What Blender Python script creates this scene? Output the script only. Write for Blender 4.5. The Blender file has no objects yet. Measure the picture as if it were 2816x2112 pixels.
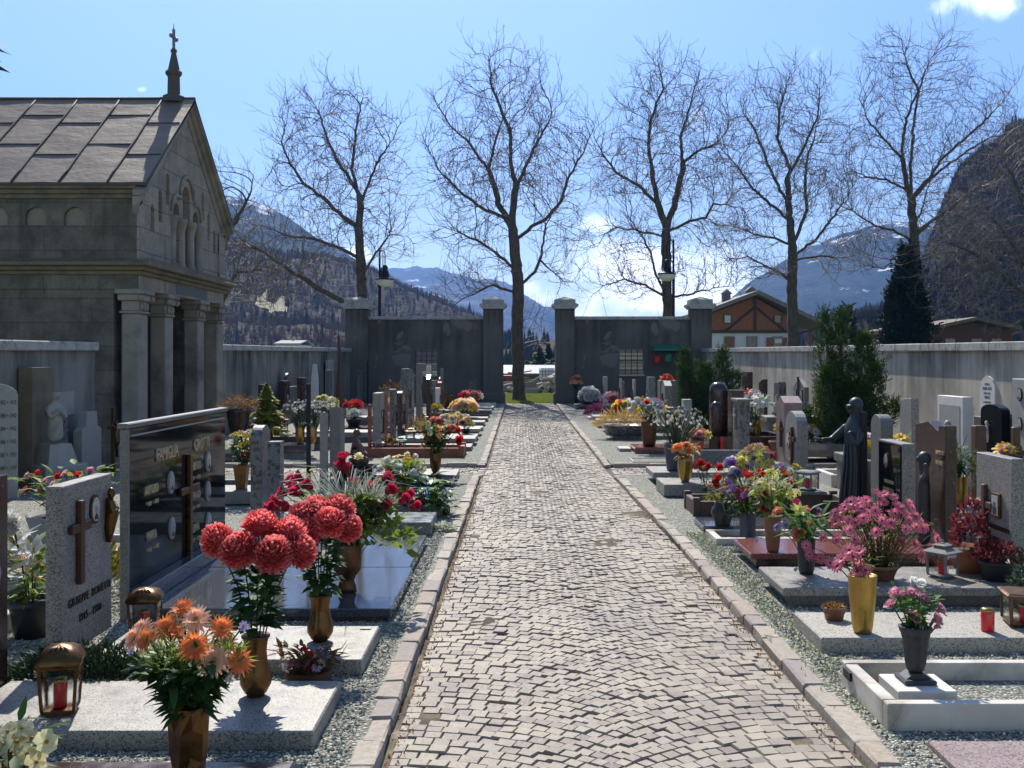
import bpy, math, random
import numpy as np
from mathutils import Vector, Matrix, noise as mnoise
R = math.radians
random.seed(7)
rng = np.random.default_rng(11)
SC = bpy.context.scene
COL = SC.collection
# ------------------------------------------------------------------ camera frame (metres, +Y along the path)
F, VX, VY, EYE = 2850.0, 1431.0, 988.0, 1.65
def G(xs, ys, z=0.0):
    Y = F * (EYE - z) / (ys - VY)
    return ((xs - VX) * Y / F, Y, z)
def P(xs, ys, Y):
    return ((xs - VX) * Y / F, Y, EYE - (ys - VY) * Y / F)
def fx(xs, Y): return (xs - VX) * Y / F
def fz(ys, Y): return EYE - (ys - VY) * Y / F

# ------------------------------------------------------------------ objects
def link(o, parent=None):
    COL.objects.link(o)
    if parent is not None: o.parent = parent
    return o
def tag(o, label=None, cat=None, group=None, kind=None):
    if label: o['label'] = label
    if cat: o['category'] = cat
    if group: o['group'] = group
    if kind or label: o['kind'] = kind or 'thing'
    return o
def thing(name, label, cat, loc=(0, 0, 0), rz=0.0, group=None):
    o = bpy.data.objects.new(name, None)
    o.empty_display_size = 0.05
    link(o); o.location = loc; o.rotation_euler = (0, 0, rz)
    return tag(o, label, cat, group, 'thing')
def copy_tree(o, parent=None):
    c = o.copy(); COL.objects.link(c); c.parent = parent
    for ch in list(o.children): copy_tree(ch, c)
    return c

class MB:
    def __init__(s): s.v = []; s.f = []; s.m = []; s.sm = []
    def add(s, vs, fs, m=0, smooth=False):
        b = len(s.v); s.v.extend([tuple(p) for p in vs])
        for q in fs:
            s.f.append(tuple(i + b for i in q)); s.m.append(m); s.sm.append(smooth)
        return s
    def box(s, x0, x1, y0, y1, z0, z1, m=0):
        return s.add([(x0,y0,z0),(x1,y0,z0),(x1,y1,z0),(x0,y1,z0),(x0,y0,z1),(x1,y0,z1),(x1,y1,z1),(x0,y1,z1)],
              [(0,3,2,1),(4,5,6,7),(0,1,5,4),(1,2,6,5),(2,3,7,6),(3,0,4,7)], m)
    def cbox(s, x0, x1, y0, y1, z0, z1, c=0.006, m=0):
        L = [(x0,x1),(y0,y1),(z0,z1)]
        c = min(c, .45*min(x1-x0, y1-y0, z1-z0))
        vs, idx = [], {}
        for i in (0,1):
            for j in (0,1):
                for k in (0,1):
                    cr = (i,j,k)
                    for ax in range(3):
                        p = []
                        for a in range(3):
                            e = L[a][cr[a]]
                            p.append(e if a == ax else e + (c if cr[a]==0 else -c))
                        idx[(cr,ax)] = len(vs); vs.append(tuple(p))
        fs = []
        for ax in range(3):
            o1, o2 = [a for a in range(3) if a != ax]
            for sd in (0,1):
                q = []
                for (u,w) in ((0,0),(1,0),(1,1),(0,1)):
                    cr = [0,0,0]; cr[ax]=sd; cr[o1]=u; cr[o2]=w
                    q.append(idx[(tuple(cr),ax)])
                fs.append(tuple(q))
            for u in (0,1):
                for w in (0,1):
                    a = [0,0,0]; a[o1]=u; a[o2]=w; b = list(a); b[ax]=1
                    a=tuple(a); b=tuple(b)
                    fs.append((idx[(a,o1)],idx[(a,o2)],idx[(b,o2)],idx[(b,o1)]))
        for cr in [(i,j,k) for i in (0,1) for j in (0,1) for k in (0,1)]:
            fs.append((idx[(cr,0)],idx[(cr,1)],idx[(cr,2)]))
        ctr = Vector(((x0+x1)/2,(y0+y1)/2,(z0+z1)/2)); out = []
        for q in fs:
            pts = [Vector(vs[i]) for i in q]
            n = (pts[1]-pts[0]).cross(pts[2]-pts[0])
            cc = sum(pts, Vector())/len(pts)
            out.append(q if n.dot(cc-ctr) > 0 else tuple(reversed(q)))
        return s.add(vs, out, m)
    def lathe(s, prof, n=20, c=(0,0), m=0, smooth=True, rib=0.0, nrib=0, sq=1.0):
        vs, fs = [], []
        for (r, z) in prof:
            for k in range(n):
                a = 2*math.pi*k/n
                rr = r*(1 + (rib*math.cos(nrib*a) if nrib else 0))
                vs.append((c[0]+rr*math.cos(a), c[1]+rr*math.sin(a)*sq, z))
        for i in range(len(prof)-1):
            for k in range(n):
                k2 = (k+1) % n
                fs.append((i*n+k, i*n+k2, (i+1)*n+k2, (i+1)*n+k))
        if prof[0][0] > 1e-5: fs.append(tuple(range(n-1,-1,-1)))
        if prof[-1][0] > 1e-5: fs.append(tuple((len(prof)-1)*n+k for k in range(n)))
        return s.add(vs, fs, m, smooth)
    def tube(s, pts, rad, n=6, m=0, smooth=True, cap=True):
        pts = [Vector(p) for p in pts]
        if not isinstance(rad, (list, tuple)): rad = [rad]*len(pts)
        vs, fs = [], []
        for i, p in enumerate(pts):
            d = (pts[min(i+1,len(pts)-1)] - pts[max(i-1,0)])
            d = d.normalized() if d.length > 1e-9 else Vector((0,0,1))
            a = d.orthogonal().normalized() if i == 0 else (a - d*a.dot(d)).normalized()
            b = d.cross(a)
            for k in range(n):
                t = 2*math.pi*k/n
                vs.append(p + (a*math.cos(t)+b*math.sin(t))*rad[i])
        for i in range(len(pts)-1):
            for k in range(n):
                k2=(k+1)%n
                fs.append((i*n+k, i*n+k2, (i+1)*n+k2, (i+1)*n+k))
        if cap:
            fs.append(tuple(range(n-1,-1,-1))); fs.append(tuple((len(pts)-1)*n+k for k in range(n)))
        return s.add(vs, fs, m, smooth)
    def prism(s, poly, t0, t1, axis='x', m=0):
        """poly: 2-D outline, extruded along axis. x: poly=(y,z); y: poly=(x,z); z: poly=(x,y)"""
        n = len(poly); vs = []
        for t in (t0, t1):
            for (a,b) in poly:
                vs.append({'x':(t,a,b),'y':(a,t,b),'z':(a,b,t)}[axis])
        fs = [tuple(range(n)), tuple(range(2*n-1,n-1,-1))] + [(i,i+n,(i+1)%n+n,(i+1)%n) for i in range(n)]
        area = sum(poly[i][0]*poly[(i+1)%n][1]-poly[(i+1)%n][0]*poly[i][1] for i in range(n))
        flip = (area > 0) == (axis != 'y')
        if t1 < t0: flip = not flip
        if flip: fs = [tuple(reversed(q)) for q in fs]
        return s.add(vs, fs, m)
    def ball(s, c, r, n=10, k=7, m=0, sc=(1,1,1)):
        vs=[]; fs=[]
        for i in range(k+1):
            th = math.pi*i/k
            for j in range(n):
                a=2*math.pi*j/n
                vs.append((c[0]+r*sc[0]*math.sin(th)*math.cos(a), c[1]+r*sc[1]*math.sin(th)*math.sin(a), c[2]-r*sc[2]*math.cos(th)))
        for i in range(k):
            for j in range(n):
                j2=(j+1)%n
                fs.append((i*n+j,i*n+j2,(i+1)*n+j2,(i+1)*n+j))
        return s.add(vs, fs, m, True)
    def xf(s, M, start=0):
        s.v = s.v[:start] + [tuple(M @ Vector(p)) for p in s.v[start:]]
        return s
    def mesh(s, name, mats):
        me = bpy.data.meshes.new(name)
        me.from_pydata(s.v, [], s.f)
        if not isinstance(mats, (list, tuple)): mats = [mats]
        for mt in mats: me.materials.append(mt)
        me.polygons.foreach_set('material_index', s.m)
        me.polygons.foreach_set('use_smooth', s.sm)
        me.update(); return me
    def build(s, name, mats, parent=None, loc=None):
        o = bpy.data.objects.new(name, s.mesh(name, mats))
        link(o, parent)
        if loc is not None: o.location = loc
        return o

def np_mesh(name, V, Fq, mats, mi=None, smooth=False, parent=None):
    """V (n,3); Fq (m,k) all of one size k"""
    me = bpy.data.meshes.new(name)
    V = np.asarray(V, dtype=np.float32); Fq = np.asarray(Fq, dtype=np.int32)
    k = Fq.shape[1]
    me.vertices.add(len(V)); me.vertices.foreach_set('co', V.ravel())
    me.loops.add(Fq.size); me.loops.foreach_set('vertex_index', Fq.ravel())
    me.polygons.add(len(Fq))
    me.polygons.foreach_set('loop_start', np.arange(0, Fq.size, k, dtype=np.int32))
    if not isinstance(mats, (list, tuple)): mats = [mats]
    for mt in mats: me.materials.append(mt)
    if mi is not None: me.polygons.foreach_set('material_index', np.asarray(mi, dtype=np.int32))
    me.polygons.foreach_set('use_smooth', np.full(len(Fq), smooth, dtype=bool))
    me.update(calc_edges=True)
    o = bpy.data.objects.new(name, me)
    return link(o, parent)

# ------------------------------------------------------------------ materials
class NT:
    def __init__(s, name):
        s.mat = bpy.data.materials.new(name); s.mat.use_nodes = True
        s.t = s.mat.node_tree; s.t.nodes.clear()
        s.out = s.t.nodes.new('ShaderNodeOutputMaterial')
    def n(s, typ, **kw):
        nd = s.t.nodes.new('ShaderNode'+typ)
        for k, v in kw.items():
            if k in nd.inputs: s.set(nd.inputs[k], v)
            else: setattr(nd, k, v)
        return nd
    def set(s, inp, v):
        if isinstance(v, bpy.types.NodeSocket): s.t.links.new(v, inp)
        elif isinstance(v, bpy.types.Node): s.t.links.new(v.outputs[0], inp)
        else:
            if inp.type == 'RGBA' and hasattr(v,'__len__') and len(v) == 3: v = (*v, 1)
            inp.default_value = v
    def coord(s, kind='Object', scale=(1,1,1), rot=(0,0,0)):
        tc = s.n('TexCoord')
        mp = s.n('Mapping'); s.t.links.new(tc.outputs[kind], mp.inputs['Vector'])
        mp.inputs['Scale'].default_value = scale; mp.inputs['Rotation'].default_value = rot
        return mp.outputs[0]
    def noise(s, vec, scale, detail=4, rough=.55, dist=0.0):
        nd = s.n('TexNoise', Scale=scale, Detail=detail, Roughness=rough, Distortion=dist)
        s.t.links.new(vec, nd.inputs['Vector']); return nd.outputs[0]
    def vor(s, vec, scale, feature='F1', out='Distance', rnd=1.0):
        nd = s.n('TexVoronoi', feature=feature); nd.inputs['Scale'].default_value = scale
        nd.inputs['Randomness'].default_value = rnd
        s.t.links.new(vec, nd.inputs['Vector']); return nd.outputs[out]
    def ramp(s, fac, stops, mode='LINEAR'):
        nd = s.n('ValToRGB'); s.t.links.new(fac, nd.inputs[0])
        cr = nd.color_ramp; cr.interpolation = mode
        while len(cr.elements) > 1: cr.elements.remove(cr.elements[-1])
        for i, (p, c) in enumerate(stops):
            if not hasattr(c,'__len__'): c = (c,c,c)
            if i == 0: e = cr.elements[0]; e.position = p
            else: e = cr.elements.new(p)
            e.color = (*c, 1)
        return nd.outputs[0]
    def mix(s, fac, a, b, mode='MIX'):
        nd = s.n('MixRGB', blend_type=mode)
        s.set(nd.inputs[0], fac); s.set(nd.inputs[1], a); s.set(nd.inputs[2], b)
        return nd.outputs[0]
    def math(s, op, a, b=0.0, clamp=False):
        nd = s.n('Math', operation=op, use_clamp=clamp)
        s.set(nd.inputs[0], a); s.set(nd.inputs[1], b); return nd.outputs[0]
    def bump(s, h, strength=.3, dist=.01):
        nd = s.n('Bump'); nd.inputs['Strength'].default_value = strength; nd.inputs['Distance'].default_value = dist
        s.t.links.new(h, nd.inputs['Height']); return nd.outputs[0]
    def pbsdf(s, col, rough=.6, metal=0.0, normal=None, spec=.5, **kw):
        b = s.n('BsdfPrincipled')
        s.set(b.inputs['Base Color'], col); s.set(b.inputs['Roughness'], rough); s.set(b.inputs['Metallic'], metal)
        s.set(b.inputs['Specular IOR Level'], spec)
        if normal is not None: s.t.links.new(normal, b.inputs['Normal'])
        for k, v in kw.items(): s.set(b.inputs[k.replace('_',' ')], v)
        return b.outputs[0]
    def done(s, sh):
        s.t.links.new(sh, s.out.inputs['Surface']); return s.mat

def m_granite(name, c1, c2, c3=None, scale=260, rough=.5, spec=.5, var=.25):
    t = NT(name); v = t.coord()
    a = t.noise(v, scale, 2, .7); b = t.vor(v, scale*.55, out='Color')
    sp = t.n('SeparateColor'); t.t.links.new(b, sp.inputs[0])
    m1 = t.ramp(a, [(.36,0),(.62,1)])
    col = t.mix(m1, c1, c2)
    if c3 is not None: col = t.mix(t.ramp(sp.outputs[0], [(.66,0),(.8,1)]), col, c3)
    big = t.noise(v, 4, 4); col = t.mix(t.ramp(big, [(.3,0),(.7,1)]), col, t.mix(var, col, (0,0,0)))
    if rough < .15: return t.done(t.pbsdf(col, rough, 0, None, spec))
    # lichen and rain marks on rough stone
    st = t.noise(t.coord(scale=(1,1,.35)), 5, 6, .65, .4)
    col = t.mix(t.ramp(st, [(.55,0),(.72,.38)]), col, tuple(x*.42 for x in c1))
    col = t.mix(t.ramp(t.noise(v, 34, 3, .6), [(.66,0),(.72,.5)]), col, (.30,.29,.22))
    rr = t.ramp(t.noise(v, 9, 4), [(.3, max(0,rough-.08)),(.75, min(1,rough+.15))])
    return t.done(t.pbsdf(col, rr, 0, t.bump(a, .08, .003), spec))
def m_plain(name, col, rough=.6, metal=0.0, var=.25, scale=18, bump=.1, spec=.5, dirt=None, fine=0.0):
    t = NT(name); v = t.coord()
    a = t.noise(v, scale, 5, .6)
    dk = tuple(c*(1-var) for c in col); lt = tuple(min(1,c*(1+var*.6)) for c in col)
    c = t.ramp(a, [(.28,dk),(.72,lt)])
    if dirt is not None:
        c = t.mix(t.ramp(t.noise(v, scale*.35, 6, .65, .4), [(.5,0),(.7,1)]), c, dirt)
    if fine: c = t.mix(t.ramp(t.noise(v, scale*14, 2), [(.35,fine),(.6,0)]), c, dk)
    rr = t.ramp(a, [(.3,max(0,rough-.08)),(.7,min(1,rough+.1))])
    return t.done(t.pbsdf(c, rr, metal, t.bump(a, bump, .01) if bump else None, spec))
def m_petal(name, col, col2=None, trans=.5, rough=.5, tip=None):
    t = NT(name)
    info = t.n('ObjectInfo'); v = t.coord()
    a = t.math('ADD', t.math('MULTIPLY', t.noise(v, 4.5, 4), .6), t.math('MULTIPLY', t.n('NewGeometry').outputs['Random Per Island'], .4))
    c2 = col2 or tuple(c*.72 for c in col)
    c = t.ramp(a, [(.33,c2),(.66,col)])
    if tip is not None:
        ln = t.n('VectorMath', operation='LENGTH'); t.t.links.new(v, ln.inputs[0])
        c = t.mix(t.ramp(ln.outputs['Value'], [(.35,.55),(.62,0),(.86,0),(1.02,.75)]), c, tip)
    hs = t.n('HueSaturation'); t.set(hs.inputs['Color'], c)
    t.set(hs.inputs['Value'], t.ramp(info.outputs['Random'], [(0,.8),(1,1.15)]))
    c = hs.outputs[0]
    b = t.pbsdf(c, rough, 0, None, .3)
    tr = t.n('BsdfTranslucent'); t.set(tr.inputs[0], c)
    mx = t.n('MixShader'); mx.inputs[0].default_value = trans
    t.t.links.new(b, mx.inputs[1]); t.t.links.new(tr.outputs[0], mx.inputs[2])
    return t.done(mx.outputs[0])
def m_leaf(name, c1, c2, trans=.45, rough=.55, scale=9):
    t = NT(name); v = t.coord()
    geo = t.n('NewGeometry'); a = geo.outputs['Random Per Island']
    c = t.ramp(a, [(0,c1),(.55,c2),(1,tuple(x*.7 for x in c1))])
    c = t.mix(t.ramp(t.noise(v, scale*4, 3), [(.3,0),(.8,.5)]), c, tuple(x*1.3 for x in c2))
    b = t.pbsdf(c, rough, 0, None, .18)
    tr = t.n('BsdfTranslucent'); t.set(tr.inputs[0], t.mix(.5, c, (c2[0]*1.6,c2[1]*1.5,c2[2]*.8)))
    mx = t.n('MixShader'); mx.inputs[0].default_value = trans
    t.t.links.new(b, mx.inputs[1]); t.t.links.new(tr.outputs[0], mx.inputs[2])
    return t.done(mx.outputs[0])

M = {}
# cobbles, kerb, gravel
def mk_cobble():
    t = NT('porphyry_cobble'); v = t.coord()
    rnd = t.n('NewGeometry').outputs['Random Per Island']
    c = t.ramp(rnd, [(0,(.20,.167,.132)),(.18,(.295,.257,.203)),(.42,(.255,.218,.175)),(.6,(.325,.282,.212)),(.76,(.225,.182,.156)),(.88,(.17,.13,.118)),(1,(.315,.28,.232))])
    n1 = t.noise(v, 70, 4); n2 = t.noise(v, 2.2, 5, .6); n3 = t.noise(v, 240, 2)
    c = t.mix(t.ramp(n1, [(.3,.35),(.6,0)]), c, (.22,.18,.16))
    c = t.mix(t.ramp(n2, [(.48,0),(.7,.55)]), c, (.40,.345,.25))
    n5 = t.noise(v, .9, 5, .6); c = t.mix(t.ramp(n5, [(.46,0),(.66,.5)]), c, (.17,.145,.125))
    return t.done(t.pbsdf(c, t.ramp(n1,[(.3,.55),(.7,.8)]), 0, t.bump(t.math('ADD', n1, t.math('MULTIPLY', n3, .4)), .5, .004), .35))
M['cobble'] = mk_cobble()
def mk_bed():
    t = NT('sandy_joint'); v = t.coord()
    n1 = t.noise(v, 3.0, 5, .6); n2 = t.noise(v, 160, 3)
    c = t.ramp(n1, [(.3,(.075,.06,.042)),(.5,(.12,.095,.065)),(.6,(.20,.165,.11)),(.66,(.34,.285,.20)),(.75,(.40,.34,.25))])
    c = t.mix(t.ramp(n2,[(.4,.5),(.6,0)]), c, (.03,.025,.02))
    return t.done(t.pbsdf(c, .9, 0, t.bump(n2, .6, .006), .2))
M['bed'] = mk_bed()
def mk_kerb():
    t = NT('kerb_stone'); v = t.coord(); rnd = t.n('NewGeometry').outputs['Random Per Island']
    c = t.ramp(rnd, [(0,(.30,.26,.22)),(.35,(.39,.345,.285)),(.6,(.36,.295,.22)),(.85,(.27,.235,.22)),(1,(.40,.36,.30))])
    n = t.noise(v, 30, 5, .65); n3 = t.noise(v, 180, 2)
    c = t.mix(t.ramp(n,[(.32,.55),(.6,0)]), c, (.20,.16,.13))
    return t.done(t.pbsdf(c, .8, 0, t.bump(t.math('ADD',n,t.math('MULTIPLY',n3,.5)), .6, .008), .3))
M['kerb'] = mk_kerb()
def mk_gravel():
    t = NT('grey_green_gravel'); v = t.coord()
    cc = t.vor(v, 62, out='Color'); dd = t.vor(v, 62)
    sp = t.n('SeparateColor'); t.t.links.new(cc, sp.inputs[0])
    c = t.ramp(sp.outputs[0], [(0,(.12,.125,.10)),(.25,(.28,.29,.235)),(.55,(.43,.43,.35)),(.8,(.17,.18,.145)),(.9,(.68,.66,.56)),(1,(.38,.32,.23))])
    c = t.mix(t.ramp(dd, [(.35,0),(.75,.75)]), c, (.03,.03,.03))
    n = t.noise(v, 1.1, 5, .6)
    c = t.mix(t.ramp(n,[(.55,0),(.8,.30)]), c, (.14,.16,.06))
    h = t.ramp(dd, [(.1,1),(.7,0)])
    return t.done(t.pbsdf(c, .85, 0, t.bump(h, .9, .012), .3))
M['gravel'] = mk_gravel()
def mk_pebble():
    t = NT('loose_pebble'); rnd = t.n('NewGeometry').outputs['Random Per Island']
    c = t.ramp(rnd, [(0,(.12,.125,.10)),(.3,(.27,.28,.225)),(.6,(.42,.42,.345)),(.8,(.17,.18,.145)),(.91,(.68,.66,.56)),(1,(.38,.31,.21))])
    return t.done(t.pbsdf(c, .8, 0, None, .3))
M['pebble'] = mk_pebble()
def mk_plaster(name, base, dark, green=.0, streak=.8, patch=None, vscale=1.0, pth=.635):
    t = NT(name); v = t.coord(); vs = t.coord(scale=(1.0,1.0,.09))
    n1 = t.math('ADD', t.math('MULTIPLY', t.noise(vs, 2.6, 8, .72, .8), .55), t.math('MULTIPLY', t.noise(v, .55, 5, .6, .5), .45)); n2 = t.noise(v, 1.3, 6, .6, .3); n3 = t.noise(v, 40, 3)
    c = t.ramp(n2, [(.3,tuple(x*.78 for x in base)),(.7,base)])
    # rain streaks that start under the coping: a stain with a shape of its own
    sep = t.n('SeparateXYZ'); tc = t.n('TexCoord'); t.t.links.new(tc.outputs['Object'], sep.inputs[0])
    top = t.n('MapRange'); t.t.links.new(sep.outputs[2], top.inputs[0])
    top.inputs[1].default_value = .2*vscale; top.inputs[2].default_value = 1.95*vscale; top.inputs[3].default_value=.15; top.inputs[4].default_value=1.0
    st = t.ramp(n1, [(.44,0),(.60,1)])
    c = t.mix(t.math('MULTIPLY', t.math('MULTIPLY', st, top.outputs[0]), streak), c, dark)
    if patch is not None:
        pn = t.noise(v, .9, 6, .55, .6)
        c = t.mix(t.ramp(pn, [(pth,0),(pth+.012,.8)], 'LINEAR'), c, patch)
    if green:
        low = t.n('MapRange'); t.t.links.new(sep.outputs[2], low.inputs[0])
        low.inputs[1].default_value=.9; low.inputs[2].default_value=0; low.inputs[3].default_value=0; low.inputs[4].default_value=1
        c = t.mix(t.math('MULTIPLY', low.outputs[0], t.math('MULTIPLY', t.ramp(n2,[(.35,0),(.6,1)]), green)), c, (.06,.065,.05))
    return t.done(t.pbsdf(c, .92, 0, t.bump(t.math('ADD', n3, n2), .35, .008), .15))
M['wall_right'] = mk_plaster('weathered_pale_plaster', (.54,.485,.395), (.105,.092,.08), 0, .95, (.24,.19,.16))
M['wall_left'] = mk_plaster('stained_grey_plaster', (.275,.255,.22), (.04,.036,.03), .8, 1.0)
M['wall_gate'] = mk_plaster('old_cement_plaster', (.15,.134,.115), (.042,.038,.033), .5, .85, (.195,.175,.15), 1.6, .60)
M['coping'] = m_plain('coping_concrete', (.42,.40,.37), .85, 0, .3, 12, .3, .2, (.13,.125,.11), .3)
def mk_ashlar(name, swz, base=(.46,.42,.34), bw=1.45, bh=.37, dirt=.8):
    t = NT(name); tc = t.n('TexCoord'); sep = t.n('SeparateXYZ'); t.t.links.new(tc.outputs['Object'], sep.inputs[0])
    cb = t.n('CombineXYZ'); t.t.links.new(sep.outputs[swz], cb.inputs[0]); t.t.links.new(sep.outputs[2], cb.inputs[1])
    br = t.n('TexBrick'); t.t.links.new(cb.outputs[0], br.inputs[0])
    br.inputs['Scale'].default_value = 1; br.inputs['Mortar Size'].default_value=.006; br.inputs['Brick Width'].default_value=bw; br.inputs['Row Height'].default_value=bh
    br.inputs['Mortar Smooth'].default_value=.2
    br.inputs['Color1'].default_value=(*base,1); br.inputs['Color2'].default_value=(base[0]*.86,base[1]*.87,base[2]*.9,1); br.inputs['Mortar'].default_value=(.09,.085,.07,1)
    v = tc.outputs['Object']
    n1 = t.noise(v, 2.0, 7, .68, .3); n2 = t.noise(v, 26, 4, .7)
    c = t.mix(t.ramp(n1,[(.40,0),(.62,dirt)]), br.outputs[0], (.07,.064,.052))
    dn = t.noise(t.coord(scale=(1.4,1.4,.16)), 2.2, 7, .7, .5); c = t.mix(t.ramp(dn,[(.5,0),(.66,.75*dirt)]), c, (.05,.046,.038))
    c = t.mix(t.ramp(n2,[(.52,0),(.68,.65)]), c, (.075,.07,.06))
    h = t.math('SUBTRACT', t.math('MULTIPLY', n2, .25), br.outputs['Fac'])
    return t.done(t.pbsdf(c, .9, 0, t.bump(h, .5, .012), .2))
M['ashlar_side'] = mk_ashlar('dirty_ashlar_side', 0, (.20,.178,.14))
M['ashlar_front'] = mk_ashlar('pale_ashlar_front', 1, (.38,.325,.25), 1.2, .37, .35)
M['stone_trim'] = m_plain('mossy_moulding_stone', (.20,.165,.11), .9, 0, .3, 5, .4, .2, (.09,.08,.055), .4)
M['pier_stone'] = m_plain('pier_stone', (.30,.27,.22), .88, 0, .3, 3, .3, .2, (.10,.095,.085), .35)
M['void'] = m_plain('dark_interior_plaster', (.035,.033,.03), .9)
M['iron'] = m_plain('black_iron', (.02,.02,.022), .5, .6, .3)
def mk_roof():
    t = NT('weathered_roof_sheet'); v = t.coord()
    n = t.noise(t.coord(scale=(1,1,2.5)), 1.6, 6, .6); n2 = t.noise(v, 12, 4)
    c = t.ramp(n,[(.3,(.15,.115,.088)),(.6,(.205,.16,.123)),(.8,(.175,.136,.105))])
    c = t.mix(t.ramp(n2,[(.3,.3),(.55,0)]), c, (.11,.09,.08))
    return t.done(t.pbsdf(c, .6, .1, t.bump(t.math('ADD', n, t.math('MULTIPLY',n2,.10)), .25, .09), .35))
M['roof_sheet'] = mk_roof()
M['roof_seam'] = m_plain('roof_seam', (.08,.07,.06), .7, .2)
def mk_bark():
    t = NT('grey_brown_bark'); v = t.coord(scale=(1,1,.25))
    n = t.noise(v, 14, 5, .7); n2 = t.noise(t.coord(), 1.4, 4)
    c = t.ramp(n,[(.3,(.05,.04,.03)),(.6,(.13,.105,.085)),(.8,(.19,.16,.13))])
    c = t.mix(t.ramp(n2,[(.55,0),(.75,.5)]), c, (.13,.125,.06))
    return t.done(t.pbsdf(c, .9, 0, t.bump(n,.7,.03), .2))
M['bark'] = mk_bark()
M['twig'] = m_plain('bare_twig', (.16,.13,.12), .7, 0, .3, 3, 0)
def mk_ground():
    t = NT('meadow_ground'); v = t.coord()
    n = t.noise(v, .12, 6, .6); n2 = t.noise(v, 30, 4)
    c = t.ramp(n,[(.3,(.10,.12,.03)),(.55,(.15,.17,.05)),(.75,(.19,.17,.08))])
    c = t.mix(t.ramp(n2,[(.35,.5),(.6,0)]), c, (.05,.06,.015))
    return t.done(t.pbsdf(c, .95, 0, t.bump(n2,.6,.03), .1))
M['meadow'] = mk_ground()
M['grass'] = m_leaf('grass_blade', (.13,.17,.035), (.20,.24,.06), .35, .5)
def mk_slope(name, c1, c2, c3, snow=0.0, snowz=(300,500), clear=None, sc=1.0):
    t = NT(name); v = t.coord()
    n1 = t.noise(v, .012*sc, 7, .62); n2 = t.noise(v, .09*sc, 5, .7); n3 = t.noise(v, .004*sc, 5, .6)
    c = t.ramp(n1, [(.35,c1),(.52,c2),(.68,c3)])
    c = t.mix(t.ramp(n2,[(.35,.65),(.6,0)]), c, tuple(x*.4 for x in c1))
    if snow:
        sep = t.n('SeparateXYZ'); tc=t.n('TexCoord'); t.t.links.new(tc.outputs['Object'], sep.inputs[0])
        mr = t.n('MapRange'); t.t.links.new(sep.outputs[2], mr.inputs[0]); mr.inputs[1].default_value=snowz[0]; mr.inputs[2].default_value=snowz[1]
        sn = t.ramp(t.math('ADD', t.noise(v,.02*sc,6,.7), t.math('MULTIPLY', mr.outputs[0], .25)), [(.625,0),(.68,1)])
        c = t.mix(t.math('MULTIPLY', sn, snow), c, (.8,.82,.85))
    return t.done(t.pbsdf(c, .95, 0, t.bump(n2,1.0,3.0), .05))
M['slope_far'] = mk_slope('far_ridge', (.05,.06,.06),(.09,.09,.085),(.15,.145,.14), .8, (350,750), None, .6)
M['slope_snowy'] = mk_slope('snowy_forest_ridge', (.018,.03,.022),(.035,.045,.03),(.07,.062,.045), .9, (120,260))
M['slope_wood'] = mk_slope('bare_wood_slope', (.055,.045,.035),(.095,.075,.055),(.13,.11,.075), 0, (0,1), None, 2)
M['slope_dark'] = mk_slope('dark_rocky_slope', (.014,.011,.009),(.032,.025,.018),(.06,.047,.035), 0, (0,1), None, 3)
M['conifer'] = m_leaf('conifer_needles', (.018,.032,.016), (.035,.055,.024), .1, .7)
M['dark_wood'] = m_leaf('dark_bare_wood', (.016,.011,.008), (.034,.025,.017), .1, .8)
M['bare_wood'] = m_leaf('bare_wood_crowns', (.065,.045,.03), (.11,.078,.052), .1, .8)
M['clearing'] = m_plain('dry_meadow', (.21,.185,.11), .95, 0, .3, .2)
# ------------------------------------------------------------------ path, kerbs, gravel
def lerp_poly(pts, y):
    if y <= pts[0][0]: return pts[0][1]
    for (a, b), (c, d) in zip(pts, pts[1:]):
        if y <= c: return b + (d-b)*(y-a)/(c-a)
    return pts[-1][1]
XR_P = [(3,1.405),(9.2,1.385),(14.4,1.30),(15.8,1.28),(38,1.30)]
XL_P = [(3,-.575),(9.2,-.567),(14.5,-.56),(15.7,-.53),(38,-.55)]
XR = lambda y: lerp_poly(XR_P, y)
XL = lambda y: lerp_poly(XL_P, y)
CROSS0, CROSS1 = 14.45, 15.72
ZG = 0.045      # gravel level

def stones(quads, z=0.0, hz=.0045):
    """quads (n,4,2) corner plan positions -> bevelled setts in one mesh"""
    q = np.asarray(quads); n = len(q)
    ctr = q.mean(1, keepdims=True)
    rot = rng.normal(0, .008, (n,1)); dz = rng.normal(0, .0035, (n,1))
    tilt = rng.normal(0, .028, (n,1,2))
    def ring(shr, zz):
        d = q - ctr
        L = np.linalg.norm(d, axis=2, keepdims=True)
        p = ctr + d*(1 - shr/np.maximum(L, .01))
        h = zz + dz + (d*tilt).sum(2)
        return np.concatenate([p, h[..., None]], 2)
    r0 = ring(.0, -.05); r1 = ring(.001, -.004); r2 = ring(.0055, hz)
    V = np.concatenate([r0, r1, r2], 1).reshape(-1, 3)
    b = (np.arange(n)*12)[:, None, None]
    loc = []
    for k in range(4):
        k2 = (k+1) % 4
        loc += [[k,k2,4+k2,4+k],[4+k,4+k2,8+k2,8+k]]
    loc += [[8,9,10,11]]
    Fq = (b + np.array(loc)[None]).reshape(-1, 4)
    V[:, 2] += z
    return V, Fq
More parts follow.
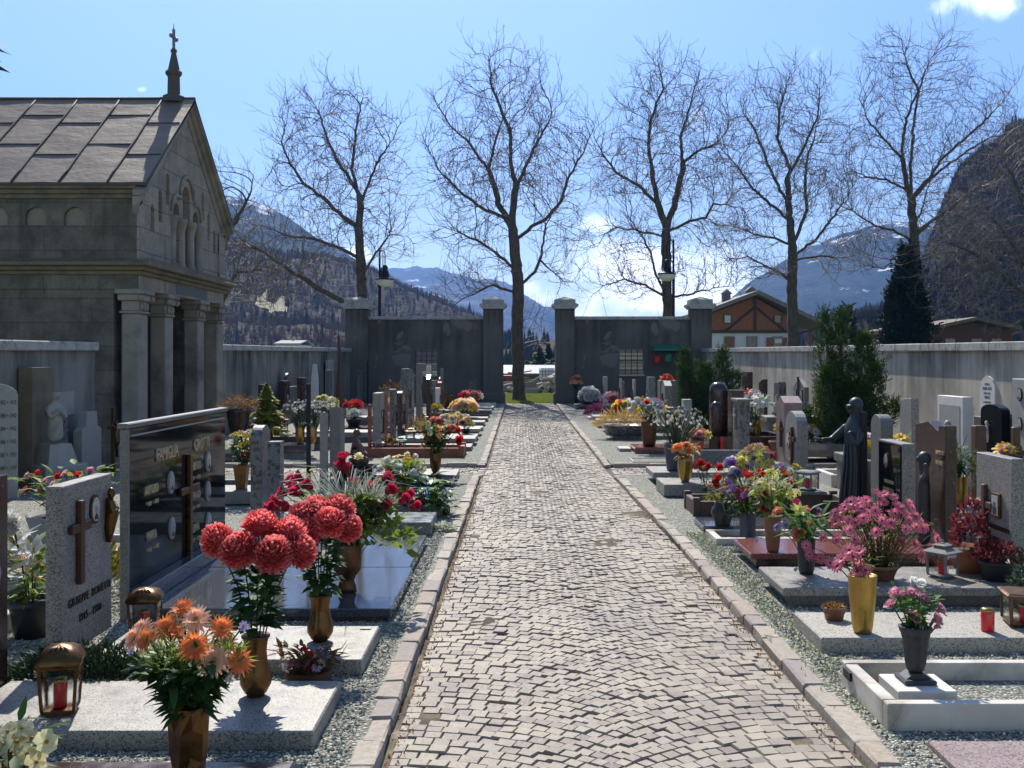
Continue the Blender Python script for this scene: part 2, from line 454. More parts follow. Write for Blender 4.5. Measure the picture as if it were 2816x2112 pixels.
def build_path():
    # segmental arcs: two half fans that meet at 45 degrees in the middle, square setts throughout
    p = .081; Q = []
    xc = .42; W = .985; Rr = W*math.sqrt(2)*1.02
    f = lambda x: math.sqrt(Rr*Rr - (W-min(W, abs(x-xc)))**2) - 1.40
    sl = lambda x: max(0.0, (W-abs(x-xc)))/math.sqrt(Rr*Rr-(W-min(W, abs(x-xc)))**2)
    def wob(x, yb): return .008*math.sin(x*4+yb*.9) + .008*math.sin(yb*2.1+x*2.3)
    y = 1.9
    while y < 39.6:
        l, r = XL(y)+.036, XR(y)-.016
        for side in (-1, 1):
            u = 0.0 if side < 0 else p/2        # distance from the middle; the middle diamond is laid once
            jit = 0.0
            while True:
                s = sl(xc+side*(u+.02)); du = p/(1+s*s)*(random.uniform(.86, 1.15) if u > .12 else random.uniform(.97,1.03))
                u2 = u+du; lim = (xc-l) if side < 0 else (r-xc)
                last = u2 > lim-.03
                if last: u2 = lim
                if u2-u < .02: break
                pts = []
                for (uu, up) in ((u,0),(u2,0),(u2,1),(u,1)):
                    if up:
                        ss = sl(xc+side*uu); k = p*ss/(1+ss*ss); v_ = uu-k
                        yy = y+p+ (f(xc+side*v_) if v_ >= 0 else f(xc)+sl(xc)*v_)
                    else: v_ = uu; yy = y+f(xc+side*uu)
                    x = xc+side*v_; pts.append((x, yy+wob(x, yy)))
                if side < 0: pts = [pts[1],pts[0],pts[3],pts[2]]
                cx = sum(q_[0] for q_ in pts)/4; cy = sum(q_[1] for q_ in pts)/4
                Q.append([(cx+(px-cx)*.977+random.gauss(0,.0018), cy+(py-cy)*.974+random.gauss(0,.0018)) for px,py in pts])
                u = u2
                if last: break
        y += p
    for (xa, xb) in ((-6.1, -.60), (1.34, 6.5)):
        yy = CROSS0+.03
        while yy < CROSS1-.05:
            x = xa
            while x < xb:
                w = random.uniform(.075,.125)
                Q.append([(x+.005,yy+.004),(x+w-.005,yy+.004+random.gauss(0,.004)),(x+w-.005,yy+.084),(x+.005,yy+.084)])
                x += w
            yy += .09
    V, Fq = stones(Q)
    # settled patches
    V[:,2] += .008*np.sin(V[:,0]*2.1+V[:,1]*.6)*np.sin(V[:,1]*.83)
    o = np_mesh('cobbled_path', V, Fq, M['cobble']); tag(o, kind='structure')
    mb = MB()
    nx, ny = 44, 560
    xs = np.linspace(-.64, 1.47, nx); ys = np.linspace(2.2, 38.9, ny)
    vs = []
    for yv in ys:
        for xv in xs:
            nn = mnoise.noise((xv*2.0, yv*1.4, 1.7)); n2 = mnoise.noise((xv*9, yv*9, 4.2))
            h = -.0100 + max(0, nn-.21)*.036 + n2*.004 + .008*math.sin(xv*2.1+yv*.6)*math.sin(yv*.83)
            vs.append((xv, yv, h))
    idx = np.arange(nx*ny).reshape(ny, nx)
    Fq = np.stack([idx[:-1,:-1], idx[:-1,1:], idx[1:,1:], idx[1:,:-1]], -1).reshape(-1,4)
    o = np_mesh('path_bedding', vs, Fq, M['bed'], smooth=True); tag(o, kind='structure')
    m2 = MB()
    m2.add([(-6.2,CROSS0-.02,-.012),(-.64,CROSS0-.02,-.012),(-.64,CROSS1,-.012),(-6.2,CROSS1,-.012)],[(0,1,2,3)])
    m2.add([(1.47,CROSS0-.02,-.012),(6.6,CROSS0-.02,-.012),(6.6,CROSS1,-.012),(1.47,CROSS1,-.012)],[(0,1,2,3)])
    tag(m2.build('cross_path_bedding', M['bed']), kind='structure')
build_path()

def kerb_run(mb, pts_fn, y0, y1, side, w=.112, h=.05):
    y = y0
    while y < y1:
        L = min(random.uniform(.22,.46), y1-y)
        if L < .06: break
        xa, xb = pts_fn(y), pts_fn(y+L)
        s0 = len(mb.v)
        hh = h + random.uniform(-.006,.006); ww = w + random.uniform(-.012,.012)
        mb.cbox(0, ww, 0, L-.006, -.08, hh, .011)
        # chip the edges
        for i in range(s0, len(mb.v)):
            vx, vy, vz = mb.v[i]
            t = vy/L; xo = xa+(xb-xa)*t + random.gauss(0,.0045)
            mb.v[i] = ((xo + vx) if side > 0 else (xo - vx), y+vy+random.gauss(0,.002), vz+random.gauss(0,.0032))
        if side < 0: mb.f[-26:] = [tuple(reversed(q)) for q in mb.f[-26:]]
        y += L
def kerb_cross(mb, x0, x1, y, w=.13, h=.07):
    x = x0
    while x < x1:
        L = min(random.uniform(.3,.6), x1-x)
        if L < .06: break
        s0=len(mb.v)
        mb.cbox(x, x+L-.006, y, y+w, -.08, h+random.uniform(-.005,.005), .011)
        for i in range(s0,len(mb.v)):
            mb.v[i] = tuple(c+random.gauss(0,.0022) for c in mb.v[i])
        x += L
mk = MB()
kerb_run(mk, XL, 2.6, CROSS0+.03, -1); kerb_run(mk, XL, CROSS1, 37.6, -1)
kerb_cross(mk, -6.2, XL(15.7)-.13, CROSS1)
tag(mk.build('path_kerb', M['kerb']), kind='structure')
mk = MB()
kerb_run(mk, XR, 2.6, CROSS0-.03, 1); kerb_run(mk, XR, CROSS1, 37.6, 1)
kerb_cross(mk, XR(15.7)+.13, 6.4, CROSS1)
kerb_cross(mk, XR(14.4)+.13, 6.6, CROSS0-.135, .12, .05)
tag(mk.build('path_kerb', M['kerb']), kind='structure')

mg = MB()
for (x0, x1, y0, y1) in ((-12,-.66,1.5,CROSS0+.005),(-12,-.62,CROSS1+.06,38.2),(1.42,7,1.5,9.0),(1.37,7,9.0,CROSS0-.02),(1.39,7,CROSS1+.06,38.2)):
    mg.add([(x0,y0,ZG),(x1,y0,ZG),(x1,y1,ZG),(x0,y1,ZG)],[(0,1,2,3)])
tag(mg.build('gravel', M['gravel']), kind='structure')

def pebbles(name, regions, skip, mat, dens, size):
    P_ = []
    for (x0,x1,y0,y1) in regions:
        n = int((x1-x0)*(y1-y0)*dens)
        p = np.stack([rng.uniform(x0,x1,n), rng.uniform(y0,y1,n)],1)
        ok = np.ones(n,bool)
        for (a,b,c,d) in skip: ok &= ~((p[:,0]>a)&(p[:,0]<b)&(p[:,1]>c)&(p[:,1]<d))
        P_.append(p[ok])
    p = np.concatenate(P_); n = len(p)
    base = np.array([[1,0,0],[0,1,0],[-1,0,0],[0,-1,0],[0,0,1],[0,0,-.7]])
    s = size*rng.uniform(.55,1.35,(n,1,1))*rng.uniform(.65,1.25,(n,1,3))
    a = rng.uniform(0,6.28,n); ca, sa = np.cos(a), np.sin(a)
    v = base[None]*s + rng.normal(0,size*.16,(n,6,3))
    x = v[:,:,0]*ca[:,None]-v[:,:,1]*sa[:,None]; y = v[:,:,0]*sa[:,None]+v[:,:,1]*ca[:,None]
    V = np.stack([x+p[:,:1], y+p[:,1:2], v[:,:,2]*.75+ZG+size*.15+rng.uniform(0,size*.5,(n,1))],2).reshape(-1,3)
    T = np.array([[0,1,4],[1,2,4],[2,3,4],[3,0,4],[1,0,5],[2,1,5],[3,2,5],[0,3,5]])
    Fq = (np.arange(n)[:,None,None]*6+T[None]).reshape(-1,3)
    return tag(np_mesh(name, V, Fq, mat), kind='stuff')
SLABS = []   # footprints, filled by the graves; pebbles are laid at the very end

# ------------------------------------------------------------------ ground, lawn
mb = MB(); mb.add([(-4000,-30,-.07),(4000,-30,-.07),(4000,6000,-.07),(-4000,6000,-.07)],[(0,1,2,3)])
tag(mb.build('ground', M['meadow']), kind='structure')
mb = MB(); mb.add([(-30,38.55,.0),(30,38.55,.0),(30,75,.02),(-30,75,.02)],[(0,1,2,3)])
tag(mb.build('lawn', M['meadow']), kind='structure')
def blades(name, n, fx_, h, w, mat):
    V=np.zeros((n,3,3)); p = fx_(n)
    a = rng.uniform(0,6.28,n); hh = h*rng.uniform(.5,1.2,n)
    d = np.stack([np.cos(a),np.sin(a)],1)*w
    V[:,0,:2]=p[:,:2]-d; V[:,1,:2]=p[:,:2]+d; V[:,2,:2]=p[:,:2]+rng.normal(0,h*.35,(n,2))
    V[:,:2,2]=p[:,2:3]; V[:,2,2]=p[:,2]+hh
    return tag(np_mesh(name, V.reshape(-1,3), np.arange(n*3).reshape(-1,3), mat), kind='stuff')
blades('grass', 26000, lambda n: np.stack([rng.uniform(-1.6,2.4,n), rng.uniform(38.7,49,n), np.full(n,.0)],1), .09, .012, M['grass'])

# ------------------------------------------------------------------ boundary walls
def wall_along_y(name, label, x, xin, y0, y1, z0, z1, mat, side):
    """a wall along the path direction whose top climbs from z0 to z1"""
    t = thing(name, label, 'wall', (x, y0, 0))
    L = y1-y0; th = xin
    mb = MB(); n = 60
    for i in range(n):
        a, b = L*i/n, L*(i+1)/n
        za, zb = z0+(z1-z0)*i/n-.125, z0+(z1-z0)*(i+1)/n-.125
        mb.add([(0,a,-.05),(0,b,-.05),(0,b,zb),(0,a,za)], [(0,1,2,3) if side>0 else (3,2,1,0)])
        mb.add([(th,a,-.05),(th,b,-.05),(th,b,zb),(th,a,za)], [(3,2,1,0) if side>0 else (0,1,2,3)])
    mb.add([(0,0,-.05),(th,0,-.05),(th,0,z0-.125),(0,0,z0-.125)],[(0,1,2,3)])
    mb.add([(0,L,-.05),(th,L,-.05),(th,L,z1-.125),(0,L,z1-.125)],[(3,2,1,0)])
    mb.build('masonry', mat, t)
    mc = MB(); y = 0
    while y < L-.05:
        l = min(random.uniform(1.0,1.5), L-y)
        a, b = z0+(z1-z0)*y/L, z0+(z1-z0)*(y+l)/L
        s0=len(mc.v)
        o = .07*(-1 if th>0 else 1)
        xa, xb = (o, th-o) if th>0 else (th-o, o)
        mc.cbox(xa, xb, y, y+l-.008, -.125, 0, .012)
        for i in range(s0,len(mc.v)):
            px,py,pz = mc.v[i]; mc.v[i] = (px,py,pz+a+(b-a)*(py-y)/l+random.gauss(0,.0015))
        y += l
    mc.build('coping', M['coping'], t)
    return t
wall_along_y('boundary_wall', 'long pale plaster cemetery wall with flat coping, catching the sun', 6.62, .3, 8.0, 37.65, 1.85, 2.04, M['wall_right'], 1)
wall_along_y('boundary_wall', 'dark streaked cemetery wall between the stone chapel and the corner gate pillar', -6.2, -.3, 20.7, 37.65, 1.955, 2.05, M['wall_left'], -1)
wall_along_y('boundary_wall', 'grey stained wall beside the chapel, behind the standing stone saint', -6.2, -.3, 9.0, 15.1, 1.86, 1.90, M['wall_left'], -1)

def gate_wall(x0, x1, wx0, wx1, wz0, wz1, label, sill):
    Y0, Y1 = 38.0, 38.4
    t = thing('gate_wall', label, 'wall', ((x0+x1)/2, Y0, 0))
    cx = (x0+x1)/2
    mb = MB(); top = fz(879, 38)
    a, b, c, d = x0-cx, wx0-cx, wx1-cx, x1-cx
    for (p,q,r,s) in ((a,b,-.05,top),(c,d,-.05,top),(b,c,-.05,wz0),(b,c,wz1,top)):
        mb.box(p,q,0,.4,r,s)
    mb.build('masonry', M['wall_gate'], t)
    mc = MB(); mc.cbox(a, d, -.06, .46, top, fz(870,38), .015); mc.build('coping', M['coping'], t)
    w = MB(); e=.16
    # slightly sunk band around the opening
    w.box(b-e,b,-.02,-.0, wz0-.05, wz1+e); w.box(c,c+e,-.02,0, wz0-.05, wz1+e); w.box(b,c,-.02,0, wz1, wz1+e)
    fr = w.build('window_surround', M['wall_gate'], t)
    g = MB()
    nx_, nz_ = 4, 5
    for i in range(nx_+1):
        xx = b + (c-b)*i/nx_; g.box(xx-.012,xx+.012,.10,.124,wz0,wz1)
    for k in range(1,nz_+1):
        zz = wz0+(wz1-wz0)*k/(nz_+.3); g.box(b,c,.126,.146,zz-.01,zz+.01)
    g.build('iron_grille', M['iron'], t)
    s = MB(); s.cbox(b-.03,c+.03,-.08,.44,wz0-.06,wz0,.01); s.build('sill', M['coping'] if sill==0 else M['sill_tile'], t)
    return t
M['sill_tile'] = m_plain('pale_sill', (.5,.46,.38), .8)
Y38 = 38.0
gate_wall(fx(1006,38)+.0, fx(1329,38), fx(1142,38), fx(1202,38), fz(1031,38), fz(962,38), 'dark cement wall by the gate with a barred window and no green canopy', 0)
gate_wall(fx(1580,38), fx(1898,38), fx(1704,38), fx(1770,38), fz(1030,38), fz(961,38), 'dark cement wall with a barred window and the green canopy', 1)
def pillar(xa, xb, label):
    cx=(fx(xa,38)+fx(xb,38))/2; w=(fx(xb,38)-fx(xa,38))/2
    t = thing('gate_pillar', label, 'pillar', (cx, 38.05, 0))
    mb=MB(); mb.cbox(-w,w,-w+.1,w+.1,-.05,fz(850,38),.02); mb.build('shaft', M['wall_gate'], t)
    b=MB(); b.cbox(-w-.07,w+.07,-w+.03,w+.17,-.05,.42,.04); b.build('plinth', M['wall_gate'], t)
    c=MB(); z0=fz(850,38)
    e=.13
    c.prism([(-w-.02,z0),(w+.02,z0),(w+.07,z0+.06),(w+e,z0+.10),(w+e,z0+.17),(w+.05,z0+.20),(-w-.05,z0+.20),(-w-e,z0+.17),(-w-e,z0+.10),(-w-.07,z0+.06)], -w-e+.1, w+e+.1, 'y')
    c.cbox(-w-.03,w+.03,-w+.07,w+.13,z0+.2,z0+.34,.015)
    zt=z0+.34
    c.add([(-w-.03,-w+.07,zt),(w+.03,-w+.07,zt),(w+.03,w+.13,zt),(-w-.03,w+.13,zt),(0,.1,zt+.13)],[(0,1,4),(1,2,4),(2,3,4),(3,0,4)])
    c.build('cap', M['coping'], t)
    return t
p0=pillar(1329,1384,'gate pillar standing at the path edge on the chapel side of the opening')
p1=pillar(1527,1580,'gate pillar across the opening from the chapel, with a sunlit sliver on its edge')
p2=pillar(952,1014,'corner pillar at the chapel-side end of the gate wall, below the bare tree')
p3=pillar(1898,1955,'corner pillar beside the chalet roof at the end of the gate wall')

# watering-can rack on the gate wall
M['green_metal']=m_plain('green_paint',(.02,.16,.10),.5,0,.3)
M['red_plastic']=m_plain('red_plastic',(.45,.02,.02),.4,0,.15)
M['green_plastic']=m_plain('green_plastic',(.03,.22,.10),.4,0,.15)
t=thing('canopy','flat green canopy fixed on the cement wall above the hanging watering cans','canopy',(fx(1844,38),37.98,fz(960,38)))
mb=MB(); w=.68; mb.prism([(-.62,-.06),(-.62,.0),(0,.16),(0,.10)],-w,w,'x'); mb.build('roof_sheet',M['green_metal'],t)
mb=MB(); mb.box(-w+.05,w-.05,-.56,-.53,-.09,-.05); mb.tube([(-w+.1,-.5,-.08),(-w+.1,0,-.45)],.015); mb.tube([(w-.1,-.5,-.08),(w-.1,0,-.45)],.015)
mb.build('bracket',M['iron'],t)
def watering_can(x,z,mat,label):
    t=thing('watering_can',label,'watering can',(x,37.8,z),0)
    b=MB(); b.lathe([(.12,0),(.14,.02),(.13,.26),(.10,.30),(.05,.30)],18,sq=.75); b.build('body',mat,t)
    b=MB(); b.tube([(.12,0,.06),(.22,0,.18),(.34,0,.30)],[.03,.022,.018],8); b.lathe([(.018,.30),(.045,.34),(.045,.35)],10,(.34,0)); b.build('spout',mat,t)
    b=MB(); b.tube([(-.12,0,.08),(-.22,0,.2),(-.12,0,.34),(.02,0,.36),(.07,0,.29)],.014,6); b.build('handle',mat,t)
    return t
watering_can(fx(1806,38),fz(1000,38),M['red_plastic'],'red watering can hanging under the green canopy on the cement wall')
watering_can(fx(1836,38),fz(995,38),M['green_plastic'],'green watering can hanging beside the red one under the canopy')
mb=MB(); mb.tube([(fx(1790,38),37.9,fz(968,38)),(fx(1890,38),37.9,fz(968,38))],.012,6)
for xs_ in (1806,1836,1866): mb.tube([(fx(xs_,38),37.9,fz(968,38)),(fx(xs_,38),37.8,fz(972,38)),(fx(xs_,38),37.8,fz(978,38))],.008,5)
o=mb.build('hook_rail',M['iron']); tag(o,'iron hook rail carrying the watering cans under the green canopy','rail')

# ------------------------------------------------------------------ chapel
def chapel():
    XF, Y0, Y1 = -5.9, 16.0, 20.6
    YC=(Y0+Y1)/2
    t = thing('chapel','small old stone burial chapel with gabled front, column porch and metal roof','chapel',(XF,Y0,0))
    L=8.0; D=Y1-Y0; dc=D/2
    zc=2.98; zE=4.30; zR=6.18
    # lower walls (behind the porch)
    PD=1.15
    mb=MB()
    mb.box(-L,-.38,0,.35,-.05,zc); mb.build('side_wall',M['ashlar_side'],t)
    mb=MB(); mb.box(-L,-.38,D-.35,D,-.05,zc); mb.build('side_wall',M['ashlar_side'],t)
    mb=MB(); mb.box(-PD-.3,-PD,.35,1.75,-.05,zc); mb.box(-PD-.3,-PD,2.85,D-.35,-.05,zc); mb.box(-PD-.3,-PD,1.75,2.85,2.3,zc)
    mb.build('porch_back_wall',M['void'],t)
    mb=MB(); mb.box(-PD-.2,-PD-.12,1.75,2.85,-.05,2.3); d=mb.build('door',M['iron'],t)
    mb=MB(); mb.box(-PD,0,.02,D-.02,-.05,.14); mb.build('step',M['pier_stone'],t)
    # piers
    pw=.27
    for (a,b) in ((0.02,.42),(1.25,1.62),(2.98,3.35),(4.18,4.58)):
        m=MB()
        m.cbox(-pw,0,a,b,.14,2.36,.02)
        m.cbox(-pw-.04,.04,a-.04,b+.04,.14,.34,.02)
        # carved capital: flaring block with volutes
        yc=(a+b)/2; hw=(b-a)/2
        for (zz,zz2,e) in ((2.36,2.40,.025),(2.40,2.56,.0),(2.56,2.66,.045),(2.66,2.735,.085)):
            m.cbox(-pw-e,e,a-e,b+e,zz,zz2,.012)
        for s in (-1,1):
            m.ball((.05,yc+s*(hw+.03),2.60),.055,8,6)
        for s in (-1,0,1): m.ball((.015,yc+s*hw*.6,2.47),.045,8,6,0,(.6,1,1.6))
        m.build('column',M['pier_stone'],t)
    # architrave
    m=MB(); m.box(-.38,.0,0,D,2.735,zc-.0); m.build('architrave',M['ashlar_front'],t)
    m=MB(); m.box(-L,.003,-.03,-.001,2.735,zc); m.build('side_architrave',M['ashlar_side'],t)
    m=MB(); m.cbox(0,.012,1.75,3.5,2.77,2.93,.003); m.build('frieze_panel',m_plain('dark_frieze_slab',(.10,.11,.105),.6),t)
    # cornice: stacked mouldings
    m=MB()
    for (z0,z1,e) in ((2.955,3.02,.07),(3.02,3.085,.13),(3.085,3.15,.22)):
        m.cbox(-L,e,-e,D+e,z0,z1,.012)
    m.prism([(-.22,3.15),(.0,3.21),(D,3.21),(D+.22,3.15)],-L,.2,'x')
    m.build('cornice',M['stone_trim'],t)
    # upper storey: side wall with blind arches
    zA=3.80
    m=MB()
    # recess arches as real openings in a 6cm skin over a core
    m.box(-L,-.02,.062,.4,3.15,zE-.1)
    sk=MB()
    y_a=.0
    arcs=[]; xx=-1.02
    r=.165
    xs=[-.98-k*.60 for k in range(12)]
    zb=3.72; zt=3.84
    sk.box(-L,0,0,.06,3.15,zb)
    edges=[-L]+[v for xa in reversed(xs) for v in (xa-r,xa+r)]+[0]
    for i in range(0,len(edges),2): sk.box(edges[i],edges[i+1],0,.06,zb,zE)
    for xa in xs:
        n=10
        arc=[(xa-r*math.cos(math.pi*k/n), zt+r*math.sin(math.pi*k/n)) for k in range(n+1)]
        for (p,q) in zip(arc,arc[1:]):
            sk.add([(p[0],0,p[1]),(q[0],0,q[1]),(q[0],0,zE),(p[0],0,zE)],[(0,1,2,3)])
            sk.add([(p[0],0,p[1]),(q[0],0,q[1]),(q[0],.06,q[1]),(p[0],.06,p[1])],[(3,2,1,0)])
    sk.build('upper_side_wall',M['ashlar_side'],t)
    m.box(-L,-.5,D-.4,D,3.15,zE)
    m.build('upper_wall_core',m_plain('niche_plaster',(.26,.235,.185),.9,0,.2,6,.1),t)
    # eaves moulding on the side
    m=MB()
    for (z0,z1,e) in ((4.13,4.2,.035),(4.2,4.27,.07),(4.27,4.34,.12)):
        m.cbox(-L,.0,-e,.0,z0,z1,.01)
    m.build('eaves_moulding',M['stone_trim'],t); m=MB()
    for (z0,z1,e) in ((4.13,4.2,.035),(4.2,4.27,.07),(4.27,4.34,.12)): m.cbox(-L,.0,D,D+e,z0,z1,.01)
    m.build('eaves_moulding',M['stone_trim'],t)
    # gable front with carved stepped niches; outline grid with holes cut by construction (bmesh boolean-free: strips)
    slope=(zR-4.30)/dc
    def top(y): return 4.30+slope*(dc-abs(y-dc))-.02
    holes=[]   # (yc, halfwidth, z0, zspring)
    for k,yc in enumerate((.62,.98,1.34,1.72)):
        holes.append((yc,.085,3.62+[.08,.28,.62,.98][k],4.05+[.0,.28,.62,.95][k]))
        holes.append((D-yc,.085,3.62+[.08,.28,.62,.98][k],4.05+[.0,.28,.62,.95][k]))
    tri=[(dc-.52,.155,3.24,4.17),(dc,.20,3.24,4.50),(dc+.52,.155,3.24,4.17)]
    allh=holes+tri
    ys=set([0.0,D,dc])
    for (yc,hw,z0,zs) in allh:
        for k in range(9): ys.add(round(yc-hw*math.cos(math.pi*k/8),4))
    ys=sorted(ys)
    fr=MB(); rec=.13
    for a,b in zip(ys,ys[1:]):
        if b-a<1e-4: continue
        mid=(a+b)/2; h=None
        for hh in allh:
            if abs(mid-hh[0])<hh[1]: h=hh
        def hz(y): 
            yc,hw,z0,zs=h; u=min(1,abs(y-yc)/hw); return zs+hw*math.sqrt(max(0,1-u*u))
        if h is None:
            fr.add([(0,a,3.15),(0,b,3.15),(0,b,top(b)),(0,a,top(a))],[(0,1,2,3)])
        else:
            yc,hw,z0,zs=h
            fr.add([(0,a,3.15),(0,b,3.15),(0,b,z0),(0,a,z0)],[(0,1,2,3)])
            fr.add([(0,a,hz(a)),(0,b,hz(b)),(0,b,top(b)),(0,a,top(a))],[(0,1,2,3)])
            d=rec if h in holes else .34
            d=.06 if h in holes else .34
            fr.add([(-d,a,hz(a)),(-d,b,hz(b)),(0,b,hz(b)),(0,a,hz(a))],[(0,1,2,3)])
            fr.add([(-d,a,z0),(-d,b,z0),(0,b,z0),(0,a,z0)],[(3,2,1,0)])
            if d<.1: fr.add([(-d,a,z0),(-d,b,z0),(-d,b,hz(b)),(-d,a,hz(a))],[(0,1,2,3)])
            for yy,sgn in ((a,1),(b,-1)):
                if abs(abs(yy-yc)-hw)<1e-3:
                    q=[(-d,yy,z0),(0,yy,z0),(0,yy,hz(yy)),(-d,yy,hz(yy))]
                    fr.add(q,[(0,1,2,3) if sgn<0 else (3,2,1,0)])
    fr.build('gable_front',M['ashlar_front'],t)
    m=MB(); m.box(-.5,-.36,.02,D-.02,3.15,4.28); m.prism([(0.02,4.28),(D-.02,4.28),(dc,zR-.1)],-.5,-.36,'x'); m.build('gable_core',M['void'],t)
    # trifora: columns, capitals, hood moulds
    for yc in (dc-.73,dc-.26,dc+.26,dc+.73):
        c=MB(); c.lathe([(.105,3.22),(.105,3.28),(.08,3.31),(.078,3.86),(.09,3.9),(.115,4.02),(.125,4.03),(.125,4.09)],14,(-.02,yc)); c.build('window_column',M['pier_stone'],t)
    for (yc,hw,zs) in ((dc-.52,.29,4.17),(dc,.36,4.50),(dc+.52,.29,4.17)):
        c=MB(); pts=[(.02,yc-hw*math.cos(math.pi*k/14),zs+hw*math.sin(math.pi*k/14)) for k in range(15)]
        if yc<dc-.1: pts=pts[:10]
        elif yc>dc+.1: pts=pts[5:]
        c.tube(pts,.035,6); c.build('hood_mould',M['pier_stone'],t)
    c=MB()
    c.cbox(-.1,.07,dc-1.0,dc+1.0,3.15,3.25,.02); c.build('window_sill',M['stone_trim'],t)
    # raking cornice
    m=MB()
    for sgn in (-1,1):
        for (o,dn,th) in ((.03,.34,.16),(.09,.18,.12),(.16,.07,.09)):
            ye = -.16 if sgn<0 else D+.16
            p0=(ye, 4.30-slope*.16-dn+.05); p1=(dc, zR-dn+.05)
            poly=[p0,p1,(p1[0],p1[1]+th),(p0[0],p0[1]+th)]
            m.prism(poly,-.03,o,'x')
    m.build('raking_cornice',M['pier_stone'],t)
    # pilaster strips at the corners
    m=MB(); m.cbox(-.02,.03,-.02,.40,3.15,4.12,.01); m.build('corner_strip',M['ashlar_front'],t); m=MB(); m.cbox(-.02,.03,D-.4,D+.02,3.15,4.12,.01); m.build('corner_strip',M['ashlar_front'],t)
    # roof
    ov=.14; x1=.16
    rf=MB()
    sl=lambda y: 4.36+ (zR+.06-4.36)*(1-abs(y-dc)/(dc+ov))
    for sgn in (-1,1):
        ye=-ov if sgn<0 else D+ov
        nx,ny=90,24; grid=[]
        for j in range(ny+1):
            yy=ye+(dc-ye)*j/ny
            for i in range(nx+1):
                xx=-L+(L+x1)*i/nx
                z=4.36+(zR+.06-4.36)*j/ny + .012*mnoise.noise((xx*1.6,yy*1.6,3.1*sgn))
                grid.append((xx,yy,z))
        fs=[]
        for j in range(ny):
            for i in range(nx):
                a=j*(nx+1)+i; q=(a,a+1,a+nx+2,a+nx+1)
                fs.append(q if sgn<0 else tuple(reversed(q)))
        rf.add(grid,fs,0,True)
    # thickness fascia
    for (ya,yb) in ((-ov,dc),(D+ov,dc)):
        rf.add([(x1,ya,4.36),(x1,yb,zR+.06),(x1,yb,zR+.0),(x1,ya,4.30)],[(0,1,2,3) if ya>yb else (3,2,1,0)],1)
    rf.add([(-L,-ov,4.36),(x1,-ov,4.36),(x1,-ov,4.315),(-L,-ov,4.315)],[(3,2,1,0)],1)
    rf.add([(-L,-ov,4.315),(x1,-ov,4.315),(x1,0.02,4.315),(-L,0.02,4.315)],[(3,2,1,0)],1)
    roof=rf.build('roof',[M['roof_sheet'],M['roof_seam']],t)
    sm=MB()
    ul=Vector((0,dc+ov,zR+.06-4.36)); ul.normalize()
    nrm=Vector((0,-ul.z,ul.y))
    Ls=math.hypot(dc+ov, zR+.06-4.36)
    xsn=[-.42-k*.74 for k in range(11)]
    def onroof(x,s,lift=.012):
        p=Vector((x,-ov,4.36))+ul*s+nrm*lift; return p
    for xx in xsn:
        sm.tube([onroof(xx+random.uniform(-.008,.008),Ls*k/8,.010) for k in range(9)],.016,5)
    for i in range(len(xsn)):
        xa=xsn[i]; xb=xsn[i-1] if i else x1-.02
        offs=(.42,.78) if i%2 else (.30,.68)
        for o_ in offs:
            sm.tube([onroof(xa,Ls*o_,.006),onroof(xb,Ls*(o_+.004),.006)],.011,5)
    sm.tube([(-L,dc,zR+.07),(x1,dc,zR+.07)],.03,6)
    sm.build('roof_seam',M['roof_seam'],roof)
    # pinnacle with cross
    pn=MB(); c=(-.22,dc)
    pn.lathe([(.2,zR+.0),(.2,zR+.10),(.15,zR+.13)],8,c,0,False)
    pn.lathe([(.115,zR+.10),(.108,zR+.46),(.145,zR+.50),(.15,zR+.54),(.11,zR+.57)],8,c,0,False)
    pn.lathe([(.11,zR+.56),(.042,zR+.88),(.058,zR+.90),(.058,zR+.93),(.028,zR+.96)],8,c,0,False)
    pin=pn.build('pinnacle',m_plain('sooty_stone',(.10,.085,.075),.9),t)
    cr=MB(); z=zR+.94
    cr.cbox(c[0]-.022,c[0]+.022,dc-.022,dc+.022,z,z+.36,.006)
    cr.cbox(c[0]-.022,c[0]+.022,dc-.125,dc+.125,z+.19,z+.235,.006)
    for s in (-1,1): cr.ball((c[0],dc+s*.125,z+.212),.042,8,6)
    cr.tube([(c[0],dc,z+.34),(c[0],dc,z+.46)],[.012,.004],5)
    cr.build('cross',m_plain('pale_metal',(.2,.19,.18),.5,.3),pin)
chapel()
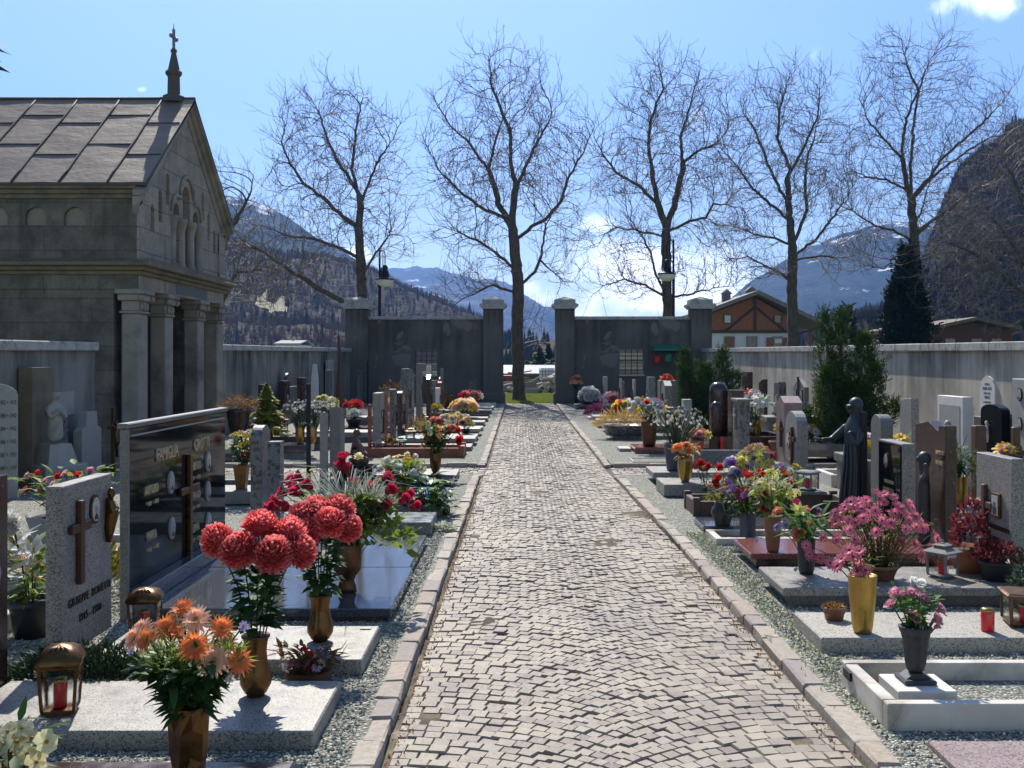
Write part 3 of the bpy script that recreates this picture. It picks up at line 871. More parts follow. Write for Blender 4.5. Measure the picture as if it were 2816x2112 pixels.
# ------------------------------------------------------------------ bare trees by space colonisation
def bare_tree(label, base, limbs, env, npts=2600, step=.20, di=1.7, dk=.40, r_tip=.0055, base_r=.225, depth=2.6, group=None, seed=1, droop=0.0, name='bare_tree'):
    """limbs: list of polylines in the tree's own frame (x, z) + depth guess; env: list of ellipses (cx, cz, rx, rz)"""
    rg = np.random.default_rng(seed)
    t = thing(name, label, 'tree', base, 0, group)
    nodes=[(0.,0.,0.)]; par=[-1]; 
    def add_line(pts, start):
        cur=start
        p=np.array(nodes[start])
        for q in pts:
            q=np.array(q,float); n=max(1,int(np.linalg.norm(q-p)/step))
            for k in range(1,n+1):
                w=p+(q-p)*k/n+rg.normal(0,.018,3); nodes.append(tuple(w)); par.append(cur); cur=len(nodes)-1
            p=q
        return cur
    for li in limbs:
        pts=li
        if len(nodes)==1: start=0
        else:
            arr=np.array(nodes); d=np.linalg.norm(arr-np.array(pts[0]),axis=1); start=int(d.argmin()); pts=pts[1:]
        add_line(pts,start)
    # attractors
    A=[]
    tot=sum(e[2]*e[3] for e in env)
    for (cx,cz,rx,rz) in env:
        n=int(npts*rx*rz/tot*2.4)
        u=rg.normal(size=(n,3)); u/=np.linalg.norm(u,axis=1)[:,None]
        r=rg.uniform(.02,1,n)**(1/2.6)*np.clip(rg.normal(1.06,.17,n),.4,1.45)
        dd=min(depth,rx)
        A.append(np.stack([cx+u[:,0]*r*rx, u[:,1]*r*dd, cz+u[:,2]*r*rz],1))
    A=np.concatenate(A); rg.shuffle(A); A=A[:int(npts*2.1)]
    arr=np.zeros((60000,3)); n0=len(nodes); arr[:n0]=nodes
    pdir=np.zeros((60000,3)); pa=np.array(par); pdir[1:n0]=arr[1:n0]-arr[pa[1:]]; pdir[:n0]/=np.maximum(1e-6,np.linalg.norm(pdir[:n0],axis=1))[:,None]
    near=np.full(len(A),-1); nd=np.full(len(A),1e9)
    def upd(i0,i1):
        nonlocal near,nd
        for s in range(i0,i1,400):
            e=min(i1,s+400)
            d=np.linalg.norm(A[:,None,:]-arr[None,s:e,:],axis=2)
            j=d.argmin(1); m=d[np.arange(len(A)),j]; b=m<nd
            near[b]=j[b]+s; nd[b]=m[b]
    upd(0,n0); n=n0
    for it in range(75):
        act=(nd<di) if it<60 else (nd<di*1.5)
        if it==0: act=nd<6
        if not act.any(): break
        ai=np.where(act)[0]; idx=near[ai]; dirs=A[ai]-arr[idx]; dirs/=np.maximum(1e-6,np.linalg.norm(dirs,axis=1))[:,None]
        dt=(dirs*pdir[idx]).sum(1); okk=np.where(idx>=n0,dt>.12,dt>-.15); idx=idx[okk]; dirs=dirs[okk]
        if len(idx)==0: break
        u,inv=np.unique(idx,return_inverse=True)
        acc=np.zeros((len(u),3)); np.add.at(acc,inv,dirs)
        acc/=np.maximum(1e-6,np.linalg.norm(acc,axis=1))[:,None]
        acc+=pdir[u]*1.0+rg.normal(0,.09,acc.shape); acc[:,2]+=.16-droop
        acc/=np.linalg.norm(acc,axis=1)[:,None]
        new=arr[u]+acc*step
        k=len(new)
        if n+k>58000: break
        arr[n:n+k]=new; pdir[n:n+k]=acc; par.extend(u.tolist()); upd(n,n+k); n+=k
        keep=nd>dk
        A=A[keep]; near=near[keep]; nd=nd[keep]
        if len(A)==0: break
    pts=arr[:n]; par=np.array(par)
    # twigs: side shoots that leave at an angle and bend up, then finer shoots on them
    nch=np.zeros(n,int); np.add.at(nch,par[1:],1)
    P2=[pts]; par2=[par]; cnt=n
    zb=min(q_[1] for q_ in [(e[0],e[1]-e[3]) for e in env])
    cand=np.arange(n0//3,n); cand=cand[pts[cand,2]>max(1.6,zb*.9)]
    allp=pts; allpar=par
    for rep,(prob,L0,ns) in enumerate(((.36,.28,4),(.30,.26,4),(.30,.18,3),(.22,.18,3))):
        sel=cand[rg.random(len(cand))<prob]
        pd=allp[sel]-allp[np.maximum(allpar[sel],0)]; pd/=np.maximum(1e-6,np.linalg.norm(pd,axis=1))[:,None]
        sd=rg.normal(size=pd.shape); sd-=pd*(sd*pd).sum(1)[:,None]; sd/=np.linalg.norm(sd,axis=1)[:,None]
        ang=rg.uniform(.45,1.1,len(sel))[:,None]; d=pd*np.cos(ang)+sd*np.sin(ang); d[:,2]+=.10-droop
        cur=allp[sel]; cp=sel; Lk=L0*rg.uniform(.45,1.15,(len(sel),1)); nxt=[]
        for s in range(ns):
            d/=np.linalg.norm(d,axis=1)[:,None]; cur=cur+d*Lk; P2.append(cur); par2.append(cp); cp=np.arange(cnt,cnt+len(cur)); cnt+=len(cur); nxt.append(cp)
            d=d+rg.normal(0,.09,d.shape); d[:,2]+=.15
        if rep in (1,):
            allp=np.concatenate(P2); allpar=np.concatenate(par2); cand=np.arange(n,cnt)
    pts=np.concatenate(P2); par=np.concatenate(par2); n=len(pts)
    # pipe-model radii
    ex=2.25; acc=np.full(n, 0.0); nchild=np.zeros(n,int); np.add.at(nchild,par[1:],1)
    # children always carry a larger index than their parent
    for i in range(n-1,0,-1):
        if acc[i]==0: acc[i]=r_tip**ex
        acc[par[i]]+=acc[i]
    if acc[0]==0: acc[0]=r_tip**ex
    rad=acc**(1/ex); rad*=1
    k=base_r/rad[0]; rad=np.where(rad>r_tip*2, r_tip*2+(rad-r_tip*2)*(base_r-r_tip*2)/(rad[0]-r_tip*2), rad)
    lim=(rad<.10)&(rad>.012); rad=np.where(lim, np.maximum(.010,rad*.78), rad)
    # root flare
    z=pts[:,2]; rad=np.where((rad>base_r*.6)&(z<.5), rad*(1+.45*np.clip(.5-z,0,.5)), rad)
    ci=np.arange(1,n); pi=par[1:]
    a=pts[pi]; b=pts[ci]; ra=np.minimum(rad[pi],rad[ci]*1.25+.004); rb=rad[ci]
    d=b-a; L=np.linalg.norm(d,axis=1); ok=L>1e-5; a,b,ra,rb,d,L=[q[ok] for q in (a,b,ra,rb,d,L)]
    d=d/L[:,None]
    up=np.where(np.abs(d[:,2:3])<.9, np.array([[0,0,1.]]), np.array([[1.,0,0]]))
    e1=np.cross(d,up); e1/=np.linalg.norm(e1,axis=1)[:,None]; e2=np.cross(d,e1)
    def tubes(sel, ns):
        m=sel.sum(); ang=2*np.pi*np.arange(ns)/ns
        ring=np.cos(ang)[None,:,None]*e1[sel][:,None]+np.sin(ang)[None,:,None]*e2[sel][:,None]
        A0=a[sel][:,None]-d[sel][:,None]*(ra[sel]*.35)[:,None,None]+ring*ra[sel][:,None,None]; B0=b[sel][:,None]+ring*rb[sel][:,None,None]
        V=np.concatenate([A0,B0],1).reshape(-1,3)
        k=np.arange(ns); k2=(k+1)%ns
        Fq=np.stack([k,k2,ns+k2,ns+k],1)[None]+(np.arange(m)*2*ns)[:,None,None]
        return V,Fq.reshape(-1,4)
    big=rb>.035
    V,Fq=tubes(big,9); np_mesh('trunk',V,Fq,M['bark'],smooth=True,parent=t)
    V,Fq=tubes(~big,3); np_mesh('crown',V,Fq,M['twig'],smooth=True,parent=t)
    return t
def T(xs0, ys0, sc, pts, Y, bx, depths=None):
    """photo-crop points -> (x, y, z) in the tree's frame, with a depth offset for each limb"""
    out=[]
    for i,(x,y) in enumerate(pts):
        X,_,Z=P(xs0+x/sc, ys0+y/sc, Y); out.append((X-bx, (depths or 0)*i, Z))
    return out
def env_px(l, Y, bx): # ellipses given in photo pixels (cx, cy, rx, ry)
    return [((cx-VX)*Y/F-bx, fz(cy+18,Y), rx*Y/F*.90, ry*Y/F*.86) for (cx,cy,rx,ry) in l]
C1=(600,100,2.074); C2=(1400,100,2.074); C3=(2016,0,1.844)
GT='row of bare trees beyond the gate wall'
Y1=41.5; bx=fx(997,Y1)
bare_tree('bare tree behind the corner pillar by the chapel, wide fan crown',(bx,Y1,0),
 [[(0,0,0)]+T(*C1,[(822,1560),(812,1270),(800,1100),(812,950),(800,900),(760,760),(790,520),(825,330)],Y1,bx),
  T(*C1,[(795,1110),(690,1010),(600,920),(500,850),(430,740),(380,620)],Y1,bx,-.12),
  T(*C1,[(800,930),(740,800),(680,720),(610,580),(560,400)],Y1,bx,.15),
  T(*C1,[(812,930),(875,800),(930,690),(1000,600),(1060,480)],Y1,bx,-.1),
  T(*C1,[(805,1275),(700,1210),(560,1160),(420,1150),(300,1100)],Y1,bx,-.2),
  T(*C1,[(815,1400),(850,1320),(920,1220),(990,1140),(1090,1150)],Y1,bx,-.2),
  T(*C1,[(825,1540),(740,1520),(600,1450),(450,1350),(330,1270),(190,1180),(100,1080)],Y1,bx,-.3)],
 env_px([(920,420,170,225),(960,560,150,120),(820,560,110,170),(800,690,200,60),(1030,520,110,190),(770,760,170,70),(1060,670,80,50),(665,690,70,110)],Y1,bx),2600,seed=3,group=GT)
Y2=40.8; bx=fx(1427,Y2)
bare_tree('bare tree standing in the gate opening, its trunk seen down to the grass',(bx,Y2,0),
 [[(0,0,0)]+T(*C2,[(48,1640),(52,1400),(32,1200),(15,1000),(38,860),(5,700),(8,560)],Y2,bx)+T(*C1,[(1640,480),(1560,280),(1545,120)],Y2,bx),
  T(*C1,[(1690,1100),(1600,950),(1540,740),(1590,540),(1650,400)],Y2,bx,.15),
  T(*C1,[(1640,1060),(1500,980),(1360,870),(1260,770),(1190,620)],Y2,bx,-.1),
  T(*C1,[(1545,760),(1440,620),(1330,520),(1220,350)],Y2,bx,-.1),
  T(*C2,[(50,1150),(130,1090),(200,1050),(290,960),(330,830),(420,670),(480,530)],Y2,bx,-.1),
  T(*C2,[(85,1440),(150,1350),(185,1250),(205,1090),(260,1010)],Y2,bx,-.25),
  T(*C2,[(40,860),(100,720),(180,560),(250,420)],Y2,bx,.2),
  T(*C2,[(185,1270),(240,1340),(310,1400),(380,1410)],Y2,bx,-.2),
  T(*C1,[(1690,1330),(1590,1240),(1500,1180),(1380,1130)],Y2,bx,-.2),
  T(*C1,[(1690,1460),(1560,1420),(1430,1490),(1330,1540)],Y2,bx,-.2)],
 env_px([(1400,290,150,165),(1280,420,120,140),(1500,420,110,180),(1390,480,200,120),(1290,600,120,110),(1540,560,80,150),(1530,720,70,70),(1310,750,120,60),(1470,890,50,70)],Y2,bx),3000,seed=5,group=GT,base_r=.24)
Y3=43.0; bx=fx(1840,Y3)
bare_tree('bare forked tree behind the gate wall next to the tall lamp post',(bx,Y3,0),
 [[(0,0,0)]+T(*C2,[(905,1590),(900,1400),(895,1200),(895,1090),(850,960),(820,800),(795,620),(810,470),(880,300),(850,150)],Y3,bx),
  T(*C2,[(895,1120),(920,1040),(965,900),(1000,740),(990,560),(1040,400),(1090,220)],Y3,bx,.12),
  T(*C2,[(850,950),(740,850),(620,790),(540,700),(480,590)],Y3,bx,-.12),
  T(*C2,[(925,1130),(1000,1070),(1110,1040),(1150,970),(1215,980),(1290,1000)],Y3,bx,-.2),
  T(*C2,[(880,1150),(820,1130),(700,1110),(600,1100),(540,1140)],Y3,bx,-.2),
  T(*C2,[(890,1480),(840,1360),(815,1230),(760,1120),(700,1020)],Y3,bx,.2),
  T(*C2,[(880,1490),(770,1420),(650,1390),(530,1430),(450,1500)],Y3,bx,-.2),
  T(*C2,[(930,1500),(1040,1470),(1150,1440),(1260,1430)],Y3,bx,-.2),
  T(*C2,[(1000,690),(1080,650),(1180,610),(1260,520)],Y3,bx,.1)],
 env_px([(1850,300,165,170),(1720,440,110,130),(1960,440,90,140),(1830,470,180,110),(1730,640,120,90),(1960,620,90,90),(1740,760,110,60),(1900,760,110,60)],Y3,bx),3000,seed=8,group=GT)
Y4=45.0; bx=fx(2180,Y4)
bare_tree('bare upright tree in front of the chalet gable',(bx,Y4,0),
 [[(0,0,0)]+T(*C3,[(300,1640),(300,1440),(300,1250),(285,1100),(275,900),(290,860),(225,700),(240,540),(280,400)],Y4,bx),
  T(*C3,[(300,1240),(345,1150),(385,1060),(380,950),(395,780),(430,700),(470,560)],Y4,bx,.15),
  T(*C3,[(280,880),(340,780),(420,600),(420,470),(470,400)],Y4,bx,-.15),
  T(*C3,[(275,1130),(190,1040),(90,960),(30,880),(-40,800)],Y4,bx,-.15),
  T(*C3,[(270,1010),(240,960),(180,820),(120,650),(60,560)],Y4,bx,.1),
  T(*C3,[(295,1430),(240,1390),(150,1350),(60,1310),(-60,1330)],Y4,bx,-.2),
  T(*C3,[(320,1290),(420,1220),(520,1090),(630,920)],Y4,bx,.1),
  T(*C3,[(280,1250),(210,1210),(120,1200),(30,1170)],Y4,bx,-.2),
  T(*C3,[(320,1320),(430,1300),(560,1310),(640,1340)],Y4,bx,-.2)],
 env_px([(2160,300,140,140),(2060,420,100,160),(2270,410,90,170),(2170,500,160,130),(2060,620,110,80),(2290,640,90,100),(2080,730,100,50),(2290,700,70,50)],Y4,bx),2900,seed=12,group=GT)
Y5=46.0; bx=fx(2512,Y5)
bare_tree('bare spreading tree rising behind the dark columnar cypress',(bx,Y5,0),
 [[(0,0,0)]+T(*C3,[(920,1500),(920,1250),(905,1010),(870,900),(855,760),(880,600),(940,460),(880,330),(850,180)],Y5,bx),
  T(*C3,[(910,1000),(910,850),(930,640),(960,480),(1010,330),(1080,200)],Y5,bx,.2),
  T(*C3,[(915,1000),(990,910),(1040,820),(1150,720),(1260,620),(1370,490),(1430,400)],Y5,bx,-.1),
  T(*C3,[(990,910),(1100,830),(1200,760),(1320,690),(1420,660)],Y5,bx,.15),
  T(*C3,[(885,1000),(860,960),(760,920),(650,910),(560,870)],Y5,bx,-.2),
  T(*C3,[(895,1230),(800,1170),(700,1150),(600,1090),(490,1040)],Y5,bx,-.2),
  T(*C3,[(930,1190),(1000,1130),(1130,1040),(1250,950),(1400,890)],Y5,bx,.2),
  T(*C3,[(925,1160),(950,1060),(975,950)],Y5,bx,-.2),
  T(*C3,[(855,800),(790,720),(700,600),(660,480)],Y5,bx,.2),
  T(*C3,[(900,1260),(830,1290),(740,1370),(640,1350)],Y5,bx,-.25)],
 env_px([(2470,200,100,130),(2600,230,80,160),(2420,380,110,130),(2590,420,170,110),(2720,330,90,130),(2350,520,90,80),(2560,560,170,70),(2740,440,80,110),(2400,660,110,60),(2640,640,130,70)],Y5,bx),3200,seed=17,group=GT)
Y6=40.0; bx=fx(2905,Y6)
bare_tree('bare tree on the side of the dark mountain, its boughs over the cemetery wall',(bx,Y6,0),
 [[(0,0,0),(0,0,3.0),(.1,0,5.5),(0,.2,8.5)],
  [(0,0,2.8)]+T(*C3,[(1475,1480),(1340,1380),(1230,1290),(1100,1230),(1000,1200)],Y6,bx),
  [(0,0,3.6)]+T(*C3,[(1475,1330),(1380,1180),(1290,1080),(1200,1060)],Y6,bx),
  [(0,0,5.0)]+T(*C3,[(1475,1050),(1420,900),(1340,760)],Y6,bx)],
 env_px([(2790,620,130,130),(2700,760,130,90),(2640,690,80,70),(2800,820,110,70),(2860,450,90,150)],Y6,bx),2000,seed=21,group=GT)
Y7=43.0; bx=fx(560,Y7)
bare_tree('low bare branches showing between the chapel and the first tree',(bx,Y7,0),
 [[(0,0,0),(.1,0,3),(.2,0,6)],
  [(.1,0,2.6)]+T(*C1,[(100,1350),(220,1330),(330,1330)],Y7,bx),
  [(.1,0,4)]+T(*C1,[(60,1100),(130,1000),(190,880),(200,800)],Y7,bx)],
 env_px([(670,650,70,110),(700,760,90,80),(590,560,90,130)],Y7,bx),1300,seed=25,group=GT,base_r=.2)

# ------------------------------------------------------------------ mountains
def slope(name, ridge, Yr, Yf, mat, nu=160, nv=40, p=1.15, amp=.04, zf=-2.0, back=1.35, jag=0.0, sd=0.0):
    """ridge: (xs, ys) outline of the crest in the photograph; Yr distance of the crest (number or fn of 0..1); Yf distance of its foot"""
    xs=np.array([a for a,_ in ridge],float); ys=np.array([b for _,b in ridge],float)
    V=[]; rows=nv+8
    U=np.linspace(xs[0],xs[-1],nu)
    for i,u in enumerate(U):
        yr=Yr(i/(nu-1)) if callable(Yr) else Yr
        yf=Yf(i/(nu-1)) if callable(Yf) else Yf
        yv=np.interp(u,xs,ys)
        if jag: yv+=jag*(mnoise.fractal((u*.02,sd,1.1),1.0,2.0,5)+.5*mnoise.noise((u*.13,sd,.4)))
        rx,_,rz=P(u,yv,yr); fxx=(u-VX)*yf/F
        for j in range(rows):
            if j<=nv:
                s=j/nv; X=fxx+(rx-fxx)*s; Yy=yf+(yr-yf)*s; z=zf+(rz-zf)*s**p
                w=math.sin(math.pi*s)
            else:
                s=(j-nv)/8; X=rx*(1+(back-1)*s); Yy=yr*(1+(back-1)*s); z=rz+(zf-rz)*s; w=.3*math.sin(math.pi*s)
            k=3.2/yr
            nz=mnoise.fractal((X*k*1.6,Yy*k*1.6,z*k+sd),1.0,2.1,6)
            V.append((X+nz*yr*.012*w, Yy, z+nz*yr*amp*w))
    idx=np.arange(nu*rows).reshape(nu,rows)
    Fq=np.stack([idx[:-1,:-1],idx[1:,:-1],idx[1:,1:],idx[:-1,1:]],-1).reshape(-1,4)
    o=np_mesh(name,V,Fq,mat,smooth=True); tag(o,kind='structure')
    return np.array(V).reshape(nu,rows,3)[:,:nv+1]
slope('mountain',[(760,790),(900,760),(1024,741),(1100,736),(1145,730),(1170,738),(1203,736),(1240,752),(1275,757),(1310,772),(1347,765),(1391,772),(1420,790),(1443,812),(1477,832),(1511,856),(1530,878),(1580,905),(1680,930),(1800,948),(2000,962)],2600,1300,M['slope_far'],200,44,1.1,.03,jag=5,sd=2.2)
slope('mountain',[(150,380),(380,455),(560,515),(619,536),(660,545),(711,558),(793,597),(841,635),(889,664),(947,693),(1010,728),(1100,790),(1250,880),(1400,950),(1500,975)],1050,560,M['slope_snowy'],170,44,1.15,.03,jag=4,sd=5.5)
gl=slope('hillside',[(100,560),(350,600),(560,655),(640,668),(760,690),(900,705),(1010,735),(1082,775),(1154,801),(1227,830),(1299,868),(1360,915),(1420,955),(1470,978)],lambda u:520-120*u,lambda u:170-20*u,M['slope_wood'],150,44,1.1,.025,jag=5,sd=8.1)
slope('mountain',[(1860,960),(1950,890),(2016,812),(2050,785),(2097,754),(2168,708),(2233,678),(2309,645),(2396,620),(2440,612),(2477,612),(2537,616),(2620,640),(2760,700),(2950,760)],1500,800,M['slope_snowy'],170,44,1.1,.02,jag=4,sd=3.7)
gr=slope('hillside',[(2330,965),(2420,925),(2500,850),(2552,720),(2575,628),(2602,565),(2618,520),(2640,482),(2667,450),(2721,399),(2775,356),(2816,330),(2900,285),(3050,230),(3300,180)],lambda u:300-30*u,lambda u:120-10*u,M['slope_dark'],220,60,1.0,.07,jag=20,sd=6.3)
gm=slope('hillside',[(1950,975),(2080,945),(2190,905),(2260,880),(2330,868),(2410,850),(2480,845),(2560,850),(2700,870),(2900,880)],330,150,M['slope_wood'],100,24,1.1,.02,jag=4,sd=9.3)
gc=slope('hillside',[(1240,985),(1330,962),(1400,948),(1480,936),(1560,930),(1660,938),(1800,955),(1950,970)],260,120,M['slope_wood'],70,18,1.1,.02,jag=3,sd=1.3)

def forest(name, grids, n, kind, hmin, hmax, mat, vlo=0.02, vhi=1.0, keep=None):
    Vs=[];Fs=[];b=0
    for g,frac in grids:
        nu,nv,_=g.shape
        for k in range(int(n*frac)):
            u=random.uniform(0,nu-1.01); v=random.uniform(vlo,vhi)*(nv-1.01)
            i,j=int(u),int(v); a,c=u-i,v-j
            p=g[i,j]*(1-a)*(1-c)+g[i+1,j]*a*(1-c)+g[i,j+1]*(1-a)*c+g[i+1,j+1]*a*c
            if keep and not keep(p): continue
            h=random.uniform(hmin,hmax)
            if kind=='conifer':
                for (z0,z1,r) in ((.05,.55,.20),(.28,.78,.155),(.52,1.0,.10)):
                    m=6; off=random.random()
                    ring=[(p[0]+h*r*random.uniform(.7,1.15)*math.cos(6.283*(q+off)/m),p[1]+h*r*random.uniform(.7,1.15)*math.sin(6.283*(q+off)/m),p[2]+h*(z0+random.uniform(-.03,.03))) for q in range(m)]
                    Vs+=ring+[(p[0],p[1],p[2]+h*z1)]
                    Fs+=[(b+q,b+(q+1)%m,b+m) for q in range(m)]; b+=m+1
            else:
                # bare crown: a tuft of thin upright splinters
                m=9
                for q in range(m):
                    a_=random.uniform(0,6.28); r=h*random.uniform(.05,.30); w=h*.035
                    x,y=p[0]+r*math.cos(a_)*.4,p[1]+r*math.sin(a_)*.4
                    x2,y2=p[0]+r*math.cos(a_)*1.1,p[1]+r*math.sin(a_)*1.1
                    zt=p[2]+h*random.uniform(.55,1.0)
                    px,py=-math.sin(a_)*w,math.cos(a_)*w
                    Vs+=[(x-px,y-py,p[2]+h*.1),(x+px,y+py,p[2]+h*.1),(x2,y2,zt)]; Fs.append((b,b+1,b+2)); b+=3
    return tag(np_mesh(name,Vs,Fs,mat),kind='stuff')
clear1=lambda p: not (-160<p[0]<-88 and 240<p[1]<420 and False)
forest('bare_woodland',[(gl,.7),(gm,.3)],13000,'bare',1.8,3.4,M['bare_wood'],.02,1.0)
forest('bare_woodland',[(gr,1.0)],9000,'bare',1.4,3.0,M['dark_wood'],.02,1.0)
forest('conifer_forest',[(gl,.16),(gr,.05),(gm,.54),(gc,.25)],1900,'conifer',2.0,4.4,M['conifer'],.02,1.0)

# the pale hillside meadow among the woods
def patch_on(name,g,u0,u1,v0,v1,lift,mat):
    nu,nv,_=g.shape; V=[];n=12
    for a in range(n+1):
        for c in range(7):
            uu=(u0+(u1-u0)*a/n)*(nu-1.01); hw=math.sin(math.pi*(.06+.88*a/n))**.6; vv=((v0+v1)/2+(v1-v0)*(c/6.-.5)*hw+.012*math.sin(a*.9))*(nv-1.01)
            i,j=int(uu),int(vv); q=g[i,j]; V.append((q[0],q[1]-lift*.7,q[2]+lift))
    idx=np.arange((n+1)*7).reshape(n+1,7)
    Fq=np.stack([idx[:-1,:-1],idx[1:,:-1],idx[1:,1:],idx[:-1,1:]],-1).reshape(-1,4)
    return tag(np_mesh(name,V,Fq,mat,smooth=True),kind='structure')
patch_on('hill_meadow',gl,.46,.53,.37,.43,3.2,M['clearing'])
mb=MB(); mb.add([(-60,70,-.03),(-22,60,-.03),(-24,118,2.2),(-62,125,2.6)],[(0,1,2,3)]); tag(mb.build('hill_meadow',M['meadow']),kind='structure')

# ------------------------------------------------------------------ chalet and farther houses
M['larch']=m_plain('orange_larch_boards',(.30,.105,.035),.7,0,.35,7,.15)
M['whitewash']=m_plain('white_plaster',(.66,.66,.70),.9,0,.1,3,.1)
M['roof_tile']=m_plain('grey_brown_roof',(.20,.175,.155),.8,0,.3,4,.3)
M['shutter']=m_plain('brown_shutter',(.25,.10,.045),.7)
M['glass_dark']=m_plain('window_pane',(.03,.035,.05),.1,0,.2,3,0,.8)
M['beam']=m_plain('dark_beam',(.09,.04,.02),.8)
def chalet():
    Yc=70.0; x0,x1=fx(1954,Yc),fx(2168,Yc); xr=fx(2076,Yc)
    t=thing('chalet','wooden alpine chalet with orange boarded gable above a white ground floor','house',((x0+x1)/2,Yc,0)); ox=(x0+x1)/2
    zw=fz(914,Yc); zr=fz(812,Yc); zl=fz(860,Yc); zrt=fz(868,Yc); xe=fx(2263,Yc); ze=fz(901,Yc)
    x0-=ox; x1-=ox; xr-=ox; xe-=ox
    mb=MB(); mb.box(x0,x1,0,10,-.1,zw); mb.build('wall',M['whitewash'],t)
    mb=MB(); mb.prism([(x0,zw),(x1,zw),(x1,zrt-.1),(xr,zr-.12),(x0,zl-.05)],-.05,10,'y'); mb.build('boarded_gable',M['larch'],t)
    mb=MB()
    for sgn,(xa,za) in ((-1,(x0-.35,zl-.08)),(1,(xe,ze))):
        mb.prism([(xa,za),(xr,zr),(xr,zr+.28),(xa,za+.28)] if sgn<0 else [(xr,zr),(xa,za),(xa,za+.28),(xr,zr+.28)],-1.1,11,'y')
    roof=mb.build('roof',M['roof_tile'],t)
    for (cx,cy,h) in ((fx(2029,Yc)-ox,4.0,.35),(fx(2087,Yc)-ox,2.5,.45)):
        c=MB(); c.box(cx-.28,cx+.28,cy-.28,cy+.28,zr-1.4,zr+h); c.prism([(cx-.4,zr+h),(cx+.4,zr+h),(cx,zr+h+.32)],cy-.4,cy+.4,'y'); c.build('chimney',M['roof_tile'],roof)
    # rafters, braces
    mb=MB()
    mb.box(xr-.10,xr+.10,-.12,-.05,zw,zr-.2)
    for s in (-1,1): mb.tube([(xr+s*2.0,-.09,zw+.1),(xr+s*.05,-.09,zw+1.7)],.10,4)
    mb.box(x0,x1,-.14,-.055,zw-.05,zw+.16)
    mb.tube([(xe-.4,-.6,ze),(x1+.1,-.09,ze-.55)],.10,4)
    mb.build('timber_frame',M['beam'],t)
    for (xs_,w,sh) in ((2005,22,'l'),(2067,22,''),(2138,26,'b')):
        wx=fx(xs_,Yc)-ox; z0,z1=fz(958,Yc),fz(928,Yc)
        f=MB(); f.box(wx-.36,wx+.36,-.09,0,z0-.06,z1+.08); w_=f.build('window',M['pier_stone'],t)
        g=MB(); g.box(wx-.27,wx+.27,-.11,-.09,z0,z1); g.build('pane',M['glass_dark'],w_)
        if sh=='l':
            s=MB(); s.box(wx-.29,wx+.29,-.14,-.112,z0,z1); s.build('shutter',M['shutter'],w_)
        if sh=='b':
            for sg in (-1,1):
                s=MB(); s.box(wx+sg*.55-.22,wx+sg*.55+.22,-.13,-.09,z0,z1); s.build('shutter',M['shutter'],w_)
            s=MB(); s.box(wx-.2,wx+.26,-.125,-.112,z0+.35,z1-.1); s.build('curtain',M['whitewash'],w_)
    for xs_ in (2000,2137):
        wx=fx(xs_,Yc)-ox; z0,z1=fz(890,Yc),fz(865,Yc)
        f=MB(); f.box(wx-.28,wx+.28,-.12,-.05,z0,z1); w_=f.build('window',M['beam'],t)
        g=MB(); g.box(wx-.2,wx+.2,-.14,-.12,z0+.06,z1-.06); g.build('pane',M['whitewash'] if xs_==2000 else M['glass_dark'],w_)
    # carport side
    mb=MB(); mb.box(x1+1.45,x1+1.6,.0,.15,0,ze-.1); mb.build('porch_post',M['larch'],t)
    mb=MB(); mb.box(x1,x1+1.5,3,3.1,0,zw-.3); mb.build('side_boarding',M['beam'],t)
chalet()
def small_house(name,label,xs0,xs1,ysr,yse,Y,roofm,wallm,ridge='x',depth=7):
    x0,x1=fx(xs0,Y),fx(xs1,Y); c=(x0+x1)/2; w=(x1-x0)/2; ze=fz(yse,Y); zr=fz(ysr,Y)
    t=thing(name,label,'house',(c,Y,0))
    mb=MB(); mb.box(-w*.9,w*.9,.3,depth-.3,-.3,ze); mb.build('wall',wallm,t)
    mb=MB()
    if ridge=='x':
        mb.prism([(0,ze),(depth/2,zr-.15),(depth,ze),(depth,ze+.2),(depth/2,zr),(0,ze+.2)],-w,w,'x')
        for s in (-1,1): pass
    else:
        mb.prism([(-w,ze),(0,zr-.2),(w,ze),(w,ze+.22),(0,zr),(-w,ze+.22)],-.5,depth,'y')
        mg_=MB(); mg_.prism([(-w*.9,ze-.02),(w*.9,ze-.02),(0,zr-.3)],.32,depth-.4,'y'); mg_.build('gable',M['beam'],t)
    r=mb.build('roof',roofm,t)
    m=MB(); m.box(-w*.12,w*.02,depth*.45,depth*.6,zr-.5,zr+.5); m.build('chimney',roofm,r)
    for s in (-.5,.1,.55):
        f=MB(); f.box(w*s-.3,w*s+.3,.22,.3,ze-1.4,ze-.5); f.build('window',M['glass_dark'],t)
    return t
small_house('house','low brown-roofed house partly hidden behind the cemetery wall under the dark mountain',2556,2800,872,908,62,m_plain('dark_brown_roof',(.13,.085,.06),.8,0,.3,4,.3),M['beam'],'y',12)
small_house('house','tiny pale cottage on the slope of the dark mountain',2744,2800,853,868,170,M['coping'],M['whitewash'],'x',7)
small_house('house','distant white-roofed farmhouse over the streaked wall beside the chapel',752,826,934,948,140,M['coping'],M['whitewash'],'x',9)

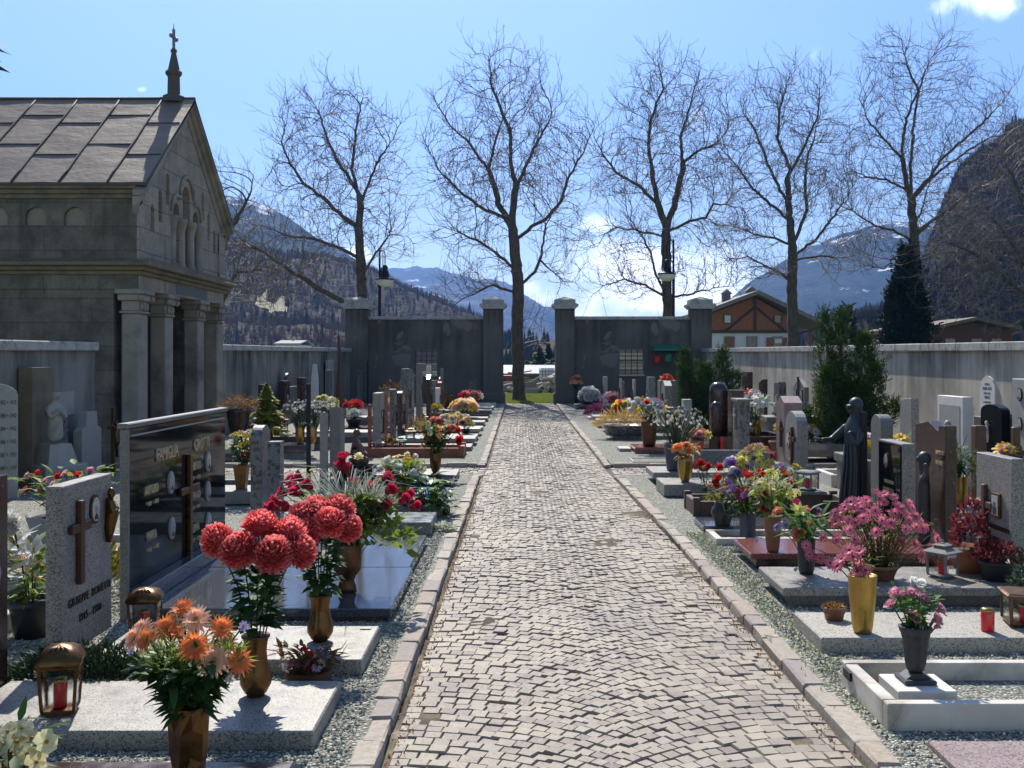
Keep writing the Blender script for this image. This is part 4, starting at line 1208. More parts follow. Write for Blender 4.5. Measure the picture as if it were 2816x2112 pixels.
# ------------------------------------------------------------------ street lamps
M['lamp_glass']=m_plain('frosted_lamp_glass',(.75,.75,.72),.3,0,.05,4,0)
def lamp(label,xs,ytop,ylamp,Y,arm,group='lamp posts beyond the gate wall'):
    x=fx(xs,Y); zt=fz(ytop,Y); zl=fz(ylamp,Y)
    t=thing('street_lamp',label,'lamp post',(x,Y,0),0,group)
    mb=MB(); mb.lathe([(.12,-.05),(.12,.5),(.085,.6),(.06,1.2),(.06,zt-1.6),(.075,zt-1.55),(.075,zt-1.4),(.045,zt-1.35),(.04,zt)],12); mb.build('pole',M['iron'],t)
    mb=MB()
    n=8; r=abs(arm)/2
    pts=[(0,0,zt-.3)]+[(arm/2-arm/2*math.cos(math.pi*k/n),0,zt-.25+.22*math.sin(math.pi*k/n)) for k in range(n+1)]+[(arm,0,zl+.62)]
    mb.tube(pts,.022,7); mb.tube([(arm*.6,0,zt-.1),(arm*.6,0,zt-.75),(0,0,zt-1.0)],.02,6); mb.build('arm',M['iron'],t)
    mb=MB(); mb.lathe([(.06,zl+.62),(.13,zl+.5),(.10,zl+.42),(.16,zl+.3),(.2,zl+.12),(.36,zl+.06),(.40,zl+.02),(.38,zl)],16,(arm,0)); mb.build('lamp_shade',M['iron'],t)
    mb=MB(); mb.lathe([(.36,zl+.01),(.33,zl-.14),(.2,zl-.25),(.0,zl-.28)],16,(arm,0)); mb.build('lamp_globe',M['lamp_glass'],t)
lamp('black lamp post with a curved arm and hooded lamp between the first two trees',1044,685,770,42.3,.22)
lamp('tall lamp post beside the forked tree, its pale lamp hung low',1852,658,755,42.2,-.27)

# ------------------------------------------------------------------ rubble yard beyond the gate
M['log_end']=m_plain('pale_cut_wood',(.55,.48,.38),.8,0,.25,12)
M['old_wood']=m_plain('weathered_plank',(.30,.27,.23),.85,0,.3,5)
M['red_paint']=m_plain('faded_red_paint',(.30,.03,.03),.6)
M['white_plastic']=m_plain('white_plastic',(.75,.76,.78),.5,0,.06,2,0)
M['shed_roof']=m_plain('slate_shed_roof',(.13,.14,.16),.6)
M['shed_wall']=m_plain('brown_shed_wall',(.20,.14,.08),.9)
Yb=56.0
t=thing('shed','low dark-roofed shed beyond the gate with the wood stack before it','shed',(fx(1462,62),62,0))
mb=MB(); w=2.1; mb.box(-w,w,0,3,-.1,fz(1032,62)); mb.build('wall',M['shed_wall'],t)
mb=MB(); mb.prism([(-.4,fz(1033,62)),(3.3,fz(1010,62)),(3.3,fz(1010,62)+.12),(-.4,fz(1033,62)+.14)],-w-.3,w+.3,'x'); mb.build('roof',M['shed_roof'],t)
t=thing('liquid_tank','white plastic tank in a wire cage behind the stacked firewood','tank',(fx(1505,52),52,0))
mb=MB(); z0=fz(1047,52); z1=fz(1013,52); mb.cbox(-.38,.38,0,.9,z0,z1,.07); mb.build('tank',M['white_plastic'],t)
mb=MB()
for k in range(6):
    xx=-.40+.8*k/5; mb.box(xx-.010,xx+.010,-.04,-.02,z0-.3,z1)
for k in range(5):
    zz=z0+(z1-z0)*k/4; mb.box(-.41,.41,-.03,-.012,zz-.010,zz+.010)
mb.build('cage',M['shed_roof'],t)
mb=MB(); mb.box(-.42,.42,0,.95,-.05,z0-.14); mb.box(-.44,.44,-.02,.97,z0-.14,z0-.01); mb.build('pallet',M['old_wood'],t)
t=thing('trailer','red flatbed trailer edge beside the tree trunk in the gate opening','trailer',(fx(1402,55),55,0))
mb=MB(); mb.box(-.75,.55,0,1.6,fz(1042,55),fz(1033,55)); mb.build('bed',M['red_paint'],t)
for s in (-.5,.3):
    mb=MB(); mb.lathe([(.28,-.08),(.33,-.06),(.33,.06),(.28,.08)],16); mb.xf(Matrix.Translation((s,.1,.34))@Matrix.Rotation(R(90),4,'X')); mb.build('wheel',M['iron'],t)
mb=MB(); mb.box(-.8,.6,-.03,0,fz(1056,55),fz(1048,55)); mb.build('tailboard',M['log_end'],t)
random.seed(31)
GL='logs and rubble heaped beyond the gate'
def log(x,y,z,L,r,yaw,pitch,label):
    t=thing('log',label,'log',(x,y,z),yaw,GL)
    mb=MB(); mb.tube([(-L/2,0,0),(0,random.uniform(-.02,.02),.01),(L/2,0,0)],[r,r*1.04,r*.96],9,cap=False); b=mb.build('bark',M['old_wood'],t)
    mb=MB()
    for s in (-1,1):
        vs=[(s*L/2,r*math.cos(6.283*k/9),r*math.sin(6.283*k/9)) for k in range(9)]
        mb.add(vs,[tuple(range(9)) if s>0 else tuple(range(8,-1,-1))])
    mb.build('cut_end',M['log_end'],t); t.rotation_euler=(0,pitch,yaw)
for i in range(34):
    u=random.random(); xs_=1478+u*52
    z=random.uniform(.1,.1+1.0*u)
    log(fx(xs_,50),50+random.uniform(-.8,.8),z,random.uniform(.4,.8),random.uniform(.09,.16),random.choice((R(90),R(70),R(110),R(20)))+random.uniform(-.3,.3),random.uniform(-.3,.3),'pale sawn log in the heap beyond the gate')
for i in range(14):
    xs_=random.uniform(1386,1482)
    log(fx(xs_,51),51+random.uniform(-.8,.8),random.uniform(.1,.45),random.uniform(.4,1.0),random.uniform(.07,.13),random.uniform(0,3.1),random.uniform(-.2,.2),'pale sawn log in the heap beyond the gate')
def plank(p,q,w,label):
    t=MB(); t.tube([p,q],w,4); o=t.build('plank',M['log_end'] if w>.05 else M['old_wood']); tag(o,label,'plank','loose planks in the rubble yard')
plank((fx(1437,49.5),49.5,.35),(fx(1482,49.5),49.3,.80),.06,'long pale plank leaning on the rubble beyond the gate')
for i in range(7):
    xs_=random.uniform(1386,1475); z=random.uniform(.3,1.0)
    plank((fx(xs_-14,51.5),51.5,z),(fx(xs_+14,51.5),51.8,z+random.uniform(-.1,.1)),.045,'weathered plank in the stack beyond the gate')
t=thing('stone_block','grey stone slab lying at the foot of the log heap beyond the gate','stone block',(fx(1456,49),49,0)); mb=MB(); mb.cbox(-.42,.42,0,.5,0,.28,.02); mb.build('slab',M['coping'],t)
mb=MB(); mb.prism([(-.4,.29),(.4,.29),(.3,.62),(-.3,.55)],.15,.4,'y'); mb.build('broken_panel',M['old_wood'],t)
t=thing('timber_stack','stack of sawn boards on a red base seen through the barred window by the canopy','timber stack',(fx(1737,50),50,0))
mb=MB(); mb.box(-1.5,1.5,0,1.2,.45,.95); mb.build('red_base',M['red_paint'],t)
for k in range(7):
    mb=MB(); mb.box(-1.45+random.uniform(-.1,.1),1.4+random.uniform(-.1,.1),.05,1.1,.96+k*.17,1.10+k*.17); mb.build('board',M['log_end'] if k%3 else M['old_wood'],t)
t=thing('timber_stack','low heap of grey boards seen through the barred window without a canopy','timber stack',(fx(1172,51),51,0))
for k in range(6):
    mb=MB(); mb.box(-1.5+random.uniform(-.2,.1),1.5+random.uniform(-.1,.2),.05,1.1,.30+k*.19,.46+k*.19); mb.build('board',M['old_wood'] if k%3 else M['log_end'],t)
# conifers seen through the gate
def conifer(name,label,x,y,h,r,n=900,cat='tree',mat=None,group=None,seed=0):
    rg=np.random.default_rng(seed)
    t=thing(name,label,cat,(x,y,0),0,group)
    mb=MB(); mb.tube([(0,0,-.1),(0,0,h*.9)],[h*.02,.01],7); mb.build('trunk',M['bark'],t)
    z=h*(.08+.92*rg.uniform(0,1,n)**1.3); a=rg.uniform(0,6.28,n); rr=r*(1-z/h)**.8*rg.uniform(.25,1.08,n)*(1+.2*np.sin(z*9/h*3))
    L=.16*h*(1-z/h)**.5*.5+.05*h; w=L*.25
    c=np.stack([rr*np.cos(a),rr*np.sin(a),z],1); d=np.stack([np.cos(a),np.sin(a),-.35+0*a],1)*L[:,None]; s=np.stack([-np.sin(a),np.cos(a),0*a+rg.normal(0,.3,n)],1)*w[:,None]
    V=np.stack([c-d*.5-s*.4,c-d*.5+s*.4,c+d*.1+s,c+d*.6,c+d*.1-s],1).reshape(-1,3)
    Fq=np.arange(n*5).reshape(-1,5)
    np_mesh('crown',V,Fq,mat or M['conifer'],parent=t)
    return t
conifer('conifer_tree','dark pointed conifer beyond the gate next to the white tank',fx(1484,85),85,fz(950,85),1.3,1100,seed=2)
conifer('conifer_tree','dark slim conifer standing behind the pointed one beyond the gate',fx(1508,88),88,fz(945,88),1.0,2600,seed=3)
conifer('conifer_tree','small bushy conifer low behind the white tank',fx(1519,80),80,fz(985,80),1.5,900,seed=4)
conifer('conifer_tree','small conifer low beside the tree trunk in the gate opening',fx(1448,82),82,fz(990,82),1.3,3000,seed=5)

conifer('conifer_tree','conifer whose outermost twigs just enter the picture above the chapel roof',-14.42,24.5,12.5,3.6,2600,'tree',M['conifer'],None,61)
# ------------------------------------------------------------------ grave materials
M['g_light']=m_granite('light_grey_granite',(.215,.20,.175),(.36,.34,.30),(.085,.08,.075),330,.42,.5,.12)
M['g_warm']=m_granite('warm_grey_granite',(.31,.29,.25),(.44,.42,.365),(.16,.145,.12),300,.6,.4,.12)
M['g_green']=m_granite('green_grey_granite',(.13,.15,.155),(.24,.265,.265),(.07,.08,.085),220,.25,.6,.3)
M['g_blue']=m_granite('blue_grey_granite',(.10,.105,.11),(.19,.195,.20),(.05,.05,.055),60,.3,.5,.3)
M['g_mid']=m_granite('mid_grey_granite',(.14,.13,.115),(.24,.225,.20),(.09,.085,.08),300,.45,.5,.2)
M['g_dark']=m_granite('dark_polished_granite',(.035,.036,.04),(.06,.062,.068),(.11,.11,.12),380,.07,.7,.1)
M['g_black']=m_granite('black_polished_granite',(.008,.008,.009),(.013,.013,.014),None,300,.05,.12,.05)
M['g_red']=m_granite('red_polished_granite',(.20,.055,.045),(.30,.11,.09),(.06,.03,.03),320,.12,.6,.1)
M['g_brown']=m_granite('dark_brown_granite',(.038,.018,.014),(.075,.034,.027),(.02,.013,.013),320,.2,.6,.2)
M['g_pink']=m_granite('pink_grey_granite',(.26,.18,.17),(.36,.27,.25),(.10,.08,.08),300,.5,.4,.15)
M['marble']=m_plain('white_marble',(.62,.585,.53),.5,0,.12,5,.05,.4,(.36,.33,.28),0)
M['marble_old']=m_plain('stained_white_marble',(.57,.53,.46),.65,0,.15,6,.1,.3,(.18,.15,.11),.25)
M['marble_grey']=m_plain('grey_marble',(.33,.31,.275),.5,0,.2,8,.05)
M['bronze']=m_plain('aged_bronze',(.155,.078,.026),.30,.85,.4,9,.1)
M['bronze_dark']=m_plain('dark_bronze',(.12,.065,.035),.42,.8,.4,12,.15)
M['gold']=m_plain('brushed_gold_brass',(.40,.27,.075),.32,.9,.25,10,.05)
M['terracotta']=m_plain('terracotta',(.38,.13,.06),.8,0,.25,12)
M['brownpot']=m_plain('brown_glazed_clay',(.20,.085,.045),.5,0,.3,10)
M['blackpot']=m_plain('black_pot',(.02,.02,.022),.45,0,.3,9)
M['greypot']=m_plain('grey_concrete_pot',(.22,.22,.22),.85,0,.25,12)
M['slate']=m_plain('slate_blue_pot',(.05,.055,.085),.5,0,.3,9)
M['wood_red']=m_plain('red_brown_timber',(.24,.075,.035),.6,0,.35,11,.2)
M['wood_dark']=m_plain('dark_timber',(.085,.05,.035),.7,0,.35,11,.25)
M['wood_carved']=m_plain('carved_wood',(.10,.045,.02),.45,0,.35,14,.2)
M['wood_grey']=m_plain('grey_weathered_timber',(.27,.245,.22),.85,0,.3,9,.3)
M['statue_dark']=m_plain('dark_patinated_statue',(.045,.048,.052),.5,.3,.35,8,.1)
M['statue_stone']=m_plain('weathered_statue_stone',(.36,.33,.28),.85,0,.3,8,.2,.2,(.15,.14,.11))
M['candle']=m_plain('red_candle',(.62,.015,.02),.25,0,.15,8,0,.6)
M['white_wax']=m_plain('white_wax',(.75,.73,.68),.5)
M['porcelain']=m_plain('photo_porcelain',(.42,.40,.38),.15,0,.5,60,0)
M['letters_dark']=m_plain('dark_bronze_letters',(.06,.04,.03),.5,.5)
M['letters_gold']=m_plain('bright_bronze_letters',(.80,.66,.42),.35,.6)
M['letters_black']=m_plain('painted_letters',(.03,.03,.035),.7)
M['soil']=m_plain('planting_soil',(.05,.037,.025),.95,0,.4,30,.5)
def mk_glass():
    t=NT('lantern_glass'); g=t.n('BsdfGlass'); g.inputs['IOR'].default_value=1.2; g.inputs['Roughness'].default_value=.02; g.inputs['Color'].default_value=(.85,.92,.92,1)
    tr=t.n('BsdfTransparent'); mx=t.n('MixShader'); mx.inputs[0].default_value=.45
    t.t.links.new(g.outputs[0],mx.inputs[1]); t.t.links.new(tr.outputs[0],mx.inputs[2]); return t.done(mx.outputs[0])
M['glass']=mk_glass()
PC={'red':(.78,.05,.04),'mum':(.82,.15,.14),'crimson':(.60,.035,.085),'orange':(.90,.32,.10),'peach':(.90,.62,.44),'pink':(.80,.27,.32),'rosepink':(.82,.40,.50),'magenta':(.50,.03,.13),
 'white':(.78,.77,.72),'cream':(.90,.82,.50),'yellow':(.85,.58,.03),'lemon':(.80,.74,.20),'purple':(.26,.12,.45),'lilac':(.50,.40,.66),'heather':(.22,.05,.13),'salmon':(.80,.28,.20),'violet':(.13,.08,.33),'straw':(.55,.40,.18),'burgundy':(.16,.03,.035),'scarlet':(.70,.06,.02)}
for k,c in PC.items(): M['p_'+k]=m_petal('petal_'+k,c)
M['p_pink']=m_petal('petal_pink',PC['pink'],(.68,.15,.28),.5,.5,(.90,.52,.52)); M['p_mum']=m_petal('petal_mum',PC['mum'],(.74,.09,.10),.45,.4,(.92,.33,.30))
M['p_orange']=m_petal('petal_orange',PC['orange'],(.86,.22,.07),.5,.5,(.95,.52,.22)); M['p_peach']=m_petal('petal_peach',PC['peach'],(.88,.50,.32))
M['center']=m_plain('flower_heart',(.36,.20,.03),.8,0,.4,60)
M['center_dark']=m_plain('dark_flower_heart',(.09,.03,.04),.8,0,.4,60)
M['leaf']=m_leaf('leaf_green',(.035,.10,.022),(.085,.19,.035)); M['leaf_dark']=m_leaf('dark_leaf',(.02,.055,.016),(.045,.10,.024),.3)
M['leaf_lime']=m_leaf('lime_leaf',(.085,.14,.022),(.16,.225,.045)); M['leaf_glossy']=m_leaf('glossy_leaf',(.04,.09,.02),(.09,.18,.03),.3,.22)
M['leaf_olive']=m_leaf('olive_foliage',(.10,.085,.02),(.17,.15,.035)); M['leaf_brown']=m_leaf('dry_brown_foliage',(.10,.055,.025),(.18,.10,.045)); M['leaf_silver']=m_leaf('silver_grass',(.30,.34,.32),(.46,.50,.47),.3)
M['straw']=m_leaf('straw_tuft',(.36,.22,.08),(.50,.34,.14),.3,.7)
M['yew']=m_leaf('yew_needles',(.010,.026,.006),(.045,.09,.014),.18,.6); M['yew_dark']=m_leaf('dark_yew_needles',(.005,.013,.005),(.012,.026,.008),.06,.6); M['juniper']=m_leaf('juniper_needles',(.014,.034,.017),(.032,.06,.024),.12,.6); M['golden_thuja']=m_leaf('golden_thuja',(.14,.17,.02),(.26,.27,.03),.2,.6)
M['stem']=m_plain('flower_stem',(.035,.06,.02),.6,0,.3,10,0); M['twig_dark']=m_plain('dark_twig',(.06,.04,.03),.8,0,.3,10,0)

# ------------------------------------------------------------------ flower meshes (unit size, facing +Z)
def petal(mb,base,dr,nrm,L,W,cup=.15,bend=0.0,m=0,tip=.25):
    base=Vector(base); dr=Vector(dr).normalized(); nrm=Vector(nrm); nrm=(nrm-dr*nrm.dot(dr)).normalized(); sd=dr.cross(nrm)
    vs=[]
    for (t,w) in ((0,.35),(.55,1.0),(1,tip)):
        c=base+dr*(L*t)+nrm*(bend*L*t*t)
        vs+= [c+sd*(W*.5*w)+nrm*(cup*W*w), c, c-sd*(W*.5*w)+nrm*(cup*W*w)]
    mb.add(vs,[(0,1,4,3),(1,2,5,4),(3,4,7,6),(4,5,8,7)],m,True)
def fib(n,zmin=-1):
    o=[]
    for i in range(n):
        z=1-(1-zmin)*(i+.5)/n; a=i*2.39996; r=math.sqrt(max(0,1-z*z)); o.append(Vector((r*math.cos(a),r*math.sin(a),z)))
    return o
def me_mum(n,mat,W=.34):
    mb=MB()
    for d in fib(n,-.75):
        j=Vector((random.gauss(0,.12),random.gauss(0,.12),random.gauss(0,.12)))
        dd=(d+j*.8).normalized(); up=Vector((0,0,1))-d*.2
        nr=(up-dd*up.dot(dd)); nr=nr if nr.length>.15 else dd.orthogonal()
        r0=.50+random.uniform(-.04,.04)
        petal(mb,d*r0,dd+nr.normalized()*.15,nr,.52*random.uniform(.85,1.1),W,.28,.28,0,.62)
    mb.ball((0,0,0),.58,10,7,0)
    return mb.mesh('bloom_mum',mat)
def me_daisy(n,mat,cmat,W=.36,lift=.18,cr=.2,layers=1,Ltip=.3):
    mb=MB()
    for l in range(layers):
        for i in range(n):
            a=6.2832*(i+.5*l)/n+random.uniform(-.06,.06); lf=lift+.35*l+random.uniform(-.12,.12)
            d=Vector((math.cos(a),math.sin(a),lf)); petal(mb,d*.12,d,(0,0,1),.9*(1-.22*l)*random.uniform(.88,1.08),W,.08,-.18+.1*l,0,Ltip)
    mb.ball((0,0,.06),cr,8,5,1,(1,1,.55))
    return mb.mesh('bloom_daisy',[mat,cmat])
def me_rose(mat,open_=.5,n=14):
    mb=MB()
    for i in range(n):
        t=i/(n-1); a=i*2.4; tilt=.05+open_*1.25*t**1.3
        d=Vector((math.cos(a)*math.sin(tilt),math.sin(a)*math.sin(tilt),math.cos(tilt)))
        r=.10+.34*t; b=Vector((math.cos(a)*r*.75,math.sin(a)*r*.75,-.55+.2*t))
        inw=Vector((-math.cos(a),-math.sin(a),.25))
        petal(mb,b,d,inw,.95-.12*t,.62+.34*t,.22,-.10*t-.02,0,.75)
    mb.ball((0,0,-.35),.34,8,6,0,(1,1,1.2))
    return mb.mesh('bloom_rose',mat)
def me_lily(mat,cmat,n=6,bend=-.55,W=.42):
    mb=MB()
    for i in range(n):
        a=6.2832*i/n+random.uniform(-.1,.1); d=Vector((math.cos(a),math.sin(a),.75+.15*(i%2)))
        petal(mb,(0,0,-.1),d,(0,0,1),1.15,W,.12,bend,0,.12)
    for i in range(5):
        a=6.28*i/5; mb.tube([(0,0,0),(.14*math.cos(a),.14*math.sin(a),.5)],.02,4,1)
    return mb.mesh('bloom_lily',[mat,cmat])
def me_pansy(mat,cmat):
    mb=MB()
    for a,L in ((90,.8),(150,.7),(30,.7),(-60,.85),(-120,.85)):
        d=Vector((math.cos(R(a)),math.sin(R(a)),.15)); petal(mb,(0,0,0),d,(0,0,1),L,.85,.06,-.1,0,.8)
    mb.ball((0,0,.06),.16,6,4,1)
    return mb.mesh('bloom_pansy',[mat,cmat])
_fc={}
def bloom(kind,col):
    k=(kind,col)
    if k in _fc: return _fc[k]
    mt=M['p_'+col]
    r=random.getstate(); random.seed(hash(kind)%97 if False else len(_fc)+5)
    if kind=='mum': me=me_mum(300,mt,.21)
    elif kind=='pom': me=me_mum(64,mt,.46)
    elif kind=='ball': me=me_mum(34,mt,.6)
    elif kind=='gerbera': me=me_daisy(20,mt,M['center'],.24,.14,.2,3,.35)
    elif kind=='spider': me=me_daisy(19,mt,M['center'],.20,.30,.15,3,.10)
    elif kind=='daisy': me=me_daisy(13,mt,M['center_dark'],.34,.22,.22,2,.3)
    elif kind=='simple': me=me_daisy(8,mt,M['center'],.55,.2,.22,1,.5)
    elif kind=='rose': me=me_rose(mt,.75)
    elif kind=='bud': me=me_rose(mt,.30,11)
    elif kind=='lily': me=me_lily(mt,M['center'])
    elif kind=='star': me=me_lily(mt,M['center'],7,-.35,.5)
    elif kind=='pansy': me=me_pansy(mt,M['center'])
    elif kind=='tulip': me=me_rose(mt,.12,7)
    random.setstate(r); _fc[k]=me; return me
FN={'mum':'chrysanthemum','pom':'pompon_flower','ball':'pompon_flower','gerbera':'gerbera','spider':'spider_flower','daisy':'daisy','simple':'small_flower','rose':'rose','bud':'rose_bud','lily':'lily','star':'star_flower','pansy':'pansy','tulip':'tulip'}
def leaf(mb,base,d,L,W,m=0,bend=-.2,nrm=(0,0,1)):
    d=Vector(d)
    if d.length<1e-6: d=Vector((0,0,1))
    d.normalize(); nr=Vector(nrm)
    if abs(nr.normalized().dot(d))>.96: nr=Vector((d.y+.3,.4,-d.x)) 
    nr=(nr-d*nr.dot(d)).normalized(); sd=d.cross(nr); b=Vector(base)
    pts=[(0,.12),(.35,1),(.7,.75),(1,.03)]
    vs=[]
    for t,w in pts:
        c=b+d*(L*t)+nr*(bend*L*t*t); vs+=[c+sd*W*.5*w+nr*W*.12*w,c,c-sd*W*.5*w+nr*W*.12*w]
    mb.add(vs,[(i*3+j,i*3+j+1,i*3+j+4,i*3+j+3) for i in range(3) for j in range(2)],m,True)
def put_flower(parent,kind,col,pos,size,d):
    d=Vector(d); o=bpy.data.objects.new(FN[kind],bloom(kind,col)); link(o,parent)
    o.location=pos; o.scale=(size*random.uniform(.9,1.1),size*random.uniform(.9,1.1),size*random.uniform(.85,1.08))
    q=d.to_track_quat('Z','Y').to_matrix()@Matrix.Rotation(random.uniform(0,6.28),3,'Z'); o.rotation_euler=q.to_euler(); return o
def bouquet(name,label,cat,loc,heads=(),dome=(),rad=.15,h=.25,leaves=60,leaf_len=.07,leaf_w=.03,lmat='leaf',spread=1.0,blades=0,blade_mat='leaf_silver',blade_len=.3,group=None,stem_r=.004,low=-.15,ry=None,face=.45,leaf_lo=.05,leaf_hi=1.0):
    """heads: (kind,colour,size,(dx,dy,dz)); dome: (kind,colour,size,n) spread over a dome of radius rad and height h. loc = mouth of the vase"""
    t=thing(name,label,cat,loc,0,group); fo=MB(); allp=[]
    ry=ry or rad
    for (k,c,s,p) in heads: allp.append((k,c,s,Vector(p)))
    for (k,c,s,n) in dome:
        for i in range(n):
            for _ in range(12):
                a=random.uniform(0,6.283); u=random.uniform(.05,1)**.6; th=u*1.35
                p=Vector((rad*math.sin(th)*math.cos(a),ry*math.sin(th)*math.sin(a),h*(.42+.58*math.cos(th))*random.uniform(.86,1.05)))
                if all((p-q[3]).length>(s+q[2])*.72 for q in allp): break
            allp.append((k,c,s,p))
    for (k,c,s,p) in allp:
        d=Vector((p.x*1.1,p.y*1.1,max(.05,p.z)*.6+.05)).normalized(); d=(d+Vector((random.gauss(0,.18),random.gauss(0,.15)-face,.0))).normalized()
        ax=put_flower(t,k,c,p,s,d)
        b=Vector((p.x*.10,p.y*.10,low)); mid=(b*.4+p*.6)+Vector((-p.x*.18,-p.y*.18,0))
        fo.tube([b,mid,p-d*s*.4],stem_r,4,1,True,False)
    for i in range(leaves):
        a=random.uniform(0,6.283); t_=random.uniform(leaf_lo,leaf_hi); 
        rr=rad*spread*(.12+.8*t_)*random.uniform(.3,1.05)
        p=Vector((rr*math.cos(a),rr*(ry/rad)*math.sin(a),h*(t_*.86-.02)+random.gauss(0,.01)))
        d=Vector((math.cos(a)+random.gauss(0,.5),math.sin(a)+random.gauss(0,.5),random.uniform(-.35,.9)))
        leaf(fo,p,d,leaf_len*random.uniform(.6,1.25),leaf_w*random.uniform(.7,1.2),0,random.uniform(-.4,.1))
    for i in range(blades):
        a=random.uniform(0,6.283); L=blade_len*random.uniform(.6,1.2); o=random.uniform(.25,1.1)
        pts=[Vector((0,0,0)),Vector((math.cos(a)*L*.2*o,math.sin(a)*L*.2*o,L*.55)),Vector((math.cos(a)*L*.55*o,math.sin(a)*L*.55*o,L*.8)),Vector((math.cos(a)*L*.95*o,math.sin(a)*L*.95*o,L*random.uniform(.55,.85)))]
        fo.tube(pts,[.003,.0035,.0025,.0008],3,2,True,False)
    fo.build('foliage',[M[lmat],M['stem'],M[blade_mat]],t)
    return t

# ------------------------------------------------------------------ vases, pots, lanterns
def lathe_thing(name,label,cat,loc,prof,mat,n=22,rib=0,nrib=0,inner=True,group=None,part='body',soil=None,sq=1.0):
    t=thing(name,label,cat,loc,0,group); mb=MB()
    p=list(prof)
    if inner:
        r,z=p[-1]; p+= [(max(.01,r-.008),z),(max(.008,p[-2][0]-.012),z-.05)]
    mb.lathe(p,n,(0,0),0,not nrib or True,rib,nrib,sq); mb.build(part,M[mat],t)
    if soil:
        r,z=prof[-1]; s=MB(); s.lathe([(r-.004,z-.03),(.001,z-.018)],14,(0,0),0,True,0,0,sq); s.build('soil',M[soil],t)
    return t
def vase_baluster(label,loc,h,r,mat='bronze',group=None):
    P_=[(r*.62,0),(r*.66,.012*1),(r*.80,h*.06),(r*1.12,h*.20),(r*1.14,h*.30),(r*1.0,h*.45),(r*.82,h*.62),(r*.78,h*.74),(r*.84,h*.88),(r*.97,h*.975),(r*1.0,h*.985),(r*1.0,h)]
    t=lathe_thing('flower_vase',label,'vase',loc,P_,mat,28,group=group)
    s=MB(); s.lathe([(r*1.0,h*.962),(r*1.035,h*.97),(r*1.035,h*1.003),(r*1.0,h*1.008)],28); s.build('rim',M['bronze_dark' if mat=='bronze' else mat],t)
    return t
def vase_taper(label,loc,h,rt,rb,mat='gold',group=None):
    return lathe_thing('flower_vase',label,'vase',loc,[(rb*.9,0),(rb,.008),(rb*1.12,h*.12),(rt*.95,h*.7),(rt,h*.985),(rt*1.02,h)],mat,26,group=group)
def vase_tulip(label,loc,h,r,mat='gold',group=None):
    return lathe_thing('flower_vase',label,'vase',loc,[(r*.48,0),(r*.52,.01),(r*.74,h*.15),(r*.95,h*.38),(r*1.0,h*.58),(r*.97,h*.8),(r*.93,h)],mat,28,.05,7,group=group)
def pot(label,loc,h,rt,rb,mat='terracotta',group=None,rim=True,soil='soil',name='flower_pot'):
    P_=[(rb,0),(rt*.92,h*.78)]+([(rt*.93,h*.8),(rt,h*.81),(rt,h)] if rim else [(rt,h)])
    return lathe_thing(name,label,'pot',loc,P_,mat,22,group=group,soil=soil)
def bowl(label,loc,h,r,mat='blackpot',group=None):
    return lathe_thing('flower_bowl',label,'bowl',loc,[(r*.55,0),(r*.6,.01),(r*.9,h*.35),(r*1.0,h*.65),(r*.92,h*.92),(r*.95,h)],mat,24,group=group,soil='soil')
def candle(label,loc,h,r,lid='gold',group=None):
    t=thing('grave_candle',label,'candle',loc,0,group); mb=MB(); mb.lathe([(r*.9,0),(r,.008),(r,h*.82),(r*.94,h*.85)],16); mb.build('cup',M['candle'],t)
    mb=MB(); mb.lathe([(r*.97,h*.84),(r*1.04,h*.86),(r*1.0,h*.97),(r*.6,h)],16); mb.build('lid',M[lid],t); return t
